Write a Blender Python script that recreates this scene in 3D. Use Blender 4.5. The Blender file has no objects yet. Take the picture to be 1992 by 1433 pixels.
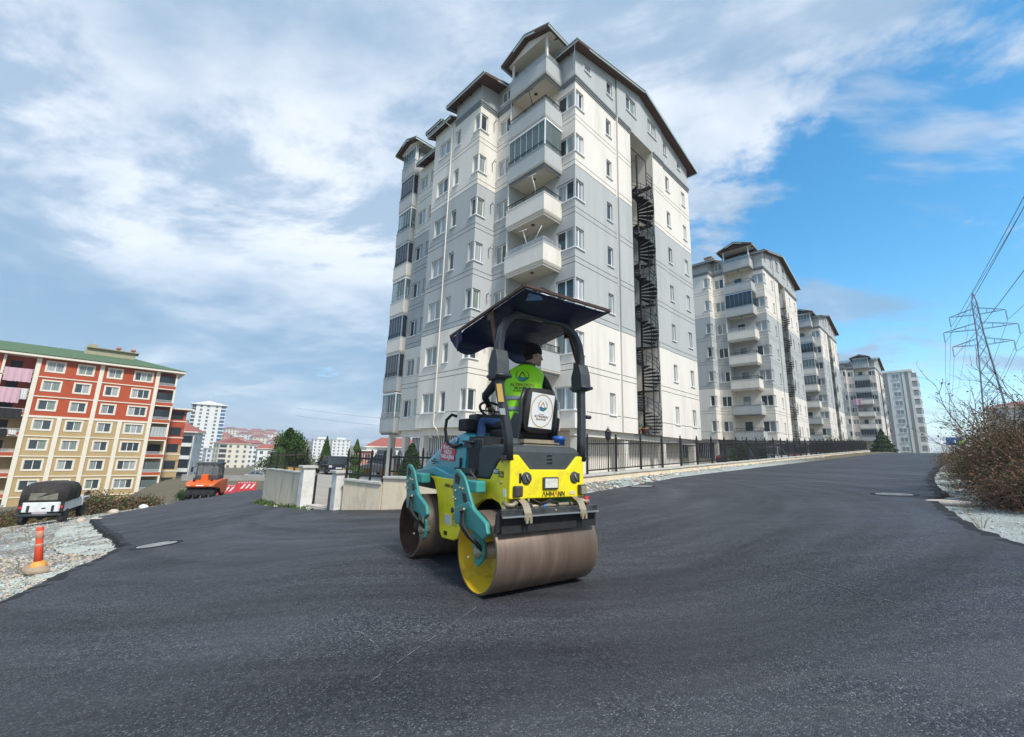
import bpy, bmesh, math, random
import numpy as np
from mathutils import Vector, Matrix, noise
from mathutils.geometry import delaunay_2d_cdt
random.seed(7); RNG = np.random.default_rng(7)
R_ = math.radians
SC = bpy.context.scene
COL = SC.collection

# ------------------------------------------------------------ camera, sky, sun, exposure
EYE = 1.3
PITCH, ROLL = R_(11.216), R_(1.7297)
cp, sp_ = math.cos(PITCH), math.sin(PITCH)
fw = Vector((0, cp, sp_)); r0 = Vector((1, 0, 0)); u0 = Vector((0, -sp_, cp))
rt = r0 * math.cos(ROLL) + u0 * math.sin(ROLL)
up = -r0 * math.sin(ROLL) + u0 * math.cos(ROLL)
cam = bpy.data.cameras.new('camera'); camo = bpy.data.objects.new('camera', cam); COL.objects.link(camo)
m = Matrix.Identity(4)
for i in range(3):
    m[i][0] = rt[i]; m[i][1] = up[i]; m[i][2] = -fw[i]
m[2][3] = EYE
camo.matrix_world = m
cam.sensor_width = 36; cam.sensor_fit = 'HORIZONTAL'; cam.lens = 36 * 829.3 / 1992
cam.clip_start = 0.05; cam.clip_end = 6000
SC.camera = camo

SUN_EL, SUN_AZ = R_(48), R_(148)          # azimuth from +Y clockwise: over the photographer's right shoulder
wd = bpy.data.worlds.new('World'); SC.world = wd; wd.use_nodes = True
nt = wd.node_tree; nt.nodes.clear()
def wn(t, **k):
    n = nt.nodes.new(t)
    for a, b in k.items(): setattr(n, a, b)
    return n
def wl(a, ao, b, bi): nt.links.new(a.outputs[ao], b.inputs[bi])
def wmath(op, a, b=None, c=None, clamp=False):
    n = wn('ShaderNodeMath', operation=op, use_clamp=clamp)
    for i, v in enumerate((a, b, c)):
        if v is None: continue
        if isinstance(v, (int, float)): n.inputs[i].default_value = v
        else: nt.links.new(v, n.inputs[i])
    return n.outputs[0]
sky = wn('ShaderNodeTexSky', sky_type='NISHITA', sun_disc=False)
sky.sun_elevation = SUN_EL; sky.sun_rotation = SUN_AZ
sky.air_density = 1.0; sky.dust_density = 0.6; sky.ozone_density = 2.5
hs = wn('ShaderNodeHueSaturation'); hs.inputs['Saturation'].default_value = 1.32; hs.inputs['Hue'].default_value = 0.485; hs.inputs['Value'].default_value = 1.5
wl(sky, 0, hs, 'Color')
tc = wn('ShaderNodeTexCoord'); sep = wn('ShaderNodeSeparateXYZ'); wl(tc, 'Generated', sep, 0)
X, Y, Zd = sep.outputs
den = wmath('ADD', wmath('MAXIMUM', Zd, 0.0), 0.22)
px = wmath('DIVIDE', X, den); py = wmath('DIVIDE', Y, den)
comb = wn('ShaderNodeCombineXYZ'); nt.links.new(px, comb.inputs[0]); nt.links.new(py, comb.inputs[1])
def wnoise(scale, detail, rough, dist, off, sx=1, sy=1, rz=0):
    mp = wn('ShaderNodeMapping'); mp.inputs['Location'].default_value = off; mp.inputs['Scale'].default_value = (sx, sy, 1); mp.inputs['Rotation'].default_value = (0, 0, rz)
    nt.links.new(comb.outputs[0], mp.inputs[0])
    n = wn('ShaderNodeTexNoise'); n.inputs['Scale'].default_value = scale; n.inputs['Detail'].default_value = detail
    n.inputs['Roughness'].default_value = rough; n.inputs['Distortion'].default_value = dist
    wl(mp, 0, n, 'Vector'); return n.outputs['Fac']
CLOUD_OFF = (3.1, 1.7, 0.0)
n1 = wnoise(0.95, 14, 0.63, 0.2, CLOUD_OFF, 1.0, 1.25, R_(25))
n2 = wnoise(1.9, 8, 0.6, 0.2, (8.2, 4.4, 2.0), 1.0, 1.5, R_(20))
n3 = wnoise(0.85, 6, 0.52, 0.3, (1.3, 9.1, 5.0))
def toward(az, el, k):            # wide lobe on the dome: 1 towards (az, el), falling off smoothly
    v = Vector((math.sin(az) * math.cos(el), math.cos(az) * math.cos(el), math.sin(el)))
    d = wn('ShaderNodeVectorMath', operation='DOT_PRODUCT'); d.inputs[1].default_value = v
    nm = wn('ShaderNodeVectorMath', operation='NORMALIZE'); wl(tc, 'Generated', nm, 0); wl(nm, 0, d, 0)
    return wmath('POWER', wmath('MAXIMUM', d.outputs['Value'], 0.0), k)
clear = wmath('ADD', wmath('MULTIPLY', toward(R_(54), R_(16), 8), 0.35), wmath('MULTIPLY', toward(R_(-128), R_(30), 5), 0.25))
cov = wmath('SUBTRACT', wmath('ADD', n1, 0.13), clear)
cov = wmath('ADD', cov, wmath('MULTIPLY', wmath('SUBTRACT', n2, 0.5), 0.22))
mr = wn('ShaderNodeMapRange', interpolation_type='SMOOTHSTEP'); nt.links.new(cov, mr.inputs[0])
mr.inputs[1].default_value = 0.415; mr.inputs[2].default_value = 0.51
# thin streaks of high cloud drawn out in one direction
n4 = wnoise(1.15, 7, 0.55, 0.15, (5.3, 2.2, 7.0), 1.0, 3.0, R_(-28))
wr = wn('ShaderNodeMapRange', interpolation_type='SMOOTHSTEP'); nt.links.new(n4, wr.inputs[0]); wr.inputs[1].default_value = 0.54; wr.inputs[2].default_value = 0.66
mask = wmath('MAXIMUM', wmath('MULTIPLY', mr.outputs[0], 0.94), wmath('MULTIPLY', wr.outputs[0], 0.75))
# cloud tone: bright tops, blue-grey bases
tone = wn('ShaderNodeMapRange', interpolation_type='SMOOTHSTEP')
tone_in = wmath('ADD', wmath('MULTIPLY', n3, 0.75), wmath('MULTIPLY', n2, 0.35))
tone_in = wmath('ADD', tone_in, wmath('MULTIPLY', wmath('MINIMUM', wmath('MAXIMUM', Zd, 0.0), 0.6), 0.16))
nt.links.new(tone_in, tone.inputs[0]); tone.inputs[1].default_value = 0.50; tone.inputs[2].default_value = 0.78
n5 = wnoise(1.35, 12, 0.6, 0.3, (2.6, 6.3, 1.0), 1.0, 1.6, R_(40))
pt = wn('ShaderNodeMapRange', interpolation_type='SMOOTHSTEP'); nt.links.new(n5, pt.inputs[0]); pt.inputs[1].default_value = 0.46; pt.inputs[2].default_value = 0.585
tone_f = wmath('MULTIPLY', tone.outputs[0], wmath('SUBTRACT', 1.0, wmath('MULTIPLY', pt.outputs[0], 0.75)))
cmix = wn('ShaderNodeMixRGB'); nt.links.new(tone_f, cmix.inputs[0])
cmix.inputs[1].default_value = (1.85, 2.9, 4.15, 1); cmix.inputs[2].default_value = (5.9, 6.25, 6.8, 1)
smix = wn('ShaderNodeMixRGB'); nt.links.new(mask, smix.inputs[0]); wl(hs, 0, smix, 1); wl(cmix, 0, smix, 2)
# pale haze band low on the horizon, all the way round
hz = wmath('POWER', wmath('SUBTRACT', 1.0, wmath('MINIMUM', wmath('MAXIMUM', Zd, 0.0), 1.0)), 11.0)
hmix = wn('ShaderNodeMixRGB'); nt.links.new(wmath('MULTIPLY', hz, 0.65), hmix.inputs[0]); wl(smix, 0, hmix, 1); hmix.inputs[2].default_value = (4.7, 5.8, 6.9, 1)
bg = wn('ShaderNodeBackground'); bg.inputs['Strength'].default_value = 0.06
wl(hmix, 0, bg, 'Color'); wo = wn('ShaderNodeOutputWorld'); wl(bg, 0, wo, 0)

sun = bpy.data.lights.new('sun', 'SUN'); sun.energy = 1.5; sun.angle = R_(10); sun.color = (1.0, 0.965, 0.91)
suno = bpy.data.objects.new('sun', sun); COL.objects.link(suno)
sd = Vector((math.sin(SUN_AZ) * math.cos(SUN_EL), math.cos(SUN_AZ) * math.cos(SUN_EL), math.sin(SUN_EL)))
suno.rotation_euler = sd.to_track_quat('Z', 'Y').to_euler(); suno.location = (20, -20, 60)
SC.view_settings.view_transform = 'Standard'; SC.view_settings.look = 'None'
SC.view_settings.gamma = 1; SC.view_settings.use_curve_mapping = False
SC.view_settings.exposure = 1.48
SC.render.engine = 'CYCLES'
SC.cycles.max_bounces = 6; SC.cycles.transparent_max_bounces = 12; SC.cycles.use_denoising = True

# ------------------------------------------------------------ materials
MATS = {}
def mat(name, col, rough=0.7, metal=0.0, var=0.12, scale=3.0, bump=0.0, bscale=60.0, spec=0.5, dirt=None, dirt_amt=0.0, dscale=1.5, stretch=(1, 1, 1), coat=0.0, detail=6):
    if name in MATS: return MATS[name]
    M = bpy.data.materials.new(name); M.use_nodes = True; t = M.node_tree; b = t.nodes['Principled BSDF']
    b.inputs['Roughness'].default_value = rough; b.inputs['Metallic'].default_value = metal
    b.inputs['Specular IOR Level'].default_value = spec; b.inputs['Coat Weight'].default_value = coat
    tcn = t.nodes.new('ShaderNodeTexCoord'); mp = t.nodes.new('ShaderNodeMapping'); mp.inputs['Scale'].default_value = stretch
    t.links.new(tcn.outputs['Object'], mp.inputs[0])
    nz = t.nodes.new('ShaderNodeTexNoise'); nz.inputs['Scale'].default_value = scale; nz.inputs['Detail'].default_value = detail; nz.inputs['Roughness'].default_value = 0.62
    t.links.new(mp.outputs[0], nz.inputs['Vector'])
    mx = t.nodes.new('ShaderNodeMixRGB')
    lo = [max(0, c * (1 - var)) for c in col]; hi = [min(1, c * (1 + var)) for c in col]
    rm = t.nodes.new('ShaderNodeMapRange'); rm.inputs[1].default_value = 0.3; rm.inputs[2].default_value = 0.7
    t.links.new(nz.outputs['Fac'], rm.inputs[0]); t.links.new(rm.outputs[0], mx.inputs[0])
    mx.inputs[1].default_value = (*lo, 1); mx.inputs[2].default_value = (*hi, 1)
    out = mx.outputs[0]
    if dirt:
        n2_ = t.nodes.new('ShaderNodeTexNoise'); n2_.inputs['Scale'].default_value = dscale; n2_.inputs['Detail'].default_value = 9; n2_.inputs['Roughness'].default_value = 0.7
        t.links.new(mp.outputs[0], n2_.inputs['Vector'])
        r2 = t.nodes.new('ShaderNodeMapRange'); r2.inputs[1].default_value = 0.5; r2.inputs[2].default_value = 0.72; r2.inputs[4].default_value = dirt_amt
        t.links.new(n2_.outputs['Fac'], r2.inputs[0])
        m2 = t.nodes.new('ShaderNodeMixRGB'); t.links.new(r2.outputs[0], m2.inputs[0]); t.links.new(out, m2.inputs[1]); m2.inputs[2].default_value = (*dirt, 1)
        out = m2.outputs[0]
    t.links.new(out, b.inputs['Base Color'])
    if bump:
        n3_ = t.nodes.new('ShaderNodeTexNoise'); n3_.inputs['Scale'].default_value = bscale; n3_.inputs['Detail'].default_value = 5
        t.links.new(mp.outputs[0], n3_.inputs['Vector'])
        bp = t.nodes.new('ShaderNodeBump'); bp.inputs['Strength'].default_value = bump; bp.inputs['Distance'].default_value = 0.02
        t.links.new(n3_.outputs['Fac'], bp.inputs['Height']); t.links.new(bp.outputs[0], b.inputs['Normal'])
    MATS[name] = M; return M

def glass_mat(name, col, curtain=None):
    M = bpy.data.materials.new(name); M.use_nodes = True; t = M.node_tree; b = t.nodes['Principled BSDF']
    b.inputs['Roughness'].default_value = 0.05; b.inputs['Specular IOR Level'].default_value = 0.75
    b.inputs['Base Color'].default_value = (*col, 1)
    if curtain:
        b.inputs['Roughness'].default_value = 0.6; b.inputs['Coat Weight'].default_value = 1.0; b.inputs['Coat Roughness'].default_value = 0.03
        tcn = t.nodes.new('ShaderNodeTexCoord'); mp = t.nodes.new('ShaderNodeMapping'); mp.inputs['Scale'].default_value = (9, 9, 0.35)
        t.links.new(tcn.outputs['Object'], mp.inputs[0])
        nz = t.nodes.new('ShaderNodeTexNoise'); nz.inputs['Scale'].default_value = 1.6; nz.inputs['Detail'].default_value = 3
        t.links.new(mp.outputs[0], nz.inputs['Vector'])
        mx = t.nodes.new('ShaderNodeMixRGB'); rm = t.nodes.new('ShaderNodeMapRange'); rm.inputs[1].default_value = 0.35; rm.inputs[2].default_value = 0.62
        t.links.new(nz.outputs['Fac'], rm.inputs[0]); t.links.new(rm.outputs[0], mx.inputs[0])
        mx.inputs[1].default_value = (*[c * 0.5 for c in curtain], 1); mx.inputs[2].default_value = (*curtain, 1)
        t.links.new(mx.outputs[0], b.inputs['Base Color'])
    MATS[name] = M; return M
def clear_glass(name, tint, amount):
    M = bpy.data.materials.new(name); M.use_nodes = True; t = M.node_tree; t.nodes.clear()
    tr = t.nodes.new('ShaderNodeBsdfTransparent'); tr.inputs[0].default_value = (*tint, 1)
    b = t.nodes.new('ShaderNodeBsdfPrincipled'); b.inputs['Base Color'].default_value = (*[c * 0.5 for c in tint], 1); b.inputs['Roughness'].default_value = 0.04; b.inputs['Specular IOR Level'].default_value = 0.8
    mx = t.nodes.new('ShaderNodeMixShader'); mx.inputs[0].default_value = amount
    o = t.nodes.new('ShaderNodeOutputMaterial')
    t.links.new(tr.outputs[0], mx.inputs[1]); t.links.new(b.outputs[0], mx.inputs[2]); t.links.new(mx.outputs[0], o.inputs[0])
    MATS[name] = M; return M

# ------------------------------------------------------------ mesh helpers
class MB:
    def __init__(s): s.v = []; s.f = []; s.mi = []; s.sm = []
    def add(s, vs, fs, mi=0, smooth=False):
        o = len(s.v); s.v.extend([tuple(p) for p in vs])
        for f in fs: s.f.append(tuple(i + o for i in f)); s.mi.append(mi); s.sm.append(smooth)
    def quad(s, a, b, c, d, mi=0): s.add([a, b, c, d], [(0, 1, 2, 3)], mi)
    def box(s, c, d, mi=0, rz=0.0, M=None):
        x, y, z = (k / 2 for k in d)
        vs = [Vector((i, j, k)) for i in (-x, x) for j in (-y, y) for k in (-z, z)]
        if rz: vs = [Matrix.Rotation(rz, 3, 'Z') @ v for v in vs]
        if M: vs = [M @ v for v in vs]
        vs = [v + Vector(c) for v in vs]
        s.add(vs, [(0, 1, 3, 2), (4, 6, 7, 5), (0, 4, 5, 1), (2, 3, 7, 6), (0, 2, 6, 4), (1, 5, 7, 3)], mi)
    def box2(s, a, b, mi=0):
        s.box([(p + q) / 2 for p, q in zip(a, b)], [abs(q - p) for p, q in zip(a, b)], mi)
    def prism(s, poly, f0, f1, mi=0, smooth=False):
        # poly: list of 2d; f0/f1 map a 2d point to 3d (two parallel faces)
        n = len(poly); a = [f0(p) for p in poly]; b = [f1(p) for p in poly]
        s.add(a + b, [tuple(range(n - 1, -1, -1)), tuple(range(n, 2 * n))] + [(i, (i + 1) % n, n + (i + 1) % n, n + i) for i in range(n)], mi, smooth)
    def loft(s, rings, mi=0, cap=True, smooth=True, closed=True):
        n = len(rings[0]); vs = [p for r in rings for p in r]; fs = []
        for k in range(len(rings) - 1):
            for i in range(n if closed else n - 1):
                j = (i + 1) % n
                fs.append((k * n + i, k * n + j, (k + 1) * n + j, (k + 1) * n + i))
        if cap and closed:
            fs.append(tuple(range(n - 1, -1, -1))); fs.append(tuple((len(rings) - 1) * n + i for i in range(n)))
        s.add(vs, fs, mi, smooth)
    def tube(s, path, r, n=8, mi=0, smooth=True, cap=True):
        path = [Vector(p) for p in path]; rings = []; prev = None
        for i, p in enumerate(path):
            t = (path[min(i + 1, len(path) - 1)] - path[max(i - 1, 0)])
            if t.length < 1e-9: t = Vector((0, 0, 1))
            t.normalize()
            if prev is None:
                a = t.orthogonal().normalized()
            else:
                a = (prev - t * prev.dot(t));
                a = a.normalized() if a.length > 1e-6 else t.orthogonal().normalized()
            prev = a; b = t.cross(a); rr = r[i] if isinstance(r, (list, tuple)) else r
            rings.append([p + (a * math.cos(2 * math.pi * k / n) + b * math.sin(2 * math.pi * k / n)) * rr for k in range(n)])
        s.loft(rings, mi, cap, smooth)
    def bar(s, p, q, w, h=None, mi=0):
        # square bar from p to q
        p, q = Vector(p), Vector(q); t = (q - p).normalized(); h = h or w
        a = t.cross(Vector((0, 0, 1)));
        a = a.normalized() if a.length > 1e-4 else Vector((1, 0, 0))
        b = a.cross(t)
        ring = lambda c: [c + a * (w / 2) * i + b * (h / 2) * j for i, j in ((-1, -1), (1, -1), (1, 1), (-1, 1))]
        s.loft([ring(p), ring(q)], mi, True, False)
    def lathe(s, prof, c=(0, 0, 0), n=24, mi=0, axis='Z', smooth=True):
        rings = []
        for r, z in prof:
            ring = []
            for k in range(n):
                a = 2 * math.pi * k / n; x, y = r * math.cos(a), r * math.sin(a)
                q = (x, y, z) if axis == 'Z' else ((x, z, y) if axis == 'Y' else (z, x, y))
                ring.append(Vector(q) + Vector(c))
            rings.append(ring)
        s.loft(rings, mi, True, smooth)
    def blob(s, c, r, n=10, mi=0, jit=0.0, seed=0, flat=(1, 1, 1)):
        rg = random.Random(seed); rings = []
        for i in range(1, n // 2 + 1):
            ph = math.pi * i / (n // 2 + 1)
            rings.append([Vector((c[0] + r * flat[0] * math.sin(ph) * math.cos(2 * math.pi * k / n) * (1 + rg.uniform(-jit, jit)), c[1] + r * flat[1] * math.sin(ph) * math.sin(2 * math.pi * k / n) * (1 + rg.uniform(-jit, jit)), c[2] + r * flat[2] * math.cos(ph) * (1 + rg.uniform(-jit, jit)))) for k in range(n)])
        s.loft(rings, mi)
    def mesh(s, name, mats):
        me = bpy.data.meshes.new(name); me.from_pydata([tuple(v) for v in s.v], [], s.f)
        if not isinstance(mats, (list, tuple)): mats = [mats]
        for k in mats: me.materials.append(k)
        me.polygons.foreach_set('material_index', s.mi); me.polygons.foreach_set('use_smooth', s.sm)
        me.update(); return me
    def build(s, name, mats, parent=None, loc=None, bevel=0.0, seg=2, fix=True):
        me = s.mesh(name, mats)
        if fix:
            bm = bmesh.new(); bm.from_mesh(me); bmesh.ops.recalc_face_normals(bm, faces=bm.faces)
            bm.to_mesh(me); bm.free()
        o = bpy.data.objects.new(name, me); COL.objects.link(o)
        if parent: o.parent = parent
        if loc: o.location = loc
        if bevel:
            b = o.modifiers.new('edge', 'BEVEL'); b.width = bevel; b.segments = seg; b.limit_method = 'ANGLE'; b.angle_limit = R_(35)
            if any(s.sm): pass
        return o
def obj_from(name, me, parent=None, loc=(0, 0, 0), rz=0.0):
    o = bpy.data.objects.new(name, me); COL.objects.link(o); o.parent = parent; o.location = loc; o.rotation_euler = (0, 0, rz); return o
def tag(o, label=None, cat=None, group=None, kind=None):
    if label: o['label'] = label
    if cat: o['category'] = cat
    if group: o['group'] = group
    if kind: o['kind'] = kind
    return o
def thing(name, label, cat, loc=(0, 0, 0), rz=0.0, group=None):
    o = bpy.data.objects.new(name, None); COL.objects.link(o); o.location = loc; o.rotation_euler = (0, 0, rz); o.empty_display_size = 0.2
    return tag(o, label, cat, group)
def copy_tree(o, parent=None, kids=None):
    if kids is None:
        kids = {}
        for x in COL.objects:
            if x.parent: kids.setdefault(x.parent, []).append(x)
    c = o.copy(); COL.objects.link(c); c.parent = parent
    for ch in kids.get(o, []): copy_tree(ch, c, kids)
    return c
def text(name, body, size, M, material, parent=None, extrude=0.002, align='CENTER', label=None, sx=1.0, bold=0.0):
    cu = bpy.data.curves.new(name, 'FONT'); cu.body = body; cu.size = size; cu.align_x = align; cu.align_y = 'CENTER'; cu.extrude = extrude; cu.offset = bold
    cu.resolution_u = 3
    o = bpy.data.objects.new(name, cu); COL.objects.link(o)
    dg = bpy.context.evaluated_depsgraph_get(); me = bpy.data.meshes.new_from_object(o.evaluated_get(dg))
    bpy.data.objects.remove(o); o = bpy.data.objects.new(name, me); COL.objects.link(o)
    me.materials.clear(); me.materials.append(material)
    if parent: o.parent = parent
    o.matrix_local = M @ Matrix.Diagonal((sx, 1, 1, 1))
    return o
def frame(origin, right, upv):
    r = Vector(right).normalized(); u = Vector(upv); n = r.cross(u).normalized(); u = n.cross(r)
    m = Matrix.Identity(4)
    for i in range(3): m[i][0] = r[i]; m[i][1] = u[i]; m[i][2] = n[i]; m[i][3] = origin[i]
    return m

# street grid: v runs up the street, u away to the left from the near corner of the first block
AZ = R_(46.2)
UA = Vector((-math.cos(AZ), math.sin(AZ), 0)); VB = Vector((math.sin(AZ), math.cos(AZ), 0))
O1 = Vector((3.159, 20.968, 22.905))
def UV(u, v, z=0.0): return Vector((O1.x, O1.y, 0)) + UA * u + VB * v + Vector((0, 0, z))
ROLLER = Vector((0.217, 4.48, -0.045))
def spl(t, w): return w * np.logaddexp(0, t / w)
def G(x, y):
    x = np.asarray(x, float); y = np.asarray(y, float)
    z = .05 * x - .068 * (spl(-x, 2.4) - 2.4 * math.log(2))
    z = z - .05 * spl(-x - 20, 3) + .07 * spl(-x - 62, 6)
    z = z - .0675 * spl(x - 64, 5)
    w = np.exp(-((((x - ROLLER.x) ** 2 + (y - ROLLER.y - .5) ** 2) / 2.6 ** 2) ** 2))
    return z * (1 - w) + ROLLER.z * w
def g1(x, y): return float(G(x, y))
# ------------------------------------------------------------ ground shape
FB = lambda v: .82 + .040 * v - .00012 * max(v - 40, 0) ** 2 * 2          # level of the plinth under the street fence
W_L0, W_PL, W_PR, W_M, W_C = Vector((-11.2, 20.5, 0)), Vector((-6.62, 14.47, 0)), Vector((-4.75, 12.43, 0)), Vector((-3.21, 11.5, 0)), Vector((-1.2, 10.75, 0))
W_B = UV(-4, -4.6)
def yard_z(x, y): return -.62 - .016 * (np.hypot(np.asarray(x) + 5.7, np.asarray(y) - 13.4))
def sstep(a, b, t): t = np.clip((t - a) / (b - a), 0, 1); return t * t * (3 - 2 * t)
def seg_side(x, y, a, b): return (b.x - a.x) * (y - a.y) - (b.y - a.y) * (x - a.x)
def H(x, y):
    x = np.asarray(x, float); y = np.asarray(y, float)
    r = np.hypot(x, y); az = np.degrees(np.arctan2(x, y))
    u = (x - O1.x) * UA.x + (y - O1.y) * UA.y; v = (x - O1.x) * VB.x + (y - O1.y) * VB.y
    z = G(x, y)
    # far field: valley to the left, hill with the town, level ground elsewhere
    T = -3.4 - .035 * (r - 55)
    T = np.where(r > 300, -12 + (r - 300) * .004, T) + sstep(420, 930, r) * 25 * np.exp(-((az + 31) / 16.) ** 2)
    wl_ = sstep(-43, -37, az) * sstep(16, 8, az) * sstep(56, 78, r)
    z = z * (1 - wl_) + T * wl_
    far = sstep(110, 260, r) * sstep(-37, -43, az)
    z = z * (1 - far) + (-13.) * far
    far2 = sstep(160, 400, r) * sstep(8, 16, az)
    z = z * (1 - far2) + (1.2 - .004 * (r - 160)) * far2
    # right bank beyond the road edge
    d = -(u + 14.2 - .12 * np.clip(v, 0, 20) * .6)
    z = z + np.minimum(.30 * spl(d, .35), 1.9) * sstep(-14, -7, v) * sstep(150, 90, v)
    # gravel bank up to the fence plinth
    fb = np.vectorize(FB)(v) - .22
    k = sstep(-5.6, -4.2, u) * sstep(-2.6, -3.6, u) * sstep(-7.5, -5.2, v) * sstep(110, 90, v)
    z = z * (1 - k) + np.maximum(z, fb) * k
    # inside the courtyard walls the ground lies under the concrete
    ins = (u > -3.85) & (seg_side(x, y, W_L0, W_PL) > .0) & (seg_side(x, y, W_PL, W_PR) > .0) & (seg_side(x, y, W_PR, W_C) > .0) & (r < 110) & (az < 60) & (az > -27)
    ins &= (u < 60) & (v < 18)
    up_ = (u > -3.85) & (u < 45) & (v >= 18) & (v < 128) & (az > 0)
    z = np.where(up_, fb - .55, z)
    z = np.where(ins, np.minimum(z, yard_z(x, y)) - .35, z)
    return z
def h1(x, y): return float(H(np.array([x]), np.array([y]))[0])

az_f = np.radians(np.concatenate([np.arange(-66, 66, .4), np.arange(66, 294, 4.0)]))
rr = np.concatenate([[0.3], 0.6 * 1.034 ** np.arange(0, 250)]); rr = rr[rr < 2400]
AA, RR = np.meshgrid(az_f, rr)
gx, gy = RR * np.sin(AA), RR * np.cos(AA); gz = H(gx.ravel(), gy.ravel())
rel = np.array([noise.noise(Vector((a * 1.3, b * 1.3, 0))) * .035 + noise.noise(Vector((a * .3, b * .3, 5))) * .05 for a, b in zip(gx.ravel(), gy.ravel())])
def make_ground():
    n = len(az_f); vs = np.stack([gx.ravel(), gy.ravel(), gz + np.minimum(rel, 0.02) - .02], 1)
    fs = []
    for i in range(len(rr) - 1):
        for j in range(n):
            k = (j + 1) % n
            fs.append((i * n + j, i * n + k, (i + 1) * n + k, (i + 1) * n + j))
    fs.append(tuple(range(n)))
    return vs, fs

def ground_material():
    M = bpy.data.materials.new('gravel_ground'); M.use_nodes = True; t = M.node_tree; b = t.nodes['Principled BSDF']
    L = t.links.new; N = t.nodes.new
    tcn = N('ShaderNodeTexCoord')
    def nz(s, d=8, r=.6, src=None):
        n = N('ShaderNodeTexNoise'); n.inputs['Scale'].default_value = s; n.inputs['Detail'].default_value = d; n.inputs['Roughness'].default_value = r
        L(tcn.outputs['Object'], n.inputs['Vector']); return n.outputs['Fac']
    def ramp(fac, a, b_, lo=0., hi=1.):
        m_ = N('ShaderNodeMapRange'); m_.inputs[1].default_value = a; m_.inputs[2].default_value = b_; m_.inputs[3].default_value = lo; m_.inputs[4].default_value = hi
        L(fac, m_.inputs[0]); return m_.outputs[0]
    def mix(f, c1, c2):
        m_ = N('ShaderNodeMixRGB'); 
        if isinstance(f, float): m_.inputs[0].default_value = f
        else: L(f, m_.inputs[0])
        for i, c in ((1, c1), (2, c2)):
            if isinstance(c, tuple): m_.inputs[i].default_value = (*c, 1)
            else: L(c, m_.inputs[i])
        return m_.outputs[0]
    vo = N('ShaderNodeTexVoronoi'); vo.inputs['Scale'].default_value = 26; L(tcn.outputs['Object'], vo.inputs['Vector'])
    vo2 = N('ShaderNodeTexVoronoi'); vo2.inputs['Scale'].default_value = 70; L(tcn.outputs['Object'], vo2.inputs['Vector'])
    sepv = N('ShaderNodeSeparateColor'); L(vo.outputs['Color'], sepv.inputs[0])
    stone = mix(sepv.outputs[0], (.20, .175, .15), (.44, .41, .37))
    green = mix(sepv.outputs[1], (.40, .44, .415), (.57, .60, .575))          # pale green crushed stone under the new surface
    sx = N('ShaderNodeSeparateXYZ'); L(tcn.outputs['Object'], sx.inputs[0])
    gf_ = N('ShaderNodeMath'); gf_.operation = 'ADD'; L(nz(.55, 5), gf_.inputs[0]); L(ramp(sx.outputs[0], 3., 6., 0., .16), gf_.inputs[1])
    base = mix(ramp(gf_.outputs[0], .46, .58), stone, green)
    base = mix(ramp(nz(1.7, 8), .54, .74, 0, .55), base, (.27, .22, .165))
    vm = N('ShaderNodeMixRGB'); vm.blend_type = 'MULTIPLY'; vm.inputs[0].default_value = .55; L(base, vm.inputs[1]); L(ramp(vo.outputs['Distance'], .0, .35, .45, 1.15), vm.inputs[2])
    # far from the road: dry grass and earth
    geo = N('ShaderNodeNewGeometry'); ln = N('ShaderNodeVectorMath'); ln.operation = 'LENGTH'; L(geo.outputs['Position'], ln.inputs[0])
    grass = mix(ramp(nz(.035, 9, .65), .42, .6), (.19, .15, .105), (.10, .125, .055))
    grass = mix(ramp(nz(.9, 8), .4, .7, 0, .5), grass, (.23, .20, .15))
    out = mix(ramp(ln.outputs['Value'], 30., 46.), vm.outputs[0], grass)
    L(out, b.inputs['Base Color']); b.inputs['Roughness'].default_value = .95; b.inputs['Specular IOR Level'].default_value = .2
    bp = N('ShaderNodeBump'); bp.inputs['Strength'].default_value = .9; bp.inputs['Distance'].default_value = .03
    ad = N('ShaderNodeMath'); ad.operation = 'ADD'; L(vo.outputs['Distance'], ad.inputs[0]); L(vo2.outputs['Distance'], ad.inputs[1])
    L(ad.outputs[0], bp.inputs['Height']); bp.invert = True; L(bp.outputs[0], b.inputs['Normal'])
    return M
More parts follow.
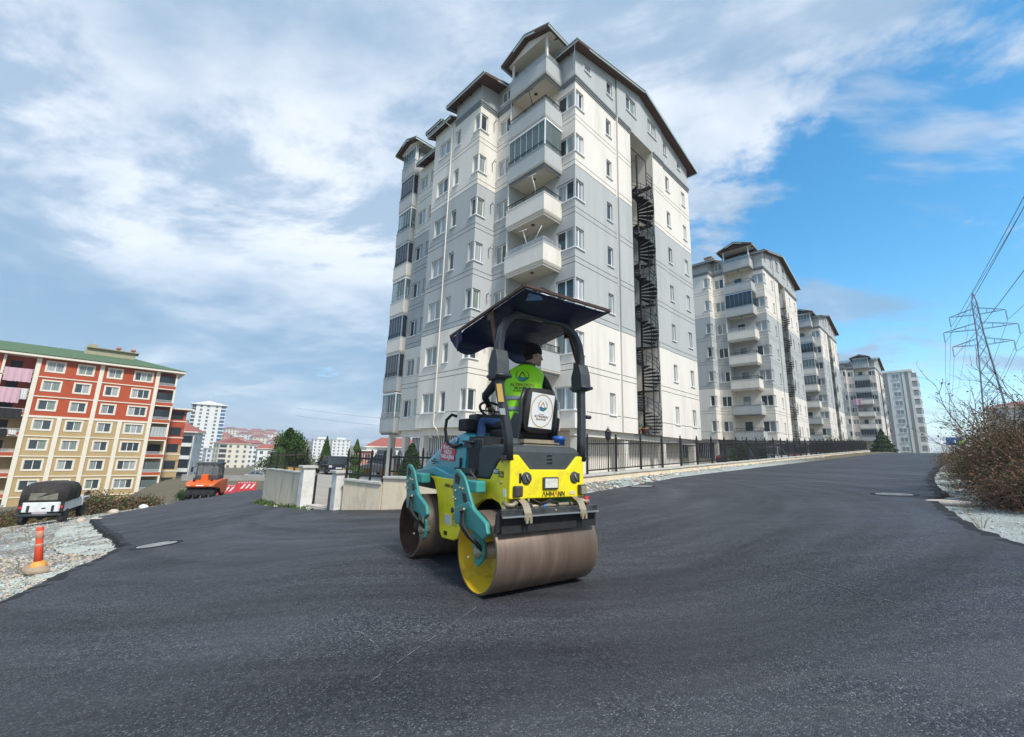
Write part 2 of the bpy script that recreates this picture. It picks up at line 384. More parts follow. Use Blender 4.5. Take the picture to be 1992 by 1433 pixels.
def asphalt_material():
    M = bpy.data.materials.new('fresh_asphalt'); M.use_nodes = True; t = M.node_tree; b = t.nodes['Principled BSDF']
    L = t.links.new; N = t.nodes.new
    tcn = N('ShaderNodeTexCoord')
    def nz(s, d=6, r=.6, stretch=None, rot=0):
        n = N('ShaderNodeTexNoise'); n.inputs['Scale'].default_value = s; n.inputs['Detail'].default_value = d; n.inputs['Roughness'].default_value = r
        if stretch:
            mp = N('ShaderNodeMapping'); mp.inputs['Scale'].default_value = stretch; mp.inputs['Rotation'].default_value = (0, 0, rot)
            L(tcn.outputs['Object'], mp.inputs[0]); L(mp.outputs[0], n.inputs['Vector'])
        else: L(tcn.outputs['Object'], n.inputs['Vector'])
        return n.outputs['Fac']
    def ramp(fac, a, b_, lo=0., hi=1.):
        m_ = N('ShaderNodeMapRange'); m_.inputs[1].default_value = a; m_.inputs[2].default_value = b_; m_.inputs[3].default_value = lo; m_.inputs[4].default_value = hi
        L(fac, m_.inputs[0]); return m_.outputs[0]
    def mixc(f, c1, c2, typ='MIX'):
        m_ = N('ShaderNodeMixRGB'); m_.blend_type = typ
        if isinstance(f, float): m_.inputs[0].default_value = f
        else: L(f, m_.inputs[0])
        for i, c in ((1, c1), (2, c2)):
            if isinstance(c, tuple): m_.inputs[i].default_value = (*c, 1)
            else: L(c, m_.inputs[i])
        return m_.outputs[0]
    vo = N('ShaderNodeTexVoronoi'); vo.inputs['Scale'].default_value = 120; L(tcn.outputs['Object'], vo.inputs['Vector'])
    sc = N('ShaderNodeSeparateColor'); L(vo.outputs['Color'], sc.inputs[0])
    col = mixc(ramp(sc.outputs[0], .05, 1.), (.009, .010, .015), (.060, .062, .074))
    col = mixc(ramp(sc.outputs[1], .84, .97), col, (.19, .195, .20))
    vo3 = N('ShaderNodeTexVoronoi'); vo3.inputs['Scale'].default_value = 42; L(tcn.outputs['Object'], vo3.inputs['Vector']); s3 = N('ShaderNodeSeparateColor'); L(vo3.outputs['Color'], s3.inputs[0])
    col = mixc(ramp(s3.outputs[0], .6, 1., 0, .55), col, (.085, .088, .098)); col = mixc(ramp(s3.outputs[1], .65, 1., 0, .6), col, (.010, .011, .015))                         # pale chippings
    col = mixc(ramp(nz(.33, 8, .68), .44, .62, 0, .75), col, (.070, .072, .080))                    # broad lighter drifts
    col = mixc(ramp(nz(1.7, 9, .7, (.25, 3.2, 1), R_(48)), .52, .74, 0, .5), col, (.10, .097, .092))     # scuffs along the street
    col = mixc(ramp(nz(1.5, 9, .7, (.25, 3.4, 1), R_(-38)), .5, .7, 0, .45), col, (.022, .023, .028))    # roller tracks across
    # curved passes of the roller sweeping round the courtyard corner from one street into the other
    pv = N('ShaderNodeVectorMath'); pv.operation = 'SUBTRACT'; L(tcn.outputs['Object'], pv.inputs[0]); pv.inputs[1].default_value = (-1.5, 13.5, 0)
    fl = N('ShaderNodeVectorMath'); fl.operation = 'MULTIPLY'; L(pv.outputs[0], fl.inputs[0]); fl.inputs[1].default_value = (1, 1, 0)
    rl_ = N('ShaderNodeVectorMath'); rl_.operation = 'LENGTH'; L(fl.outputs[0], rl_.inputs[0])
    sxy = N('ShaderNodeSeparateXYZ'); L(fl.outputs[0], sxy.inputs[0]); at = N('ShaderNodeMath'); at.operation = 'ARCTAN2'; L(sxy.outputs[1], at.inputs[0]); L(sxy.outputs[0], at.inputs[1])
    cb_ = N('ShaderNodeCombineXYZ'); L(rl_.outputs['Value'], cb_.inputs[0]); L(at.outputs[0], cb_.inputs[1])
    def arcs(sr, sa, off, d=8):
        mp = N('ShaderNodeMapping'); mp.inputs['Scale'].default_value = (sr, sa, 1); mp.inputs['Location'].default_value = off; L(cb_.outputs[0], mp.inputs[0])
        n = N('ShaderNodeTexNoise'); n.inputs['Scale'].default_value = 1; n.inputs['Detail'].default_value = d; n.inputs['Roughness'].default_value = .62; L(mp.outputs[0], n.inputs['Vector']); return n.outputs['Fac']
    dk = N('ShaderNodeMixRGB'); dk.blend_type = 'MULTIPLY'; dk.inputs[0].default_value = 1; L(col, dk.inputs[1])
    tk = ramp(arcs(1.5, 1.1, (3, 1, 0)), .36, .64, .56, 1.22); cg = N('ShaderNodeCombineColor'); 
    for i in range(3): L(tk, cg.inputs[i])
    L(cg.outputs[0], dk.inputs[2]); col = dk.outputs[0]
    col = mixc(ramp(arcs(5.5, .9, (7, 4, 0), 10), .60, .74, 0, .42), col, (.115, .108, .098))            # thin dusty scuffs along the passes
    L(col, b.inputs['Base Color']); L(ramp(nz(1.3, 5), .3, .7, .5, .78), b.inputs['Roughness']); b.inputs['Specular IOR Level'].default_value = .45
    bp = N('ShaderNodeBump'); bp.inputs['Strength'].default_value = .8; bp.inputs['Distance'].default_value = .007
    ad = N('ShaderNodeMath'); ad.operation = 'ADD'; L(vo.outputs['Distance'], ad.inputs[0]); L(nz(170, 3), ad.inputs[1]); L(ad.outputs[0], bp.inputs['Height']); bp.invert = True
    L(bp.outputs[0], b.inputs['Normal'])
    return M
gv, gf = make_ground()
me = bpy.data.meshes.new('ground'); me.from_pydata(gv.tolist(), [], gf); me.materials.append(ground_material()); me.polygons.foreach_set('use_smooth', [True] * len(me.polygons)); me.update()
ground = bpy.data.objects.new('ground', me); COL.objects.link(ground); ground['kind'] = 'structure'

# ------------------------------------------------------------ asphalt sheet with a thick ragged edge
right_edge = [(5.2, -14), (5.1, -4), (5.3, 1.5), (5.73, 4.99), (6.0, 5.5), (6.26, 5.97), (7.02, 6.93), (7.97, 8.14), (8.34, 8.61), (10.1, 10.2), (10.55, 10.74), (13.06, 13.53), (16.29, 16.77), (20.83, 21.13), (25.77, 25.75), (30.39, 30.27), (41.0, 41.3), tuple(UV(-11.6, 62)[:2]), tuple(UV(-11.6, 100)[:2]), tuple(UV(-11.6, 150)[:2])]
left_up = [tuple(UV(-4.75, 150)[:2]), tuple(UV(-4.75, 100)[:2]), tuple(UV(-4.75, 60)[:2]), tuple(UV(-4.7, 30)[:2]), (15.37, 26.85), (9.8, 21.39), (5.15, 15.69), (3.35, 13.63), (2.26, 12.46), (1.5, 11.9), (.6, 11.1), (-1.15, 10.70), (-3.2, 11.45), (-4.75, 12.38), (-5.0, 12.5), (-5.76, 12.95), (-8.18, 15.55), (-9.82, 17.49), (-10.72, 18.51), (-11.5, 20.6), (-15.5, 29.2), (-19.9, 38.5)]
left_road = [(-21.5, 41), (-27, 44.5), (-30, 42), (-24.9, 34.5), (-20.7, 27.2), (-19.23, 22.44), (-17.47, 18.89), (-14.04, 15.36), (-11.32, 12.65), (-8.95, 10.38), (-7.5, 8.9), (-6.79, 7.7), (-6.54, 7.01), (-6.07, 6.18), (-5.87, 5.67), (-5.55, 5.13), (-5.0, 3.3), (-4.9, 0), (-5.0, -14)]
def densify(pts, step, jit, seed):
    rg = random.Random(seed); out = []
    for i, (a, b) in enumerate(zip(pts, pts[1:])):
        d = math.dist(a, b); st = step * max(1, math.hypot(*a) / 12); k = max(1, int(d / st))
        for j in range(k):
            t = j / k; p = (a[0] + (b[0] - a[0]) * t, a[1] + (b[1] - a[1]) * t)
            n = (-(b[1] - a[1]) / d, (b[0] - a[0]) / d)
            q = noise.noise(Vector((p[0] * 2.2, p[1] * 2.2, seed))) * jit * 1.5 + noise.noise(Vector((p[0] * 9, p[1] * 9, seed))) * jit
            out.append((p[0] + n[0] * q, p[1] + n[1] * q))
    out.append(pts[-1]); return out
outline = densify(right_edge, .07, .05, 1) + densify(left_up, .09, .012, 2) + densify(left_road, .07, .055, 3)
def in_poly(px_, py_, poly):
    P = np.array(poly); x1, y1 = P[:, 0], P[:, 1]; x2, y2 = np.roll(x1, -1), np.roll(y1, -1)
    r_ = np.zeros(len(px_), bool)
    for a, b, c, d in zip(x1, y1, x2, y2):
        if b == d: continue
        r_ ^= ((b > py_) != (d > py_)) & (px_ < (c - a) * (py_ - b) / (d - b) + a)
    return r_
ra = .8 * 1.05 ** np.arange(0, 110); ra = ra[ra < 140]; aa = np.radians(np.arange(0, 360, 2.5))
A2, R2 = np.meshgrid(aa, ra); ix, iy = (R2 * np.sin(A2)).ravel(), (R2 * np.cos(A2)).ravel()
inn = in_poly(ix, iy, outline)
ring_src = densify(right_edge, .07, .05, 1); ring_src2 = densify(left_road, .07, .055, 3); ring_pts = []
for src in (ring_src, ring_src2):
    for (a, c) in zip(src[::2], src[2::2]):
        d_ = math.hypot(c[0] - a[0], c[1] - a[1])
        if d_ < 1e-6 or math.hypot(*a) > 60: continue
        w_ = .10 + .16 * abs(noise.noise(Vector((a[0] * 1.1, a[1] * 1.1, 9)))) + .05 * noise.noise(Vector((a[0] * 7, a[1] * 7, 4)))
        nx_, ny_ = -(c[1] - a[1]) / d_ * w_, (c[0] - a[0]) / d_ * w_
        ring_pts.append((a[0] + nx_, a[1] + ny_))
rp_ = np.array(ring_pts); rp_ = rp_[in_poly(rp_[:, 0], rp_[:, 1], outline)]
pts = [Vector(p) for p in outline] + [Vector(p) for p in rp_.tolist()] + [Vector((a, b)) for a, b in zip(ix[inn], iy[inn])]
nb = len(outline)
ov, oe, of, *_ = delaunay_2d_cdt(pts, [(i, (i + 1) % nb) for i in range(nb)], [tuple(range(nb))], 1, 1e-5)
xs = np.array([p.x for p in ov]); ys = np.array([p.y for p in ov])
TH = .09
oz = G(xs, ys) + TH
amb = MB(); amb.v = [(a, b, c) for a, b, c in zip(xs, ys, oz)]
ring_keys = {(round(p[0], 3), round(p[1], 3)) for p in rp_.tolist()} | {(round(p[0], 3), round(p[1], 3)) for p in outline if p not in set(left_up)}
nright = len(ring_src); nleft0 = len(outline) - len(ring_src2)
ok_keys = {(round(p[0], 3), round(p[1], 3)) for p in rp_.tolist()} | {(round(p[0], 3), round(p[1], 3)) for p in outline[:nright]} | {(round(p[0], 3), round(p[1], 3)) for p in outline[nleft0:]}
inr = [(round(a, 3), round(b, 3)) in ok_keys for a, b in zip(xs.tolist(), ys.tolist())]
for f in of:
    e_ = max(math.dist((xs[f[i]], ys[f[i]]), (xs[f[i - 1]], ys[f[i - 1]])) for i in range(len(f)))
    amb.f.append(tuple(f)); amb.mi.append(1 if all(inr[i] for i in f) and e_ < .6 else 0); amb.sm.append(True)
# skirt
from collections import Counter
ec = Counter()
for f in of:
    for a, b in zip(f, list(f[1:]) + [f[0]]): ec[(a, b)] += 1
for (a, b) in list(ec):
    if (b, a) not in ec:
        pa, pb = amb.v[a], amb.v[b]; c = Vector((pa[0], pa[1], 0)); 
        n = Vector((pb[1] - pa[1], -(pb[0] - pa[0]), 0)); n = n.normalized() * (.07 + .05 * noise.noise(Vector((pa[0] * 5, pa[1] * 5, 2)))) if n.length > 0 else n
        amb.quad(pa, pb, (pb[0] + n.x, pb[1] + n.y, pb[2] - .17), (pa[0] + n.x, pa[1] + n.y, pa[2] - .17), 1)
ASPH = asphalt_material()
road = amb.build('road', [ASPH, mat('loose_asphalt_edge', (.011, .0115, .014), .8, var=.4, scale=30, bump=.9, bscale=45)], fix=False); road['kind'] = 'structure'
def road_z(x, y): return g1(x, y) + TH

# ------------------------------------------------------------ courtyard sheet
conc = mat('yard_concrete', (.36, .33, .28), .9, var=.16, scale=1.2, bump=.3, bscale=25, dirt=(.22, .19, .15), dirt_amt=.5, dscale=.9)
ymb = MB()
n_ = 26
yp = [W_PL.xy * 1.0, W_L0.xy, Vector((-24, 48)), Vector((-10, 62)), Vector(UV(34, 18)[:2]), Vector(UV(-3.9, 18)[:2]), Vector(UV(-3.9, -4.4)[:2]), W_C.xy + Vector((.1, .2)), W_PR.xy]
inner = []
for x in np.arange(-24, 50, 2.5):
    for y in np.arange(10, 64, 2.5): inner.append((x, y))
ii = np.array(inner); ok_ = in_poly(ii[:, 0], ii[:, 1], [tuple(p) for p in yp])
pp = [Vector(p[:2]) for p in yp] + [Vector(p) for p in ii[ok_].tolist()]
ov2, _, of2, *_ = delaunay_2d_cdt(pp, [(i, (i + 1) % len(yp)) for i in range(len(yp))], [tuple(range(len(yp)))], 1, 1e-5)
ymb.add([(p.x, p.y, float(yard_z(p.x, p.y))) for p in ov2], [tuple(f) for f in of2])
yard = ymb.build('courtyard_pavement', conc, fix=False); yard['kind'] = 'structure'
# sloping drive from the street up through the gate
drv = MB(); e = W_PR - W_PL; nrm = Vector((-e.y, e.x, 0)).normalized()
for i in range(8):
    for j in range(6):
        def q(s, t):
            p = W_PL + e * s + nrm * (-.55 + 2.6 * t); zz = (g1(p.x, p.y) + .03) * (1 - t) + (float(yard_z(p.x, p.y)) + .012) * t
            return (p.x, p.y, zz)
        drv.quad(q(i / 8, j / 6), q((i + 1) / 8, j / 6), q((i + 1) / 8, (j + 1) / 6), q(i / 8, (j + 1) / 6))
dd = drv.build('driveway', conc); dd['kind'] = 'structure'

# ------------------------------------------------------------ walls, gate, fences
plaster = mat('stained_render', (.76, .63, .45), .9, var=.12, scale=2.2, bump=.35, bscale=30, dirt=(.26, .22, .17), dirt_amt=.6, dscale=2.0, stretch=(1, 1, .35))
capm = mat('cast_coping', (.50, .48, .43), .9, var=.15, scale=5, bump=.3)
iron = mat('black_iron', (.018, .018, .02), .45, .3, var=.2)
def wall_run(name, label, a, b, zb0, zb1, zt0, zt1, th=.24, cap=True, n=10):
    root = thing(name, label, 'wall', (a.x, a.y, min(zb0, zb1)))
    d = (b - a); d.z = 0; L_ = d.length; d.normalize(); nn = Vector((-d.y, d.x, 0))
    mb = MB(); rg = random.Random(hash(name) % 99)
    def sect(t, z0, z1, w, off=0.0):
        p = a + d * (L_ * t) - root.location
        return [Vector((p.x, p.y, 0)) + nn * s + Vector((0, 0, z)) for s, z in ((-w / 2, z0 - root.location.z), (w / 2, z0 - root.location.z), (w / 2, z1 - root.location.z), (-w / 2, z1 - root.location.z))]
    mb.loft([sect(i / n, zb0 + (zb1 - zb0) * i / n, zt0 + (zt1 - zt0) * i / n, th) for i in range(n + 1)], 0, True, False)
    mb.build('wall_body', plaster, root)
    if cap:
        k = max(1, round(L_ / 1.15))
        for i in range(k):
            cb = MB(); g = .006 / L_
            s0, s1 = i / k + g, (i + 1) / k - g; dz = rg.uniform(-.006, .006)
            cb.loft([sect(s, zt0 + (zt1 - zt0) * s + .003 + dz, zt0 + (zt1 - zt0) * s + .065 + dz, th + .1) for s in (s0, s1)], 0, True, False)
            cb.build('coping_slab', capm, root, bevel=.008)
    return root
wall_run('retaining_wall', 'stained cream wall left of the gateway with weeds at its foot', W_L0, W_PL + (W_L0 - W_PL).normalized() * .2, -1.9, -1.2, .22, .42)
wall_run('retaining_wall', 'low stained wall carrying three railing panels right of the gateway', W_PR + Vector((.28, -.17, 0)), W_M, -.9, -.8, .42, .40)
wall_run('retaining_wall', 'taller cream wall block running behind the road roller', W_M + Vector((.02, -.01, 0)), W_C, -.9, -.6, .56, .60)
wall_run('fence_plinth', 'long low concrete plinth under the street fence beside the rubble', UV(-4, -5.4), UV(-4, 62), FB(-5) - 1.0, FB(62) - 1.0, FB(-5.4) - .03, FB(62) - .03, .26, n=30)
wall_run('retaining_wall', 'short return wall joining the courtyard corner to the fence plinth', W_C + Vector((.1, .12, 0)), UV(-4, -5.45), -.7, -.4, .5, FB(-5.4) - .04)
white_paint = mat('whitewashed_render', (.68, .66, .60), .85, var=.12, scale=3, bump=.3, bscale=30, dirt=(.33, .27, .20), dirt_amt=.5, dscale=2.4)
for p, ztop, w, lab in ((W_PL, .62, .36, 'left gate pillar of pale concrete with a flat cap'), (W_PR, .60, .34, 'right gate pillar of pale concrete beside the railings')):
    t = thing('gate_pillar', lab, 'pillar', (p.x, p.y, -1.3), R_(-47))
    b = MB(); b.box2((-w / 2, -w / 2, 0), (w / 2, w / 2, ztop + 1.3)); b.build('shaft', white_paint, t, bevel=.012)
    b = MB(); b.box2((-w / 2 - .06, -w / 2 - .06, ztop + 1.302), (w / 2 + .06, w / 2 + .06, ztop + 1.38)); b.build('cap', capm, t, bevel=.012)
def railing_run(name, label, pts, base, h=1.12, gap=.115, group=None, post_w=.075, fs=1.0):
    """posts at pts, plinth level base[i] under each; bays between them"""
    root = thing(name, label, 'fence', (pts[0].x, pts[0].y, base[0]), group=group)
    Lc = root.location
    for p, z in zip(pts, base):
        b = MB(); q = Vector((p.x, p.y, z)) - Lc
        b.box2((q.x - post_w / 2, q.y - post_w / 2, q.z - .25), (q.x + post_w / 2, q.y + post_w / 2, q.z + h + .14 * fs))
        b.lathe([(r_, h + z_ * fs) for r_, z_ in ((.001, .26), (.03 * fs, .235), (.042 * fs, .2), (.03 * fs, .165), (.012, .15), (.05 * fs, .14))], q, 8)
        b.build('post', iron, root)
    for i in range(len(pts) - 1):
        a = Vector((pts[i].x, pts[i].y, base[i])) - Lc; c = Vector((pts[i + 1].x, pts[i + 1].y, base[i + 1])) - Lc
        d = (Vector((c.x, c.y, 0)) - Vector((a.x, a.y, 0))); L_ = d.length; d.normalize()
        a2, c2 = a + d * post_w / 2, c - d * post_w / 2
        for zz in (.12, h - .1):
            b = MB(); b.bar(a2 + Vector((0, 0, zz)), c2 + Vector((0, 0, zz)), .03, .045); b.build('rail', iron, root)
        n = int((L_ - post_w) / gap); b = MB()
        for k in range(1, n):
            p = a + (c - a) * ((post_w / 2 + k * (L_ - post_w) / n) / L_)
            b.bar(p + Vector((0, 0, .14)), p + Vector((0, 0, h - .02)), .016)
            b.add([p + Vector(o) for o in ((-.016, 0, h - .02), (0, -.016, h - .02), (.016, 0, h - .02), (0, .016, h - .02), (0, 0, h + .09))], [(0, 1, 4), (1, 2, 4), (2, 3, 4), (3, 0, 4)])
            if k % 2: b.blob(p + Vector((0, 0, h * .55)), .022, 6)
        tag(b.build('balusters', iron, root), kind='stuff')
    return root
fv = [-4.5 + 1.8 * i for i in range(37)]
railing_run('iron_fence', 'long black spear topped fence running up the street on its plinth', [UV(-4, v) for v in fv], [FB(v) + .03 for v in fv])
def lerp_pts(a, b, n): return [a + (b - a) * (i / n) for i in range(n + 1)]
ps = lerp_pts(W_PR + Vector((.22, -.14, 0)), W_M - Vector((.1, -.06, 0)), 3)
railing_run('iron_fence', 'three black railing panels on the low wall right of the gate', ps, [.48, .478, .472, .466], .66, .1, post_w=.05, fs=.6)
ps = lerp_pts(W_M + Vector((.1, -.04, 0)), W_C - Vector((.1, -.04, 0)), 2)
railing_run('iron_fence', 'black railing on the taller wall block in front of a dark conifer', ps, [.62, .64, .66], .58, .1, post_w=.05, fs=.6)
ps = lerp_pts(W_L0 + Vector((.08, -.1, 0)), W_PL + (W_L0 - W_PL).normalized() * .35, 4)
railing_run('iron_fence', 'black railing on the stained wall left of the gateway', ps, [.29, .34, .39, .44, .48], .66, .3, post_w=.045, fs=.6)
t = thing('sliding_gate', 'dark metal gate leaf folded back beside the left pillar', 'gate', (W_PL.x + .24, W_PL.y + .12, -.72), R_(113))
b = MB(); b.box2((0, -.03, .02), (.05, .03, 1.1)); b.box2((1.35, -.03, .02), (1.4, .03, 1.1)); b.box2((.05, -.03, 1.05), (1.35, .03, 1.1)); b.box2((.05, -.03, .02), (1.35, .03, .08)); b.build('gate_frame', iron, t)
for k in range(9):
    b = MB(); b.box2((.12 + k * .135, -.012, .08), (.155 + k * .135, .012, 1.05)); b.build('bar', iron, t)
t = thing('gate_post', 'short dark steel post at the foot of the right gate pillar', 'post', (W_PR.x - .22, W_PR.y + .02, -.6))
b = MB(); b.box2((-.06, -.05, 0), (.06, .05, .8)); b.build('shaft', mat('grey_steel', (.10, .10, .11), .5, .6), t, bevel=.01)
# lantern standing behind the street fence
t = thing('lamp_post', 'small black lantern post behind the street fence', 'lamp', tuple(UV(-3.4, -2.3, -.5)))
b = MB(); b.lathe([(.05, 0), (.03, .3), (.025, 2.35), (.05, 2.37), (.02, 2.42)], n=10); b.build('pole', iron, t)
b = MB(); b.lathe([(.05, 2.42), (.11, 2.46), (.12, 2.7), (.15, 2.72), (.02, 2.88), (.01, 2.96)], n=6, smooth=False); b.build('lantern_head', iron, t)
# ------------------------------------------------------------ materials for buildings
cream = mat('cream_render', (.76, .71, .63), .9, var=.05, scale=.9, bump=.12, bscale=18, dirt=(.52, .48, .41), dirt_amt=.6, dscale=.8, stretch=(1, 1, .16))
grey = mat('grey_render', (.44, .455, .445), .9, var=.07, scale=.9, bump=.12, bscale=18, dirt=(.34, .36, .35), dirt_amt=.6, dscale=.8, stretch=(1, 1, .16))
groove = mat('joint_painted_shade', (.20, .20, .195), .95)  # groove bottoms: recess shade put into a darker colour
moulding = mat('dark_grey_moulding', (.22, .235, .24), .85, var=.1)
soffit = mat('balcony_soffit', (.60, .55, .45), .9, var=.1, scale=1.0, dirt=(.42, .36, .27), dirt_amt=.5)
pvc = mat('white_pvc', (.80, .81, .81), .35, var=.03, spec=.5)
roofm = mat('roof_sheet', (.15, .20, .20), .5, .2, var=.15, scale=2)
fascia = mat('teal_fascia', (.46, .56, .54), .5, .2, var=.08)
rafter = mat('brown_timber', (.085, .042, .028), .75, var=.3, scale=6, stretch=(1, 6, 1))
chim = mat('chimney_brick', (.34, .25, .19), .9, var=.2, scale=9)
alum = mat('silver_aluminium', (.55, .57, .58), .35, .8, var=.05)
darkm = mat('dark_interior', (.03, .03, .032), .9)
GL = [glass_mat('pane_dark', (.045, .06, .065)), glass_mat('pane_net_curtain', (.4, .4, .4), (.47, .50, .49)), glass_mat('pane_grey_curtain', (.3, .3, .3), (.30, .34, .33)), glass_mat('pane_green_curtain', (.3, .3, .3), (.24, .30, .25))]
GLZ_D = clear_glass('tinted_glazing', (.10, .13, .16), .62)
GLZ_C = clear_glass('clear_glazing', (.62, .72, .72), .34)
curtain_m = mat('white_net', (.62, .64, .62), .9, var=.12, scale=8, stretch=(6, 6, .4))
red_wood = mat('terracotta', (.42, .16, .08), .8, var=.15)

WIN = {}
def win_mesh(w, h, n, gi, depth=.06):
    key = (round(w, 2), round(h, 2), n)
    if key not in WIN:
        b = MB(); f = .055
        for s in (-1, 1): b.box2((-depth, s * w / 2, 0), (0, s * (w / 2 - f), h))
        b.box2((-depth, -w / 2 + f, 0), (0, w / 2 - f, f)); b.box2((-depth, -w / 2 + f, h - f), (0, w / 2 - f, h))
        for k in range(1, n):
            y = -w / 2 + k * w / n; b.box2((-depth, y - f * .75, f), (.004, y + f * .75, h - f))
        WIN[key] = (b.mesh('window', pvc), {})
        pw = w / n - 2 * f * .8
        pb = MB(); pb.box2((-depth * .65, -pw / 2 - .015, f - .01), (-depth * .35, pw / 2 + .015, h - f + .01))
        for i, g in enumerate(GL): WIN[key][1][i] = pb.mesh('pane', g)
        sb = MB(); sb.box2((-.14, -w / 2 - .07, -.055), (.05, w / 2 + .07, -.004)); WIN[key][1]['s'] = sb.mesh('sill', pvc)
    return WIN[key]
def add_window(root, pos, rz, w, h, n, rg, sill=True, curt=None):
    me, pn = win_mesh(w, h, n, 0)
    o = obj_from('window', me, root, pos, rz)
    for k in range(n):
        y = -w / 2 + (k + .5) * w / n
        gi = curt if curt is not None else rg.choices([0, 1, 2, 3], [.38, .26, .26, .10])[0]
        obj_from('pane', pn[gi], o, (0, y, 0))
    if sill: obj_from('sill', pn['s'], o, (.13, 0, 0))
    return o

def facade(mb, Q, lo, hi, z0, z1, holes, zones, grooves=(), top=None, rev=.16, extra=()):
    """Q(s, z, d) -> 3d point, d = depth into the wall. holes (s0,s1,z0,z1). zones [(zlimit, mat)] from low to high. top(s) = roofline"""
    holes = [h for h in holes if h[0] >= lo - 1e-6 and h[1] <= hi + 1e-6 + (.2 if False else 0)]
    S = sorted(set([lo, hi] + [h[0] for h in holes] + [h[1] for h in holes] + list(extra)))
    S = [s for s in S if lo - 1e-6 <= s <= hi + 1e-6]
    Zs = set([z0, z1]); GH = .035
    for h in holes: Zs |= {h[2], h[3]}
    for g in grooves: Zs |= {g, g + GH}
    for zl, _ in zones: Zs.add(zl)
    Zs = sorted(z for z in Zs if z0 - 1e-6 <= z <= z1 + 1e-6)
    zone = lambda z: next((mi for zl, mi in zones if z < zl), zones[-1][1])
    tp = top or (lambda s: 1e9)
    for s0, s1 in zip(S, S[1:]):
        for a, b in zip(Zs, Zs[1:]):
            c, d = (s0 + s1) / 2, (a + b) / 2
            if any(h[0] < c < h[1] and h[2] < d < h[3] for h in holes): continue
            t0, t1 = min(b, tp(s0)), min(b, tp(s1))
            if t0 <= a + 1e-6 and t1 <= a + 1e-6: continue
            t0, t1 = max(t0, a), max(t1, a)
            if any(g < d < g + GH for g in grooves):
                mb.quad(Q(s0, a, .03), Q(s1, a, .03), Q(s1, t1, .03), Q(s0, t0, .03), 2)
            else: mb.quad(Q(s0, a, 0), Q(s1, a, 0), Q(s1, t1, 0), Q(s0, t0, 0), zone(d))
    for h in holes:
        mi = zone((h[2] + h[3]) / 2)
        s0, s1, a, b = h[:4]
        for p, q in (((s0, a), (s1, a)), ((s1, a), (s1, b)), ((s1, b), (s0, b)), ((s0, b), (s0, a))):
            mb.quad(Q(p[0], p[1], 0), Q(q[0], q[1], 0), Q(q[0], q[1], rev), Q(p[0], p[1], rev), mi)

def panel_mesh(w, h, mat_, key, store={}):
    k = (round(w, 3), round(h, 3), key)
    if k not in store:
        b = MB(); b.box2((-.008, -w / 2 + .012, 0), (.008, w / 2 - .012, h)); store[k] = b.mesh('glazing_panel', mat_)
    return store[k]

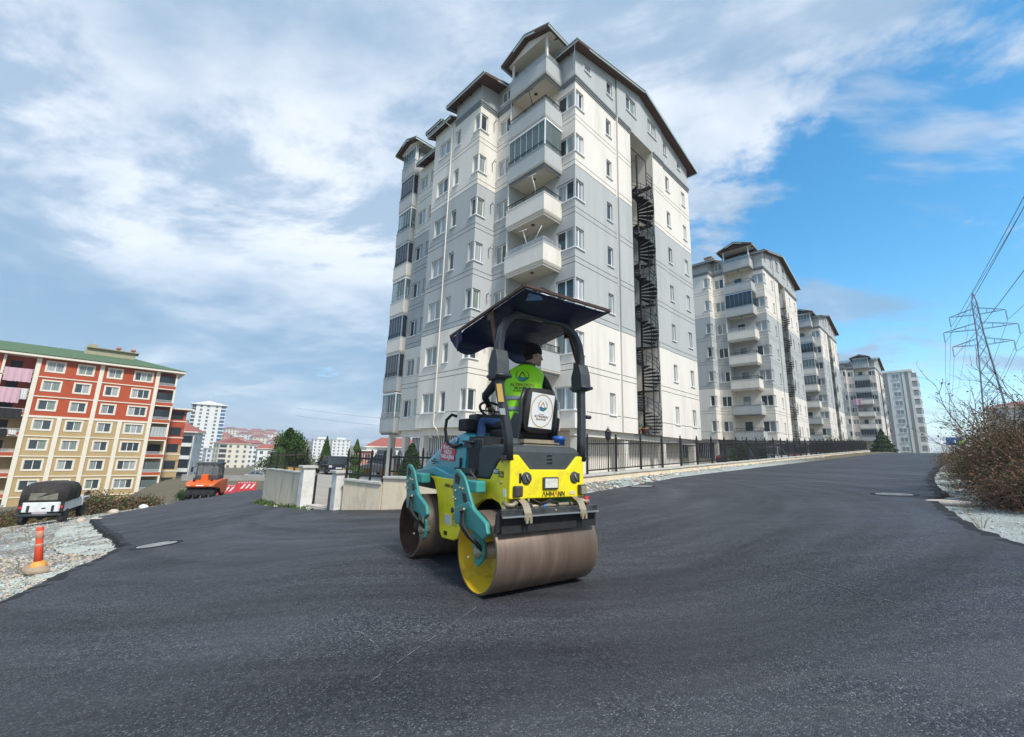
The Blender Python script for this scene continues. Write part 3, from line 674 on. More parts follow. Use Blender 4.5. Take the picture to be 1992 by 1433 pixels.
def apartment_block(label, loc_xy, z_attic, nf=7, seed=1, az=AZ, attic_style=0, stair_parts=True, glazed=None, group='apartment blocks climbing the street', rails=None, far_glazed=None):
    rg = random.Random(seed); FH = 2.9; base = -nf * FH; GR = base - 3.4; zo = -GR
    root = thing('apartment_block', label, 'apartment block', (loc_xy[0], loc_xy[1], z_attic + GR), -az, group)
    P = lambda u, v, z: Vector((-u, v, z + zo))
    kz1, kz2 = -2 * FH + .02, base + 2 * FH + .02
    zones = [(kz2, 0), (kz1, 1), (0.0, 0), (99, 1)]
    gro = sorted([-FH * k + e for k in range(1, nf) for e in (.02, .33)] + [base + .85])
    ridge_v, ridge_z, sl = 7.3, 3.75, .246
    topB = lambda s: ridge_z - abs(s - ridge_v) * sl - .10
    floors = range(1, nf + 1)
    # window lists -------------------------------------------------
    def wins(rows, z_lo=.9, z_hi=2.1):
        out = []
        for k in floors:
            for s0, s1, n in rows: out.append((s0, s1, -FH * k + z_lo, -FH * k + z_hi, n))
        return out
    A1 = wins([(0.06, 1.32, 2)]) ; A3 = wins([(4.05, 5.1, 2)]); A4 = wins([(5.36, 5.86, 1), (7.3, 7.82, 1), (8.45, 9.7, 2)]); A5 = wins([(11.9, 12.42, 1), (12.85, 13.9, 2)])
    R5 = wins([(-2.6, -2.02, 1)])
    B0 = wins([(.06, .78, 2), (3.1, 3.66, 1)]); B2 = wins([(10.95, 11.5, 1), (13.6, 14.2, 2)])
    doors = [(2.35, 3.25, -FH * k + .02, -FH * k + 2.15) for k in floors]
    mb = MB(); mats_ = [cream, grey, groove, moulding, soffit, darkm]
    h4 = lambda L_: [w[:4] for w in L_]
    QA = lambda v0: (lambda s, z, d: P(s, v0 + d, z))
    QB = lambda u0: (lambda s, z, d: P(u0 + d, s, z))
    # street-corner front, loggia back wall
    facade(mb, QA(0), 0, 3.9, base, 1.95, h4(A1) + doors + [(2.35, 3.25, .05, 1.9)], zones, gro)
    facade(mb, lambda s, z, d: P(3.9 + d, s, z), -1.2, 0, base, 1.9, [], zones)
    facade(mb, QA(-1.2), 3.9, 5.3, base, 1.62, h4(A3) + [(4.15, 5.0, .35, 1.3)], zones, gro)
    facade(mb, QB(5.3), -2.65, -1.2, base, 1.45, h4(R5), zones, gro, top=lambda s: ridge_z - (ridge_v - s) * sl - .1)
    facade(mb, QA(-2.65), 5.3, 7.9, base, 1.2, h4(A4[0:]), zones, gro); facade(mb, QA(-2.65), 7.9, 10.3, base, .3, h4(A4), [(kz2, 0), (kz1, 1), (99, 0)], gro); facade(mb, lambda s, z, d: P(7.9 - d, s, z), -2.65, 1, -.1, 1.2, [], [(99, 1)], (), top=lambda s: ridge_z - (ridge_v - s) * sl - .1)
    facade(mb, QA(-1.55), 10.3, 14.3, base, .05, h4(A5), [(kz2, 0), (kz1, 1), (99, 0)], gro)
    facade(mb, lambda s, z, d: P(10.3 - d, s, z), -2.65, -1.55, base, 1.2, [], zones)
    facade(mb, QA(-.6), 14.3, 16.2, base, 1.9, [(14.6, 15.5, -FH * k + .02, -FH * k + 2.15) for k in floors], zones)
    facade(mb, lambda s, z, d: P(14.3 + d, s, z), -1.55, -.6, base, 1.9, [], zones)
    facade(mb, lambda s, z, d: P(16.2 - d, s, z), -.6, 14.9, base, 1.6, [], zones)
    # gable side
    AT0 = [(.92, 1.46, 1.06, 1.62, 1), (3.25, 3.86, 1.05, 2.18, 1)]
    facade(mb, QB(0), 0, 4.24, base, 6, h4(B0) + h4(AT0), zones, gro, topB)
    facade(mb, QB(.06), 4.24, 4.36, base, 6, [], [(99, 0)] if False else [(0, 0), (99, 1)], (), topB)
    pr = -.05
    facade(mb, QB(pr), 4.36, 5.9, base, 0, [], zones, gro)
    facade(mb, QB(pr), 8.92, 10.5, base, 0, [], zones, gro)
    ATM = [(5.5, 6.75, 1.36, 2.62, 2), (8.4, 9.6, 1.36, 2.55, 2)]
    facade(mb, QB(pr), 4.36, 10.5, 0, 6, h4(ATM), zones, (), topB, extra=[ridge_v])
    AT2 = [(10.85, 11.3, 1.0, 2.15, 1), (13.1, 13.6, .95, 1.55, 1)]
    facade(mb, QB(0), 10.5, 14.9, base, 6, h4(B2) + h4(AT2), zones, gro, topB)
    for s in (4.36, 10.5):
        facade(mb, lambda t, z, d, s=s: P(pr + t, s, z), 0, .11, base, 3.0, [], zones)
    # stair recess
    facade(mb, QB(2.0), 5.9, 8.92, base, 0, [(6.2, 7.1, -FH * k + .02, -FH * k + 2.1) for k in floors], zones)
    facade(mb, lambda t, z, d: P(pr + t, 5.9, z), 0, 2.05, base, 0, [], zones); facade(mb, lambda t, z, d: P(pr + t, 8.92, z), 0, 2.05, base, 0, [], zones)
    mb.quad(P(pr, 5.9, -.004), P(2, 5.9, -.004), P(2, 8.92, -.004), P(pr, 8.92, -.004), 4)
    # back and underside
    facade(mb, lambda s, z, d: P(s, 14.9 - d, z), 0, 16.2, base, 1.9, [], zones)
    for (u0, u1, v0, v1) in ((0, 3.9, 0, 5.9), (0, 3.9, 8.92, 14.9), (3.9, 5.3, -1.2, 14.9), (5.3, 10.3, -2.65, 14.9), (10.3, 14.3, -1.55, 14.9), (14.3, 16.2, -.6, 14.9)):
        mb.quad(P(u0, v0, base), P(u1, v0, base), P(u1, v1, base), P(u0, v1, base), 4)
    mb.quad(P(2, 5.9, base + .002), P(3.9, 5.9, base + .002), P(3.9, 8.92, base + .002), P(2, 8.92, base + .002), 4)
    # dark rooms behind the openings
    for k in range(-1, nf):
        for (u0, u1, v0, v1) in ((.5, 3.5, .5, 5.4), (4.1, 15.8, .2, 14.4), (.5, 3.5, 9.4, 14.4)):
            pass
    wall = mb.build('wall', mats_, root)
    core = MB(); core.box2(P(.35, .35, base + .15), P(1.9, 5.7, -.1)); core.box2(P(.35, 9.15, base + .15), P(3.6, 14.6, -.1)); core.box2(P(2.3, .35, base + .15), P(3.6, 9.1, -.1)); core.box2(P(5.65, -2.3, base + .15), P(9.95, 14.5, -.1)); core.box2(P(4.2, -.85, base + .15), P(5.6, 14.5, -.1)); core.box2(P(10.0, -1.2, base + .15), P(14.0, 14.5, -.1)); core.box2(P(14.35, -.25, base + .15), P(15.85, 14.5, -.1)); core.box2(P(.35, 4.6, .05), P(4, 10.2, 2.2))
    core.build('dark_rooms', darkm, wall)
    # mouldings at attic level
    md = MB(); 
    for i, (h0, h1, o) in enumerate(((-.36, -.24, .035), (-.238, -.12, .075), (-.118, -.002, .12))):
        for (a, b) in ((P(-o, -o, h0), P(.05, 4.2, h1)), (P(-o, 10.52, h0), P(.05, 14.95, h1)), (P(pr - o, 4.42, h0), P(.0, 5.88, h1)), (P(pr - o, 8.95, h0), P(0, 10.45, h1)), (P(3.92, -1.2 - o, h0), P(5.28 - o, -1.1, h1)), (P(5.3 - o, -2.65 - o, h0), P(7.9, -2.55, h1)), (P(5.3 - o, -2.5, h0), P(5.4, -1.22, h1)), (P(.07, -o, h0), P(.93, .05, h1))):
            md.box2(a, b)
    md.build('cornice', moulding, root)
    # windows -------------------------------------------------------
    rzA, rzB = -math.pi / 2, 0.0
    def put(L_, where, fixed, curt=None):
        for s0, s1, a, b, n in L_:
            w, h = s1 - s0, b - a
            if where == 'A': add_window(root, P((s0 + s1) / 2, fixed + .10, a), rzA, w, h, n, rg, True, curt)
            else: add_window(root, P(fixed + .10, (s0 + s1) / 2, a), rzB, w, h, n, rg, True, curt)
    put(A1, 'A', 0); put(A3, 'A', -1.2); put([(4.15, 5.0, .35, 1.3, 2)], 'A', -1.2); put(A4, 'A', -2.65); put(A5, 'A', -1.55)
    put(R5, 'B', 5.3); put(B0, 'B', 0); put(AT0, 'B', 0); put(ATM, 'B', pr); put(B2, 'B', 0); put(AT2, 'B', 0)
    for (s0, s1, a, b) in doors: 
        o = obj_from('balcony_door', win_mesh(s1 - s0, round(b - a, 2), 1, 0)[0], root, P((s0 + s1) / 2, .1, a), rzA); obj_from('pane', win_mesh(s1 - s0, round(b - a, 2), 1, 0)[1][rg.choice([0, 2])], o)
    cpb = MB()
    for k in floors:
        z = -FH * k; cpb.box2(P(.04, .04, z + .9), P(.12, .12, z + 2.1)); cpb.box2(P(5.34, -2.61, z + .9), P(5.42, -2.53, z + 2.1))
    cpb.build('corner_mullion', pvc, root)
    # balconies -----------------------------------------------------
    pm = {0: grey, 1: grey, 2: grey}
    dark_rail = mat('dark_railing', (.025, .025, .027), .5, .4); light_rail = mat('silver_railing', (.60, .61, .60), .4, .6)
    rails = rails or {0: 'l', 1: 'd', 2: 'd', 3: 'd', 4: 'l', 5: 'd', 6: 'd', 7: 'l'}
    glazed = {2: 'c'} if glazed is None else glazed
    fgl = {1: 'd', 2: 'c', 3: 'd', 4: 'c', 5: 'd', 6: 'd', 7: 'c', 0: 'c'} if far_glazed is None else far_glazed
    def balcony(k, u0, u1, vf, vr, vl, spans, rail, gz, pmat, far=False):
        z = -FH * k
        b = MB()
        b.box2(P(u0 + .02, vf + .02, z - .14), P(u1 - .02, -.005 if not far else -.61, z))                           # slab
        t_ = .11
        b2 = MB()
        b2.box2(P(u0, vf, z - .06), P(u1, vf + t_, z + .92)); b2.box2(P(u0, vf + t_, z - .06), P(u0 + t_, vr - .003, z + .92)); b2.box2(P(u1 - t_, vf + t_, z - .06), P(u1, vl - .003, z + .92))
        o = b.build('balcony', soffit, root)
        b2.build('parapet', pmat, o)
        mo = MB()
        for h0, h1, q in ((-.30, -.20, .12), (-.198, -.062, .05)):
            mo.box2(P(u0 + q, vf + q, z + h0), P(u1 - q, vf + q + .06, z + h1)); mo.box2(P(u0 + q, vf + q + .06, z + h0), P(u0 + q + .06, vr - .003, z + h1))
        mo.build('moulding', moulding if pmat is grey else pmat, o)
        cp_ = MB(); cp_.box2(P(u0 - .03, vf - .03, z + .922), P(u1 + .03, vf + t_ + .02, z + .955)); cp_.box2(P(u0 - .03, vf + t_ + .022, z + .922), P(u0 + t_ + .02, vr - .003, z + .955)); cp_.build('coping', pvc if pmat is cream else alum, o)
        rm = dark_rail if rail == 'd' else light_rail
        rb = MB(); zt = z + 1.27; inset = .05
        A_, B_, C_ = P(u1 - inset, vf + inset, zt), P(u0 + inset, vf + inset, zt), P(u0 + inset, vr - .02, zt)
        for p, q in ((A_, B_), (B_, C_)):
            hs_ = (0, -.3) if rail == 'd' else (0, -.1, -.2)
            for dz in hs_: rb.bar(p + Vector((0, 0, dz)), q + Vector((0, 0, dz)), .035)
            L_ = (q - p).length; n = max(2, int(L_ / (.11 if rail == 'd' else .6)))
            for i in range(n + 1):
                c = p + (q - p) * (i / n); rb.bar(c + Vector((0, 0, -.315)), c, .016 if rail == 'd' and i % 6 else .035)
        rb.build('railing', rm, o)
        if gz:
            g = GLZ_D if gz == 'd' else GLZ_C; zt2 = z + FH - .32 if k else z + 2.2
            h = zt2 - (z + .96); n = 6 if not far else 5; w = (u1 - u0 - .1) / n
            for i in range(n):
                obj_from('glazing_panel', panel_mesh(w, h, g, gz), o, P(u0 + .05 + (i + .5) * w, vf + .055, z + .96), rzA)
            ns = 2 if not far else 1; ws = (vr - vf - .12) / ns
            for i in range(ns): obj_from('glazing_panel', panel_mesh(ws, h, g, gz), o, P(u0 + .055, vf + .1 + (i + .5) * ws, z + .96), 0)
            fr = MB(); fr.bar(P(u0 + .05, vf + .05, zt2 + .04), P(u1 - .05, vf + .05, zt2 + .04), .09, .1); fr.bar(P(u0 + .05, vf + .05, zt2 + .04), P(u0 + .05, vr, zt2 + .04), .09, .1); fr.bar(P(u0 + .05, vf + .05, z + .95), P(u0 + .05, vf + .05, zt2), .06)
            for i in range(n + 1): fr.bar(P(u0 + .05 + i * w, vf + .055, z + .96), P(u0 + .05 + i * w, vf + .055, zt2), .02)
            fr.build('glazing_frame', pvc if gz == 'c' else alum, o)
            cb = MB(); nn_ = 24
            if gz == 'c':
                pts_ = [P(u0 + .25 + (u1 - u0 - .4) * i / nn_, vf + .35 + .04 * math.sin(i * 2.1), 0) for i in range(nn_ + 1)]
                for p, q in zip(pts_, pts_[1:]): cb.quad(p + Vector((0, 0, z + .3)), q + Vector((0, 0, z + .3)), q + Vector((0, 0, zt2)), p + Vector((0, 0, zt2)))
                cb.build('curtain', curtain_m, o)
        lp = MB(); lp.lathe([(.09, z - .19), (.11, z - .142)], P((u0 + u1) / 2, (vf + 0) / 2, -0.0), 10); 
        lp.build('ceiling_lamp', rafter, o)
        return o
    for k in range(0, nf + 1):
        pmat = cream if k in (3, 4, 5) else grey
        balcony(k, .93, 3.9, -1.5, 0, -1.2, 6, rails.get(k, 'd'), glazed.get(k), pmat)
        balcony(k, 14.25, 16.25, -1.98, -1.55, -.6, 5, 'd' if k in (1, 2, 3, 5, 6) else 'l', fgl.get(k, 'd'), pmat, True)
    # roof ----------------------------------------------------------
    def slab(name, a, b, c, d, th=.13, edge=True):
        """a,b eave; c,d ridge side"""
        q = [a, b, c, d]; b1 = MB(); dn = Vector((0, 0, -th))
        b1.add(q + [p + dn * .35 for p in q], [(0, 1, 2, 3), (7, 6, 5, 4), (0, 4, 5, 1), (1, 5, 6, 2), (2, 6, 7, 3), (3, 7, 4, 0)])
        o = b1.build('roof', roofm, root)
        b2 = MB(); q2 = [p + dn * .36 for p in q]; 
        b2.add(q2 + [p + dn * .64 for p in q2], [(0, 1, 2, 3), (7, 6, 5, 4), (0, 4, 5, 1), (1, 5, 6, 2), (2, 6, 7, 3), (3, 7, 4, 0)]); b2.build('timber_soffit', rafter, o)
        if edge:
            b3 = MB()
            for p, r in ((a, b), (b, c), (d, a)):
                e = (r - p).normalized(); nn = e.cross(Vector((0, 0, 1))).normalized() * .03
                b3.bar(p + nn + Vector((0, 0, -.08)), r + nn + Vector((0, 0, -.08)), .05, .23)
            b3.build('fascia', fascia, o)
        # rafters under the overhang
        b4 = MB(); n = max(2, int((b - a).length / .9))
        for i in range(n + 1):
            p = a + (b - a) * (i / n); r = d + (c - d) * (i / n); e = (r - p).normalized()
            b4.bar(p + e * .05 + dn * 1.5, p + e * 1.15 + dn * 1.5, .07, .1)
        b4.build('rafter_ends', rafter, o); return o
    zr = lambda v: ridge_z - abs(v - ridge_v) * sl
    OV = -.55
    slab('r', P(OV, 15.6, zr(15.6)), P(16.6, 15.6, zr(15.6)), P(16.6, ridge_v, ridge_z), P(OV, ridge_v, ridge_z))
    slab('r', P(OV, -.5, zr(-.5)), P(4.4, -.5, zr(-.5)), P(4.4, ridge_v, ridge_z), P(OV, ridge_v, ridge_z))
    slab('r', P(4.42, -3.25, zr(-3.25)), P(8.35, -3.25, zr(-3.25)), P(8.35, ridge_v, ridge_z), P(4.42, ridge_v, ridge_z))
    slab('r', P(8.0, -3.1, .34), P(10.75, -3.1, .34), P(10.75, 1.2, 1.9), P(8.0, 1.2, 1.9)); slab('r', P(8.37, .6, zr(.6)), P(10.75, .6, zr(.6)), P(10.75, ridge_v, ridge_z), P(8.37, ridge_v, ridge_z))
    slab('r', P(10.3, -2.2, .12), P(13.7, -2.2, .12), P(13.7, 1.6, 1.75), P(10.3, 1.6, 1.75))
    slab('r', P(10.77, 1.0, zr(1.0)), P(16.6, 1.0, zr(1.0)), P(16.6, ridge_v, ridge_z), P(10.77, ridge_v, ridge_z))
    for (um, hw, zr_, ze, vf) in ((2.38, 2.0, 3.2, 2.42, -1.95), (15.25, 1.6, 3.05, 2.45, -2.4)):
        vb = 3.2
        slab('r', P(um - hw, vb, ze), P(um - hw, vf, ze), P(um, vf, zr_), P(um, vb, zr_), .1)
        slab('r', P(um + hw, vf, ze), P(um + hw, vb, ze), P(um, vb, zr_), P(um, vf, zr_), .1)
        gb = MB(); gb.prism([(um - hw + .3, ze - .02), (um + hw - .3, ze - .02), (um, zr_ - .18)], lambda p: P(p[0], vf + .42, p[1]), lambda p: P(p[0], vf + .48, p[1])); gb.build('gable_board', cream if attic_style == 0 else rafter, root)
        for uu in (um - hw + .62, um + hw - .6):
            pb = MB(); pb.box2(P(uu - .06, vf + .52, .9), P(uu + .06, vf + .64, ze + .1)); pb.build('porch_post', cream, root)
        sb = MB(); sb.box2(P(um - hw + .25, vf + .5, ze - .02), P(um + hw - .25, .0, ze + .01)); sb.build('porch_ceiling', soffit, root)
    # dormer between
    db = MB(); db.box2(P(10.6, -1.5, .1), P(12.2, 2.6, 2.05)); db.build('dormer', grey, root)
    slab('r', P(10.35, -2.3, 2.1), P(12.45, -2.3, 2.1), P(12.45, 2.8, 2.75), P(10.35, 2.8, 2.75))
    cb = MB(); cb.box2(P(7.4, 4.6, 2.9), P(8.3, 5.5, 5.2)); cb.box2(P(7.3, 4.5, 5.202), P(8.4, 5.6, 5.35)); o = cb.build('chimney', chim, root)
    # rain pipes and vent elbows
    pb = MB(); pb.tube([P(8.6, -3.05, .22), P(8.3, -2.8, -.15), P(8.15, -2.74, -.4), P(8.15, -2.74, base + .4), P(8.15, -2.74, base + .15), P(7.9, -2.6, base - .15), P(7.9, -2.5, base - .6)], .036, 8); pb.build('rain_pipe', cream, root)
    pb = MB(); pb.tube([P(3.98, -1.28, -.1), P(3.98, -1.28, base + .1)], .045, 8); pb.build('rain_pipe', cream, root)
    for k in floors:
        pb = MB(); pb.tube([P(5.27, -1.55, -FH * k + 1.95), P(4.95, -1.6, -FH * k + 2.0), P(4.9, -1.6, -FH * k + 1.82)], .04, 8); pb.build('flue_pipe', alum, root)
    st = MB(); st.tube([P(-.35, -.45, 1.75), P(.1, -.1, .4)], .03, 6); st.build('stay_pipe', alum, root)
    # ground storey: garage set back behind columns
    gm = MB(); 
    gm.box2(P(1.2, 2.2, GR), P(15.6, 14.2, base - .02), 0); gb = gm.build('garage_wall', cream, root)
    bm_ = MB(); bm_.box2(P(5.5, -2.3, base - .42), P(10.1, -2.0, base - .004)); bm_.box2(P(10.5, -1.3, base - .42), P(16.0, -1.0, base - .004)); bm_.box2(P(.25, .3, base - .35), P(.55, 14.6, base - .004)); bm_.build('beam', cream, root)
    for (u, v) in ((.4, .6), (.4, 5.0), (.4, 9.6), (.4, 14.2), (5.7, -2.15), (9.9, -2.15), (13.8, -1.15), (15.8, -1.15)):
        cb = MB(); cb.box2(P(u - .2, v - .2, GR), P(u + .2, v + .2, base - .44)); cb.build('column', cream, root)
    # barred vents across the open parking level
    for (u0, u1, v) in ((5.95, 9.65, -1.75), (10.15, 13.55, -.75)):
        vb = MB(); vb.box2(P(u0, v - .04, GR), P(u1, v, base - .45)); o = vb.build('vent_opening', darkm, root)
        for i in range(18):
            x = u0 + .1 + i * (u1 - u0 - .2) / 17; s_ = MB(); s_.box2(P(x - .03, v - .1, base - 2.6), P(x + .03, v - .06, base - .45)); s_.build('bar', pvc, o)
    # fire escape in the recess --------------------------------------
    fe = MB(); cu, cv, Rr = .55, 7.75, 1.05
    fe.tube([P(cu, cv, base + .05), P(cu, cv, -.6)], .07, 10)
    fo = fe.build('fire_escape', iron, root)
    NT = 15; tm = MB(); w0, w1 = .16, .46
    tm.add([(0.07, -w0 / 2, 0), (Rr, -w1 / 2, 0), (Rr, w1 / 2, 0), (.07, w0 / 2, 0), (0.07, -w0 / 2, -.06), (Rr, -w1 / 2, -.06), (Rr, w1 / 2, -.06), (.07, w0 / 2, -.06)], [(0, 1, 2, 3), (7, 6, 5, 4), (0, 4, 5, 1), (1, 5, 6, 2), (2, 6, 7, 3), (3, 7, 4, 0)])
    trm = tm.mesh('tread', iron)
    rl = MB(); joined = MB()
    for k in range(nf - 1):
        z0 = base + .08 + k * FH
        hel = []
        for i in range(NT):
            a = R_(75) - i / NT * 2 * math.pi * .86
            z = z0 + (i + 1) * FH / (NT + 1)
            if stair_parts: obj_from('tread', trm, fo, P(cu, cv, z), a)
            else: joined.add([Matrix.Rotation(a, 3, 'Z') @ Vector(v) + P(cu, cv, z) for v in tm.v], tm.f)
            hel.append(P(cu, cv, z) + Vector((math.cos(a), math.sin(a), 0)) * Rr)
        for dz in (.35, .62, .9): rl.tube([p + Vector((0, 0, dz)) for p in hel], .018, 5)
        for p in hel[::2]: rl.bar(p, p + Vector((0, 0, .9)), .025)
        z = z0 + FH - .12                                    # landing frame
        lb = MB(); lb.box2(P(.65, 8.3, z), P(1.95, 8.86, z + .05)); lb.box2(P(.02, 8.45, z), P(.65, 8.84, z + .05)); lb.build('landing', iron, fo)
        for h in (.05, .35, .62, .9): rl.bar(P(.03, 8.05, z + h), P(.03, 8.84, z + h), .03)
        rl.bar(P(.03, 8.05, z - .75), P(.03, 8.05, z + .92), .035); rl.bar(P(.03, 8.84, z - .75), P(.03, 8.84, z + .92), .035); rl.bar(P(.03, 8.05, z - .75), P(.03, 8.84, z - .75), .035)
    for v in (6.02, 8.05): rl.bar(P(.03, v, base + .05), P(.03, v, -1.2), .045)
    rl.bar(P(.03, 6.02, -1.2), P(.03, 8.05, -1.2), .045)
    rl.build('stair_railing', iron, fo)
    if not stair_parts: joined.build('treads', iron, fo)
    lb = MB(); lb.box2(P(0.0, 5.95, base - .02), P(1.95, 8.88, base + .045)); lb.build('landing', iron, fo)
    return root, P

B1, PB1 = apartment_block('tall grey and cream corner block nearest the road roller, with a black spiral fire escape', (O1.x, O1.y), O1.z, 7, 3)
def on_b1(u, v, z): return B1.matrix_basis @ PB1(u, v, z)
bpy.context.view_layer.update()
for lab, xy, za, nf, seed, gl, st in (
    ('second block up the street with a dark glazed balcony near its top', (29.17, 46.84), 23.83, 7, 11, {2: 'd'}, 1),
    ('third block up the street with glazed balconies on its middle floors', (54.8, 73.13), 25.28, 7, 12, {0: 'c', 2: 'd', 3: 'c', 4: 'c'}, 1),
    ('fourth, lower grey block before the beige tower at the top of the street', (86.9, 99.76), 24.07, 6, 13, {0: 'c', 2: 'd', 3: 'd', 6: 'd'}, 1)):
    apartment_block(lab, xy, za, nf, seed, stair_parts=False, glazed=gl, attic_style=st, rails={k: ('d' if k % 3 else 'l') for k in range(9)}, far_glazed={k: 'd' for k in range(1, 8)})
# ------------------------------------------------------------ red and ochre block across the valley road
red_r = mat('brick_red_render', (.43, .075, .026), .9, var=.10, scale=.7, dirt=(.33, .10, .06), dirt_amt=.4)
ochre = mat('ochre_render', (.46, .33, .16), .9, var=.08, scale=.7, dirt=(.42, .31, .16), dirt_amt=.4)
trim = mat('cream_trim', (.76, .70, .58), .85, var=.06)
green_roof = mat('green_roof_tiles', (.085, .145, .075), .85, var=.25, scale=3)
red_roof = mat('red_roof_tiles', (.33, .10, .075), .85, var=.25, scale=3)
white_w = mat('white_render', (.74, .74, .71), .9, var=.05, scale=.5)
pink = mat('pink_cloth', (.62, .40, .46), .9, var=.1, scale=6); white_c = mat('white_cloth', (.75, .74, .72), .9, var=.05); black_c = mat('black_cloth', (.02, .02, .022), .9); blue_c = mat('blue_cloth', (.10, .25, .55), .9)
def red_block():
    rg = random.Random(5); FH = 2.9; NF = 7; base = -NF * FH - 1.2; zo = -base
    px_, py_ = -60.6, 72.35
    root = thing('apartment_block', 'red and ochre apartment block with a green roof and laundry on its balconies', 'apartment block', (px_, py_, 13.28 + base), -AZ)
    P = lambda x, y, z: Vector((x, y, z + zo))
    mb = MB(); zsp = -3 * FH
    rows = [(-12.1, 1.75, 2), (-8.8, 1.6, 2), (-5.4, 1.5, 2), (-1.85, 2.15, 3)]
    holes = []
    for k in range(1, NF + 1):
        for c, w, n in rows: holes.append((c - w / 2, c + w / 2, -FH * k + 1.0, -FH * k + 2.35, n))
    Q = lambda s, z, d: P(-d, s, z)
    facade(mb, Q, -13.9, 0, base, -.05, [h[:4] for h in holes], [(zsp, 1), (99, 0)])
    facade(mb, lambda s, z, d: P(s, 0, z), -14, 0, base, -.05, [], [(zsp, 1), (99, 0)])
    facade(mb, lambda s, z, d: P(-1.6, s, z), -17.4, -13.9, base, -.05, [(-16.8, -15.6, -FH * k + .1, -FH * k + 2.2) for k in range(1, NF + 1)], [(zsp, 1), (99, 0)])
    facade(mb, lambda s, z, d: P(-.2 - d, s, z), -27, -17.4, base, -.05, [], [(zsp, 1), (99, 0)])
    facade(mb, lambda s, z, d: P(s, -17.4, z), -1.6, -.2, base, -.05, [], [(99, 0)])
    facade(mb, lambda s, z, d: P(-1.5, s, z), 0, 2.7, base, -.05, [(.5, 2.2, -FH * k + .1, -FH * k + 2.2) for k in range(1, NF + 1)], [(zsp, 1), (99, 0)])
    facade(mb, lambda s, z, d: P(-3.2, s, z), 2.7, 5.2, base, -2 * FH - .3, [(3.2, 4.8, -FH * k + .9, -FH * k + 2.3) for k in range(3, NF + 1)], [(zsp - FH, 1), (99, 0)])
    facade(mb, lambda s, z, d: P(s, 5.2, z), -14, -3.2, base, -2 * FH - .3, [], [(zsp - FH, 1), (99, 0)]); facade(mb, lambda s, z, d: P(s, 2.7, z), -14, -1.5, base, -.05, [], [(99, 0)])
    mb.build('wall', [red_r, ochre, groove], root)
    core = MB(); core.box2(P(-.35, -13.6, base), P(-13, -.3, -.3)); core.box2(P(-1.9, -17.2, base), P(-13, -13.7, -.3)); core.box2(P(-1.8, -.1, base), P(-13, 2.5, -.3)); core.box2(P(-3.5, 2.75, base), P(-13, 5.0, -6.2)); core.box2(P(-.5, -26.8, base), P(-13, -17.6, -.3)); core.build('dark_rooms', darkm, root)
    for s0, s1, a, b, n in holes:
        o = add_window(root, P(-.09, (s0 + s1) / 2, a), 0, s1 - s0, b - a, n, rg, False)
        sm_ = MB(); e = .2; w = s1 - s0; h = b - a
        for y0, y1, z0, z1 in ((-w / 2 - e, w / 2 + e, -e, -.003), (-w / 2 - e, w / 2 + e, h + .003, h + e), (-w / 2 - e, -w / 2 - .003, 0, h), (w / 2 + .003, w / 2 + e, 0, h)): sm_.box2((.05, y0, z0), (.15, y1, z1))
        sm_.build('surround', trim, o)
    for s, z1 in ((-13.9, 0), (-7.0, 0), (0, 0), (-10.45, zsp), (-3.65, zsp)):
        b = MB(); b.box2(P(-.1, s - .26, base), P(.14, s + .26, z1 - .1)); b.build('pilaster', trim, root)
    for k in range(1, NF + 1):
        b = MB(); hh = .3 if k == 3 else .15; b.box2(P(-.1, -13.62, -FH * k - hh + .1), P(.10, -.28, -FH * k + .1)); b.build('floor_band', trim, root)
    # balconies right and left
    for k in range(1, NF + 1):
        z = -FH * k
        for (y0, y1, xf, nm) in ((.28, 2.65, .05, 'r'), (-17.1, -14.2, .0, 'l')):
            b = MB(); b.box2(P(xf - 1.5, y0, z - .12), P(xf + .1, y1, z + .03)); o = b.build('balcony', trim, root)
            b = MB(); b.box2(P(xf - .02, y0 + .02, z + .032), P(xf + .09, y1 - .02, z + .55)); b.build('parapet', red_r, o)
            b = MB(); b.box2(P(xf - .03, y0, z + .552), P(xf + .11, y1, z + .62))
            for zz in (.78, .95): b.bar(P(xf + .03, y0, z + zz), P(xf + .03, y1, z + zz), .045)
            b.build('railing', pvc, o)
            g = [GLZ_D, GLZ_D, GLZ_D, None, None, GLZ_C, GLZ_C][k - 1] if nm == 'r' else None
            if nm == 'r' and k == 4: g = GL[1]
            if g:
                for i in range(5):
                    w = (y1 - y0 - .3) / 5; obj_from('glazing_panel', panel_mesh(w, 1.55, g, g.name), o, P(xf - .02, y0 + .12 + (i + .5) * w, z + .64), 0)
        b = MB(); b.box2(P(-.25, 2.42, z), P(.12, 2.68, z + FH - .13)); b.build('pillar', trim, root)
        b = MB(); b.box2(P(-.25, -17.38, z), P(.12, -17.12, z + FH - .13)); b.build('pillar', trim, root)
        if k >= 3:
            b = MB(); b.box2(P(-3.28, 2.72, z + .45), P(-3.02, 5.3, z + .62)); o = b.build('balcony', trim, root); obj_from('glazing_panel', panel_mesh(1.6, 1.4, GLZ_D, 'rd'), o, P(-3.15, 4.0, z + .9))
            b = MB(); b.box2(P(-3.3, 2.75, z - .55), P(-3.1, 5.2, z + .45)); b.build('parapet', red_r if k < 5 else ochre, o)
    # eaves and hipped roof
    b = MB(); b.box2(P(-14.6, -18.2, -.05), P(.9, 3.6, .28)); b.box2(P(-14.6, -27.5, -.05), P(.55, -18.203, .33)); b.box2(P(-14, 2.72, -2 * FH - .3), P(-2.2, 6.1, -2 * FH - .05)); b.build('eaves', trim, root)
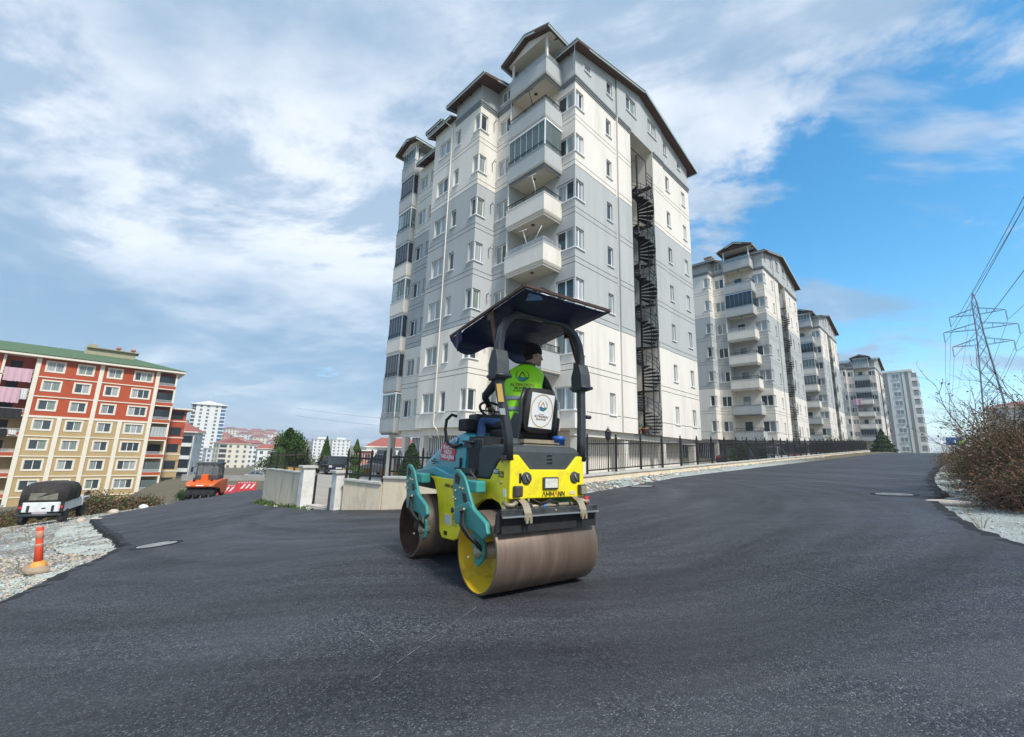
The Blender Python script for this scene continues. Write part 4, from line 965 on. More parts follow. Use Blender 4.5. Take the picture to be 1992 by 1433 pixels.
    b = MB(); e = [P(1.0, -27.5, .34), P(1.0, 3.7, .34), P(-14.7, 3.7, .34), P(-14.7, -27.5, .34), P(-5, -22, 2.5), P(-5, -4.5, 2.5), P(-9, -4.5, 2.5), P(-9, -22, 2.5)]
    b.add(e, [(0, 1, 5, 4), (1, 2, 6, 5), (2, 3, 7, 6), (3, 0, 4, 7), (4, 5, 6, 7)]); rf = b.build('roof', green_roof, root)
    b = MB(); b.box2(P(-5.6, -9.6, 1.9), P(-3.4, -3.3, 2.95)); b.build('penthouse', mat('dull_olive_render', (.36, .33, .22), .9, var=.1), rf); b = MB(); b.box2(P(-5.9, -9.4, 2.952), P(-3.0, -2.9, 3.12)); b.build('penthouse_roof', mat('mossy_edge', (.30, .27, .18), .9), rf)
    b = MB(); b.box2(P(-4.7, -9.3, 3.13), P(-3.6, -8.2, 3.7)); b.build('chimney', MATS['dull_olive_render'], rf)
    for y in (-5.6, -3.7):
        b = MB(); b.lathe([(.2, 3.13), (.2, 3.35), (.34, 3.4), (.32, 3.7), (.1, 3.8)], P(-4.0, y, 0) , 12); 
        b.build('roof_fan', red_wood, rf)
    bpy.context.view_layer.update()
    W = root.matrix_basis
    def cloth(name, label, y0, y1, z1, z0, m_, x=.34, n=18):
        b = MB(); rgc = random.Random(int(abs(y0 * 10)))
        fr = [W @ P(x + .05 * math.sin(i * 1.3) + .02, y0 + (y1 - y0) * i / n, z1) for i in range(n + 1)]
        bo = [W @ P(x + .09 * math.sin(i * 1.3 + .5), y0 + (y1 - y0) * i / n + .04, z0 + rgc.uniform(-.05, .05)) for i in range(n + 1)]
        bk = [p - (W.to_3x3() @ Vector((.03, 0, 0))) for p in fr]; bk2 = [p - (W.to_3x3() @ Vector((.03, 0, 0))) for p in bo]
        for i in range(n): b.quad(fr[i], fr[i + 1], bo[i + 1], bo[i]); b.quad(bk[i], bk[i + 1], bk2[i + 1], bk2[i]); b.quad(fr[i], fr[i + 1], bk[i + 1], bk[i]); b.quad(bo[i], bo[i + 1], bk2[i + 1], bk2[i])
        c = sum((Vector(v) for v in b.v), Vector()) / len(b.v); c.z = min(v[2] for v in b.v); b.v = [tuple(Vector(v) - c) for v in b.v]
        tag(b.build(name, m_, None, c), label, 'laundry', 'laundry on the red block balconies')
    cloth('laundry_blanket', 'pink blanket over the topmost left balcony of the red block', -17.0, -14.3, -1.95, -3.9, pink)
    cloth('laundry_sheet', 'pale pink sheet over the second balcony from the top of the red block', -17.2, -15.0, -4.9, -7.0, pink)
    cloth('laundry_sheet', 'small white sheet beside the pale pink one on the red block', -14.95, -14.3, -4.9, -6.4, white_c)
    cloth('laundry_blanket', 'black blanket hanging from the third balcony of the red block', -16.9, -14.4, -7.9, -9.2, black_c)
    cloth('laundry_trousers', 'dark trousers pegged out on the lowest left red block balcony', -16.6, -15.3, -10.8, -11.9, black_c)
    cloth('laundry_towel', 'white towel pegged beside dark trousers on the red block', -15.2, -14.4, -10.8, -11.5, white_c)
red_block()

# ------------------------------------------------------------ generic houses and towers
def house(name, label, c, zb, w, d, nf, nw, wallm, roofm_, rz, cat='house', fh=2.9, group=None, hip=True, winw=1.3, side=True, rise=None, balcs=(), balm=None, gab=False):
    root = thing(name, label, cat, (c[0], c[1], zb), rz, group)
    h = nf * fh + .4; b = MB(); b.box2((-w / 2, -d / 2, -4), (w / 2, d / 2, h)); b.build('wall', wallm, root)
    key = ('hw', round(winw, 2), round(fh, 2))
    if key not in WIN:
        q = MB(); q.box2((-winw / 2, -.06, 0), (winw / 2, .1, fh * .5)); fr = MB()
        for s in (-1, 0, 1): fr.box2((s * winw / 2 - .05, -.1, -.05), (s * winw / 2 + .05, -.062, fh * .5 + .05))
        fr.box2((-winw / 2 - .15, -.14, -.12), (winw / 2 + .15, -.062, -.052)); WIN[key] = (q.mesh('window', mat('far_window', (.11, .125, .14), .2, var=.2)), fr.mesh('frame', pvc))
    wm, fm = WIN[key]
    for k in range(nf):
        for i in range(nw):
            x = -w / 2 + (i + .5) * w / nw; z = k * fh + fh * .34
            if i in balcs:
                q = MB(); q.box2((x - w / nw * .46, -d / 2 - 1.1, z - .9), (x + w / nw * .46, -d / 2 - .003, z - .1)); o = q.build('balcony', balm or wallm, root)
                q = MB(); q.box2((x - w / nw * .44, -d / 2 - 1.05, z - .1), (x + w / nw * .44, -d / 2 - .003, z + fh * .55)); q.build('balcony_glazing', GL[0] if balm is None else GLZ_D, o)
            else: obj_from('window', wm, root, (x, -d / 2, z))
        if side:
            for i in range(2):
                for s in (-1, 1):
                    obj_from('window', wm, root, (s * w / 2, (i - .5) * d * .45, k * fh + fh * .34), s * math.pi / 2)
    e = .6; rs = rise if rise is not None else w * .16
    b = MB(); b.box2((-w / 2 - e, -d / 2 - e, h), (w / 2 + e, d / 2 + e, h + .25)); o = b.build('eaves', trim if roofm_ is not None else white_w, root)
    if roofm_ is not None:
        b = MB(); z = h + .255
        if gab:
            b.add([(-w / 2 - e, -d / 2 - e, z), (w / 2 + e, -d / 2 - e, z), (w / 2 + e, d / 2 + e, z), (-w / 2 - e, d / 2 + e, z), (0, -d / 2 - e, z + rs), (0, d / 2 + e, z + rs)], [(0, 4, 5, 3), (1, 2, 5, 4), (0, 1, 4), (3, 5, 2)])
        else:
            k = .22 * w
            b.add([(-w / 2 - e, -d / 2 - e, z), (w / 2 + e, -d / 2 - e, z), (w / 2 + e, d / 2 + e, z), (-w / 2 - e, d / 2 + e, z), (-w / 2 + k, 0, z + rs), (w / 2 - k, 0, z + rs)], [(0, 1, 5, 4), (1, 2, 5), (2, 3, 4, 5), (3, 0, 4)])
        b.build('roof', roofm_, root)
        b = MB(); b.box2((w * .18, d * .1, z + rs * .3), (w * .18 + .8, d * .1 + .8, z + rs + .8)); b.build('chimney', chim, root)
    return root
cream_w = mat('pale_cream_render', (.72, .66, .54), .9, var=.05); salmon = mat('salmon_render', (.55, .27, .20), .9, var=.05); brown_w = mat('brown_render', (.26, .17, .14), .9, var=.08); ltgrey = mat('light_grey_render', (.62, .64, .64), .9, var=.05)
dk_roof = mat('dull_red_tiles', (.24, .10, .09), .9, var=.25, scale=1)
# tall white tower with blue balconies
def tower():
    cx, cy = -246., 350.; zb = -26.; FH = 2.9; NF = 20; h = NF * FH
    root = thing('residential_tower', 'tall white tower with blue glazed balconies far down the valley', 'tower', (cx, cy, zb), R_(35))
    b = MB(); b.box2((-9, -7, -6), (7.5, 9, h)); b.build('wall', white_w, root)
    q = MB(); q.box2((-.8, -.06, 0), (.8, .05, 1.5)); wm = q.mesh('window', GL[0]); q = MB(); q.box2((-.95, -.12, -.12), (.95, -.062, -.02)); q.box2((-.05, -.12, 0), (.05, -.062, 1.5)); fm = q.mesh('frame', pvc)
    blue = mat('blue_glazing', (.03, .13, .27), .2, spec=.8, var=.15)
    for k in range(NF):
        z = k * FH
        for x in (-5.6, -1.0, 4.6):
            o = obj_from('window', wm, root, (x, -7, z + 1.0)); obj_from('frame', fm, o)
        b = MB(); b.box2((7.5, -6.6, z - .1), (11.2, 3, z + .75)); o = b.build('balcony', white_w, root)
        b = MB(); b.box2((7.5, -6.4, z + .752), (10.6, 2.8, z + 2.78)); b.build('balcony_glazing', blue, o)
        b = MB(); b.box2((-12.0, -5.5, z - .1), (-9, 2, z + .8)); o = b.build('balcony', white_w, root)
        b = MB(); b.box2((-11.6, -5.2, z + .802), (-9, 1.8, z + 2.6)); b.build('balcony_glazing', GL[0], o)
    b = MB(); b.box2((-12.6, -8.2, h), (11.8, 9.8, h + .8)); b.build('roof_slab', white_w, root)
    b = MB(); b.add([(-11, -7, h + .81), (10, -7, h + .81), (10, 9, h + .81), (-11, 9, h + .81), (-1, 1, h + 4)], [(0, 1, 4), (1, 2, 4), (2, 3, 4), (3, 0, 4)]); b.build('roof', white_w, root)
    b = MB(); b.tube([(-1, 1, h + 3.9), (-1, 1, h + 7)], .12, 6); b.build('mast', alum, root)
tower()
def faz(x, y): return -math.atan2(x, y)
def town(px_, d, w, dd, nf, nw, zb, wallm, roof, label, turn=0, **k):
    """px_: azimuth in degrees, d: range along the view"""
    a = R_(px_); x, y = d * math.tan(a), d
    return house('town_house', label, (x, y), zb, w, dd, nf, nw, wallm, roof, faz(x, y) + R_(turn), group='houses on the far hillside', **k)
town(-34.2, 285, 9, 9, 4, 3, -13.5, ltgrey, None, 'narrow pale grey house directly right of the tall white tower', 12)
town(-32.6, 262, 15.5, 11, 5, 4, -13, cream_w, red_roof, 'cream gabled hillside house with dark bay windows', 16, gab=True, rise=3.2, balcs=(0,))
town(-31.3, 292, 4.5, 9, 5, 1, -14, brown_w, dk_roof, 'slim brown house squeezed between two white hillside houses', 5, balcs=(0,))
town(-30.2, 290, 10, 10, 5, 4, -13.5, white_w, dk_roof, 'white five storey hillside house right of the slim brown one', 8, gab=True)
town(-28.9, 310, 13, 10, 4, 5, -12, white_w, dk_roof, 'wide white hillside house partly behind the large conifer', 4, balcs=(1,))
town(-28.95, 205, 9.5, 8, 3, 3, -9.3, white_w, red_roof, 'small white house with red roof and salmon middle bay below the hill', 6, rise=2.0)
HOUSES = []
for i, (a, d, w, nf) in enumerate([(-36.2, 520, 18, 4), (-35.1, 610, 16, 4), (-34.3, 480, 15, 4), (-33.6, 560, 20, 4), (-32.9, 660, 18, 5), (-32.2, 500, 16, 4), (-31.4, 600, 22, 4), (-30.6, 470, 15, 4), (-30.0, 560, 20, 4), (-29.2, 640, 18, 4), (-28.5, 500, 16, 4), (-27.8, 580, 20, 4), (-33.2, 780, 24, 4), (-31.9, 800, 26, 4), (-34.6, 790, 22, 4), (-30.4, 790, 24, 4), (-29.0, 770, 24, 4)]):
    x, y = d * math.tan(R_(a)), d; r_ = math.hypot(x, y)
    o = house('town_house', 'x', (x, y), h1(x, y) - .5, w, 12, nf, 4, [cream_w, white_w, ltgrey, salmon][i % 4], [dk_roof, red_roof][i % 2], faz(x, y) + R_((i * 37) % 50 - 25), group='houses on the far hillside', side=False, winw=1.6)
    HOUSES.append((a, d, o, ['cream', 'white', 'pale grey', 'salmon'][i % 4]))
    o['group'] = 'distant rows of hillside houses'
ORD = ['first', 'second', 'third', 'fourth', 'fifth', 'sixth', 'seventh', 'eighth', 'ninth', 'tenth']
for row, rnm in ((lambda d: d < 540, 'lower'), (lambda d: 540 <= d < 700, 'middle'), (lambda d: d >= 700, 'top')):
    for k, (a, d, o, cn) in enumerate(sorted([h for h in HOUSES if row(h[1])], key=lambda h: h[0])):
        o['label'] = '%s red roofed house, %s from left in the %s far row' % (cn, ORD[k], rnm)
for a, nmx in ((-23.5, 'left'), (-21.35, 'right')):
    x, y = 400 * math.tan(R_(a)), 400
    o = house('residential_tower', 'broad white tower block with dark window strips, ' + ('nearer the large conifer' if nmx == 'left' else 'nearer the tiered topiary'), (x, y), -17, 15, 13, 9, 4, white_w, None, faz(x, y) + R_(8), 'tower', 2.8, 'twin white towers beyond the courtyard', winw=1.2)
    for i in (.25, .75):
        b = MB(); b.box2((-7.5 + 15 * i - 1.0, -6.9, 0), (-7.5 + 15 * i - .6, -6.4, 25.5)); b.build('pilaster', ltgrey, o)
    b = MB(); b.box2((-4, -4, 25.85), (4, 4, 27.6)); b.build('roof_room', ltgrey, o)
house('apartment_block', 'white block with a red hipped roof behind the courtyard', (-34.0, 129), -9.6, 14.5, 12, 4, 5, white_w, red_roof, R_(10), 'apartment block', 2.75, rise=2.6, balcs=(1, 3))
house('house', 'small peach house with a flat roof beyond the tiered topiary', (-39.5, 118), -5.5, 4.2, 6, 2, 2, salmon, None, R_(20), 'house')
house('apartment_block', 'pale grey block with dark balcony glazing and red roof beside the red block', (-79.2, 101), -13.2, 11, 12, 6, 3, ltgrey, red_roof, R_(28), 'apartment block', 2.75, rise=2.0, balcs=(1, 2), balm=white_w)
house('apartment_block', 'white flat house with a red roof behind the bramble bank and pylon', (113.5, 89), 2.2, 17, 12, 4, 5, white_w, dk_roof, R_(-52), 'apartment block', 2.8, rise=1.6)
def beige_tower():
    beige = mat('beige_render', (.46, .42, .36), .9, var=.06); FH = 2.72; NF = 9; zb = 4.4
    p = UV(-5.4, 156); root = thing('residential_tower', 'beige tower with white strips at the top end of the street', 'tower', (p.x, p.y, zb), -AZ)
    h = NF * FH; L_ = lambda u, v, z: Vector((-u, v, z))
    b = MB(); b.box2(L_(0, 0, -4), L_(20, 15, h)); b.build('wall', beige, root)
    for u0, u1 in ((0, .6), (1.4, 2.0), (4.7, 5.3), (8.3, 9.1), (12.4, 13.3), (16.5, 17.4)):
        b = MB(); b.box2(L_(u0, -.3, -4), L_(u1, -.002, h + .3)); b.build('white_strip', white_w, root)
    b = MB(); b.box2(L_(2.25, -.15, -4), L_(4.69, -.003, h)); b.build('white_field', white_w, root)
    b = MB(); b.box2(L_(-.4, -.5, h), L_(20.4, 15.4, h + .6)); b.build('parapet', white_w, root)
    rg = random.Random(3)
    for k in range(NF):
        add_window(root, L_(3.45, -.22, k * FH + .8), -math.pi / 2, 1.7, 1.4, 2, rg, True, 2); add_window(root, L_(6.8, -.07, k * FH + .8), -math.pi / 2, 1.6, 1.4, 2, rg)
        for v in (2.0, 6.5, 11.0):
            b = MB(); b.box2(L_(-1.3, v - 1.2, k * FH - .1), L_(-.003, v + 1.2, k * FH + .9)); o = b.build('balcony', white_w, root)
            b = MB(); b.box2(L_(-1.2, v - 1.1, k * FH + .902), L_(-.003, v + 1.1, k * FH + 2.4)); b.build('balcony_glazing', GL[2], o)
beige_tower()

# ------------------------------------------------------------ power line
steel = mat('galvanised_steel', (.20, .23, .26), .5, .5, var=.1)
porcelain = mat('insulator_glass', (.12, .14, .15), .3)
def pylon(label, c, zb, hgt, r=.075):
    root = thing('power_pylon', label, 'pylon', (c[0], c[1], zb), -AZ, 'lattice pylons of the power line')
    b = MB(); hw = lambda z: .30 + .045 * max(0., 24.5 - z * 33 / hgt) + .022 * max(0, 33 - z * 33 / hgt)
    lv = [0, 5, 9.5, 13.5, 17, 20, 22.5, 25, 27.2, 29.4, 31]; lv = [z * hgt / 33 for z in lv]
    top = Vector((0, 0, hgt))
    for i in range(len(lv)):
        z0 = lv[i]; z1 = lv[i + 1] if i + 1 < len(lv) else hgt
        a, c_ = hw(z0), hw(z1) if i + 1 < len(lv) else .05
        q0 = [Vector((s * a, t * a, z0)) for s, t in ((-1, -1), (1, -1), (1, 1), (-1, 1))]; q1 = [Vector((s * c_, t * c_, z1)) for s, t in ((-1, -1), (1, -1), (1, 1), (-1, 1))]
        for k in range(4):
            b.bar(q0[k], q1[k], r * 1.7); b.bar(q0[k], q1[(k + 1) % 4], r * .8); b.bar(q0[(k + 1) % 4], q1[k], r * .8)
            if i: b.bar(q0[k], q0[(k + 1) % 4], r * .8)
    b.build('lattice_mast', steel, root)
    tips = []
    for z, w in ((22.5, 4.1), (25.6, 5.0), (28.6, 3.8)):
        z *= hgt / 33
        for s in (-1, 1):
            ab = MB(); tip = Vector((s * w, 0, z + .2)); a = hw(z)
            for t in (-1, 1):
                ab.bar((s * a, t * a, z), tip, r); ab.bar((s * a, t * a, z + 1.3), tip, r)
                for f in (.3, .6): ab.bar(Vector((s * a, t * a, z)).lerp(tip, f), Vector((s * a, t * a, z + 1.3)).lerp(tip, f), r * .6); ab.bar(Vector((s * a, t * a, z)).lerp(tip, f), Vector((s * a, -t * a, z)).lerp(tip, f), r * .6)
            o = ab.build('crossarm', steel, root)
            ib = MB(); 
            for k in range(12): ib.lathe([(.04, -k * .16 - .02), (.15, -k * .16 - .08), (.04, -k * .16 - .12)], tip - Vector((0, 0, .1)), 8)
            ib.build('insulator', porcelain, o)
            tips.append(tip - Vector((0, 0, 2.1)))
    bpy.context.view_layer.update(); M = root.matrix_basis
    return [M @ t for t in tips] + [M @ top]
PY1, PY2 = Vector((92, 80.5, 0)), Vector((247, 236, 0)); PY0 = PY1 + Vector((-.66, -.75, 0)) * 190
t1 = pylon('large lattice pylon rising behind the bramble bank', PY1, 2.0, 33.5)
t2 = pylon('small distant lattice pylon beyond the crest of the street', PY2, -1.0, 37)
for i, (a, c) in enumerate(zip(t1, t2)):
    far0 = a + (PY0 - PY1) + Vector((0, 0, 0))
    wn_ = ['lowest left', 'lowest right', 'middle left', 'middle right', 'topmost left', 'topmost right'][i] + ' crossarm' if i < 6 else 'very tip'
    for p, q, lab in ((a, c, 'thin wire to the distant pylon from the ' + wn_ + ' of the large pylon'), (a, far0, 'wire slanting up over the street from the ' + wn_ + ' of the large pylon')):
        b = MB(); n = 24; pts_ = [p.lerp(q, k / n) - Vector((0, 0, 12 * (k / n) * (1 - k / n))) for k in range(n + 1)]
        pts_ = [v - p for v in pts_]; b.tube(pts_, .035, 4)
        tag(b.build('overhead_wire', steel, None, p), lab, 'wire', 'wires ' + ('to the far pylon' if q is c else 'over the street'))
for z in (11.5, 8.9):
    b = MB(); p, q = Vector((-75, 150, z + 3)), Vector((-15, 152, z)); b.tube([(p.lerp(q, k / 16) - Vector((0, 0, 4 * (k / 16) * (1 - k / 16)))) - p for k in range(17)], .05, 4)
    tag(b.build('overhead_wire', steel, None, p), ('upper' if z > 10 else 'lower') + ' of two thin wires crossing the sky above the courtyard cars', 'wire', 'wires above the courtyard')
# ------------------------------------------------------------ road roller
yellow = mat('yellow_paint', (.90, .74, .008), .42, var=.04, scale=3, coat=.2, dirt=(.36, .27, .07), dirt_amt=.65, dscale=3.4, detail=8)
turq = mat('turquoise_paint', (.055, .33, .37), .4, var=.07, scale=3, coat=.2, dirt=(.10, .26, .26), dirt_amt=.4, dscale=3)
teal = mat('teal_green_paint', (.045, .29, .26), .45, var=.08, scale=3, dirt=(.12, .17, .12), dirt_amt=.6, dscale=3.5)
plast = mat('dark_grey_plastic', (.042, .052, .055), .6, var=.12, scale=8, bump=.15, bscale=90, dirt=(.10, .105, .10), dirt_amt=.35, dscale=2.5)
rops_m = mat('black_frame_paint', (.028, .032, .036), .42, var=.2, scale=6, dirt=(.12, .10, .085), dirt_amt=.35, dscale=5)
blk = mat('black_rubber', (.017, .017, .018), .7, var=.3, scale=8, bump=.2)
drum_m = mat('worn_steel_shell', (.19, .135, .10), .5, .35, var=.3, scale=2.2, dirt=(.36, .31, .27), dirt_amt=.55, dscale=2.0, stretch=(.25, 2.6, .25), bump=.08, bscale=60)
rusty = mat('rust', (.075, .034, .02), .85, var=.4, scale=9, bump=.3)
drum_in = mat('yellow_drum_inside', (.80, .50, .02), .5, var=.12, scale=3, dirt=(.16, .11, .04), dirt_amt=.8, dscale=4)
beige_st = mat('greased_metal', (.33, .28, .20), .55, .3, var=.25, scale=7)
brown_tube = mat('rusty_brown_tube', (.085, .045, .035), .6, .3, var=.3, scale=8)
navy = mat('navy_tarpaulin', (.010, .014, .060), .5, var=.25, scale=4, bump=.35, bscale=9)
white_s = mat('white_print', (.78, .78, .77), .5, var=.02); red_s = mat('red_print', (.62, .03, .04), .45, var=.04); black_s = mat('black_print', (.012, .012, .012), .5); orange_s = mat('orange_red_print', (.75, .11, .01), .5); gold_s = mat('gold_print', (.50, .30, .08), .5); green_s = mat('green_print', (.02, .22, .09), .5); blue_s = mat('blue_print', (.02, .12, .40), .5); brown_s = mat('brown_print', (.20, .075, .02), .5); yel_s = mat('amber_print', (.78, .50, .08), .5); cyan_s = mat('teal_print', (.02, .25, .28), .5)
lens = glass_mat('lamp_lens', (.45, .44, .40)); lens.node_tree.nodes['Principled BSDF'].inputs['Coat Weight'].default_value = 1.0
chrome = mat('lamp_reflector', (.66, .64, .55), .25, .0, var=.15, scale=20)
RZ = math.atan2(math.cos(R_(55.5)) * 0 + math.sin(R_(90 + 34.5)), math.cos(R_(124.5)))
RR_ = thing('road_roller', 'yellow and turquoise tandem road roller with a navy canopy on fresh asphalt', 'road roller', tuple(ROLLER + Vector((0, 0, TH))), RZ)
MR = Matrix.Translation(ROLLER + Vector((0, 0, TH))) @ Matrix.Rotation(RZ, 4, 'Z')
def XZ(y): return lambda p: Vector((p[0], y, p[1]))
def YZ(x): return lambda p: Vector((x, p[0], p[1]))
def plate(name, poly, y0, y1, m_, parent=RR_, bevel=.008):
    b = MB(); b.prism(poly, XZ(y0), XZ(y1)); return b.build(name, m_, parent, bevel=bevel)
def drum(x, inside):
    b = MB(); R = .36; W2 = .6
    prof = [(R - .004, -W2), (R, -W2 + .004), (R, W2 - .004), (R - .004, W2), (R - .022, W2)]
    b.lathe([(R - .022, -W2)] + prof, (x, 0, R), 96, 0, 'Y')
    b.f = [f for f in b.f if len(f) < 50]; b.mi = b.mi[:len(b.f)]; b.sm = b.sm[:len(b.f)]
    o = b.build('drum', drum_m, RR_, fix=False)
    for s in (1, -1):
        b = MB(); b.lathe([(R - .022, s * W2), (R - .026, s * (W2 - .10)), (R - .05, s * (W2 - .13)), (R - .055, s * (W2 - .30)), (.10, s * (W2 - .33)), (.0, s * (W2 - .33))], (x, 0, R), 64, 0, 'Y')
        b.f = [f for f in b.f if len(f) < 50]; b.mi = b.mi[:len(b.f)]; b.sm = b.sm[:len(b.f)]
        b.build('drum_wall', inside, o, fix=False)
        b = MB(); b.lathe([(.11, s * .27), (.11, s * .33), (.075, s * .345), (.075, s * .52), (.045, s * .53), (0, s * .53)], (x, 0, R), 20, 0, 'Y'); 
        hb = b.build('hub_motor', beige_st if inside is drum_in else rusty, o)
        for k in range(6):
            a = k * math.pi / 3; b = MB(); b.lathe([(.016, s * .33), (.016, s * .352)], (x + .092 * math.cos(a), 0, R + .092 * math.sin(a)), 6, 0, 'Y'); b.build('bolt', beige_st, hb)
    return o
drum(0, drum_in); drum(1.6, rusty)
# rear body panel with the notch for the tank
hwid = .458
rear_poly = [(-hwid, .845), (-hwid, 1.24), (-.365, 1.24), (-.228, 1.108), (.228, 1.108), (.365, 1.24), (hwid, 1.24), (hwid, .845)]
b = MB(); b.prism(rear_poly, YZ(-.305), YZ(-.262)); rear = b.build('rear_panel', yellow, RR_, bevel=.012, seg=3)
side_poly = [(-.262, .80), (-.262, 1.235), (-.19, 1.23), (-.10, 1.16), (.0, 1.05), (.045, 1.0), (.55, .985), (.55, .70), (.36, .66), (.27, .74), (.15, .80), (.0, .825), (-.13, .80), (-.20, .745), (-.235, .74)]
for s in (1, -1): plate('side_panel', side_poly, s * (hwid - .045), s * hwid, yellow)
b = MB(); b.box2((-.26, -.41, .845), (.55, .41, .98)); b.build('chassis', blk, RR_)
# slots, reflectors, lamps on the rear panel (x just behind it)
xr = -.306
for y in (.345, -.385):
    b = MB(); b.box2((xr - .003, y - .014, .985), (xr + .01, y + .014, 1.075)); b.build('grab_slot', black_s, rear, bevel=.004)
for y, z in ((.275, 1.03), (-.325, 1.035)):
    b = MB(); b.lathe([(.058, -.004), (.054, .012), (.04, .014), (.0, .010)], (0, 0, 0), 24, 0, 'X'); 
    for i, v in enumerate(b.v): b.v[i] = (xr - .0 - v[0], y + v[1], z + v[2])
    b.build('round_vent', plast, rear)
    b = MB(); b.tube([(xr - .016, y - .03, z - .03), (xr - .022, y, z), (xr - .016, y + .01, z + .035)], .008, 6); b.build('vent_cable', beige_st, rear)
b = MB(); b.box2((xr - .022, -.105, .925), (xr, .085, 1.04)); hl = b.build('work_lamp', plast, rear, bevel=.014, seg=3)
b = MB(); b.box2((xr - .027, -.088, .940), (xr - .0225, .068, 1.026)); b.build('lamp_lens', chrome, hl, bevel=.004)
for y in (.385, -.41):
    b = MB(); b.box2((xr - .05, y - .043, .868), (xr, y + .043, .965)); o = b.build('tail_lamp', plast, rear, bevel=.01)
    b = MB(); b.box2((xr - .054, y - .034, .878), (xr - .051, y + .034, .955)); b.build('lamp_lens', mat('smoked_lens', (.07, .05, .045), .15, spec=.7) if y > 0 else beige_st, o)
b = MB(); b.box2((xr - .004, -.335, .872), (xr - .0005, -.265, .905)); b.build('number_sticker', mat('faded_sticker', (.62, .55, .35), .6), rear)
b = MB(); b.box2((xr - .0035, -.12, 1.0), (xr - .0005, -.118, 1.0)); 
FR = lambda y, z: frame((xr - .001, y, z), (0, -1, 0), (0, 0, 1))          # text on the rear panel reads from behind
GLYPH = {'L': (.86, [((0, 0), (.43, 1)), ((.43, 1), (.86, 0))]), 'M': (.98, [((.08, 0), (.08, 1)), ((.08, 1), (.49, .25)), ((.49, .25), (.90, 1)), ((.90, 1), (.90, 0))]), 'N': (.80, [((.08, 0), (.08, 1)), ((.08, 1), (.72, 0)), ((.72, 0), (.72, 1))])}
def maker_name(size, M, parent):
    # capital letters built from flat strokes, the fourth one red
    seq = (('L', black_s), ('M', black_s), ('M', black_s), ('L', orange_s), ('N', black_s), ('N', black_s)); gap = .16
    tot = sum(GLYPH[g][0] for g, _ in seq) + gap * 5; x = -tot / 2
    for g, m_ in seq:
        b = MB()
        for k, (p, q) in enumerate(GLYPH[g][1]):
            p, q = Vector((p[0] + x, p[1] - .5, 0)), Vector((q[0] + x, q[1] - .5, 0)); d = (q - p).normalized(); n_ = Vector((-d.y, d.x, 0)) * .085; z0, z1 = .0004 + k * .0002, .0016 + k * .0002
            c = [p - n_, q - n_, q + n_, p + n_]; vs = [Vector((v.x * size, v.y * size, z)) for z in (z0, z1) for v in c]
            b.add(vs, [(3, 2, 1, 0), (4, 5, 6, 7), (0, 1, 5, 4), (1, 2, 6, 5), (2, 3, 7, 6), (3, 0, 4, 7)])
        o = b.build('lettering', m_, parent); o.matrix_local = M; x += GLYPH[g][0] + gap
maker_name(.046, FR(-.055, .882), rear)
# side stickers
FL = lambda x, z, y=hwid: frame((x, y + .001, z), (-1, 0, 0), (0, 0, 1))
for s_, (x0, x1, z0, z1, m_) in enumerate(((-.03, -.115, 1.055, 1.105, green_s), (-.118, -.20, 1.03, 1.085, black_s))):
    b = MB(); b.box2((x1, hwid, z0), (x0, hwid + .002, z1)); 
    b.build('model_plate', m_, RR_)
text('lettering', 'ARX\u00b0', .036, FL(-.071, 1.08, hwid + .002), white_s, RR_, bold=.001); text('lettering', '26', .055, FL(-.159, 1.057, hwid + .002), yel_s, RR_, bold=.001)
b = MB(); b.box2((-.20, hwid, .86), (-.245, hwid + .002, .93)); b.build('safety_sticker', white_s, RR_)
for x, z in ((-.17, 1.18), (-.165, .985)):
    b = MB(); b.lathe([(.016, hwid), (.014, hwid + .008), (0, hwid + .009)], (x, 0, z), 12, 0, 'Y'); b.build('panel_bolt', beige_st, RR_)
# water tank, side cover, engine bay
b = MB(); b.loft([[Vector((x, s * w, z)) for x, s, w, z in ((-.27, 1, .42, z), (-.27, -1, .42, z), (.16, -1, .42, z), (.16, 1, .42, z))] if False else [Vector((-.285 + e, .43 - e, z)), Vector((-.285 + e, -.43 + e, z)), Vector((.17, -.43 + e, z)), Vector((.17, .43 - e, z))] for z, e in ((.99, 0), (1.27, .005), (1.315, .03), (1.335, .07))], 0, True, False)
tank = b.build('water_tank', plast, RR_, bevel=.02, seg=3)
for k in range(3):
    b = MB(); b.tube([(-.293, .03 * math.cos(t) - .02 + .0, 1.24 - k * .035 + .012 * math.sin(t)) for t in np.linspace(.2, 2.9, 8)], .006, 5); b.build('embossed_mark', plast, tank)
b = MB(); b.lathe([(.07, 1.33), (.07, 1.365), (.055, 1.37), (.05, 1.4), (0, 1.4)], (-.05, .26, 0), 20); b.build('filler_neck', plast, tank)
b = MB(); b.lathe([(.062, 1.33), (.062, 1.40), (.07, 1.402), (.07, 1.44), (.05, 1.447), (0, 1.447)], (-.05, -.34, 0), 20); b.build('blue_cap', mat('blue_plastic', (.02, .10, .38), .4), tank)
cov = [(-.255, 1.242), (-.2, 1.30), (-.05, 1.325), (.20, 1.32), (.255, 1.27), (.262, 1.0), (.05, 1.002), (.0, 1.055), (-.09, 1.165), (-.185, 1.235)]
for s in (1, -1): plate('side_cover', cov, s * .405, s * .465, plast, bevel=.02)
b = MB(); b.box2((.10, -.40, .98), (.58, .40, 1.30)); b.build('engine_deck', blk, RR_)
b = MB(); b.box2((.30, -.42, .96), (.62, .38, 1.42)); o = b.build('radiator', blk, RR_)
for k in range(9):
    b = MB(); b.box2((.31 + k * .034, .381, 1.0), (.325 + k * .034, .395, 1.40)); b.build('radiator_fin', plast, o)
b = MB(); b.bar((.28, .47, .99), (.42, .46, 1.06), .012); b.bar((.28, .47, .99), (.60, .47, 1.0), .02); b.build('step_rod', beige_st, RR_)
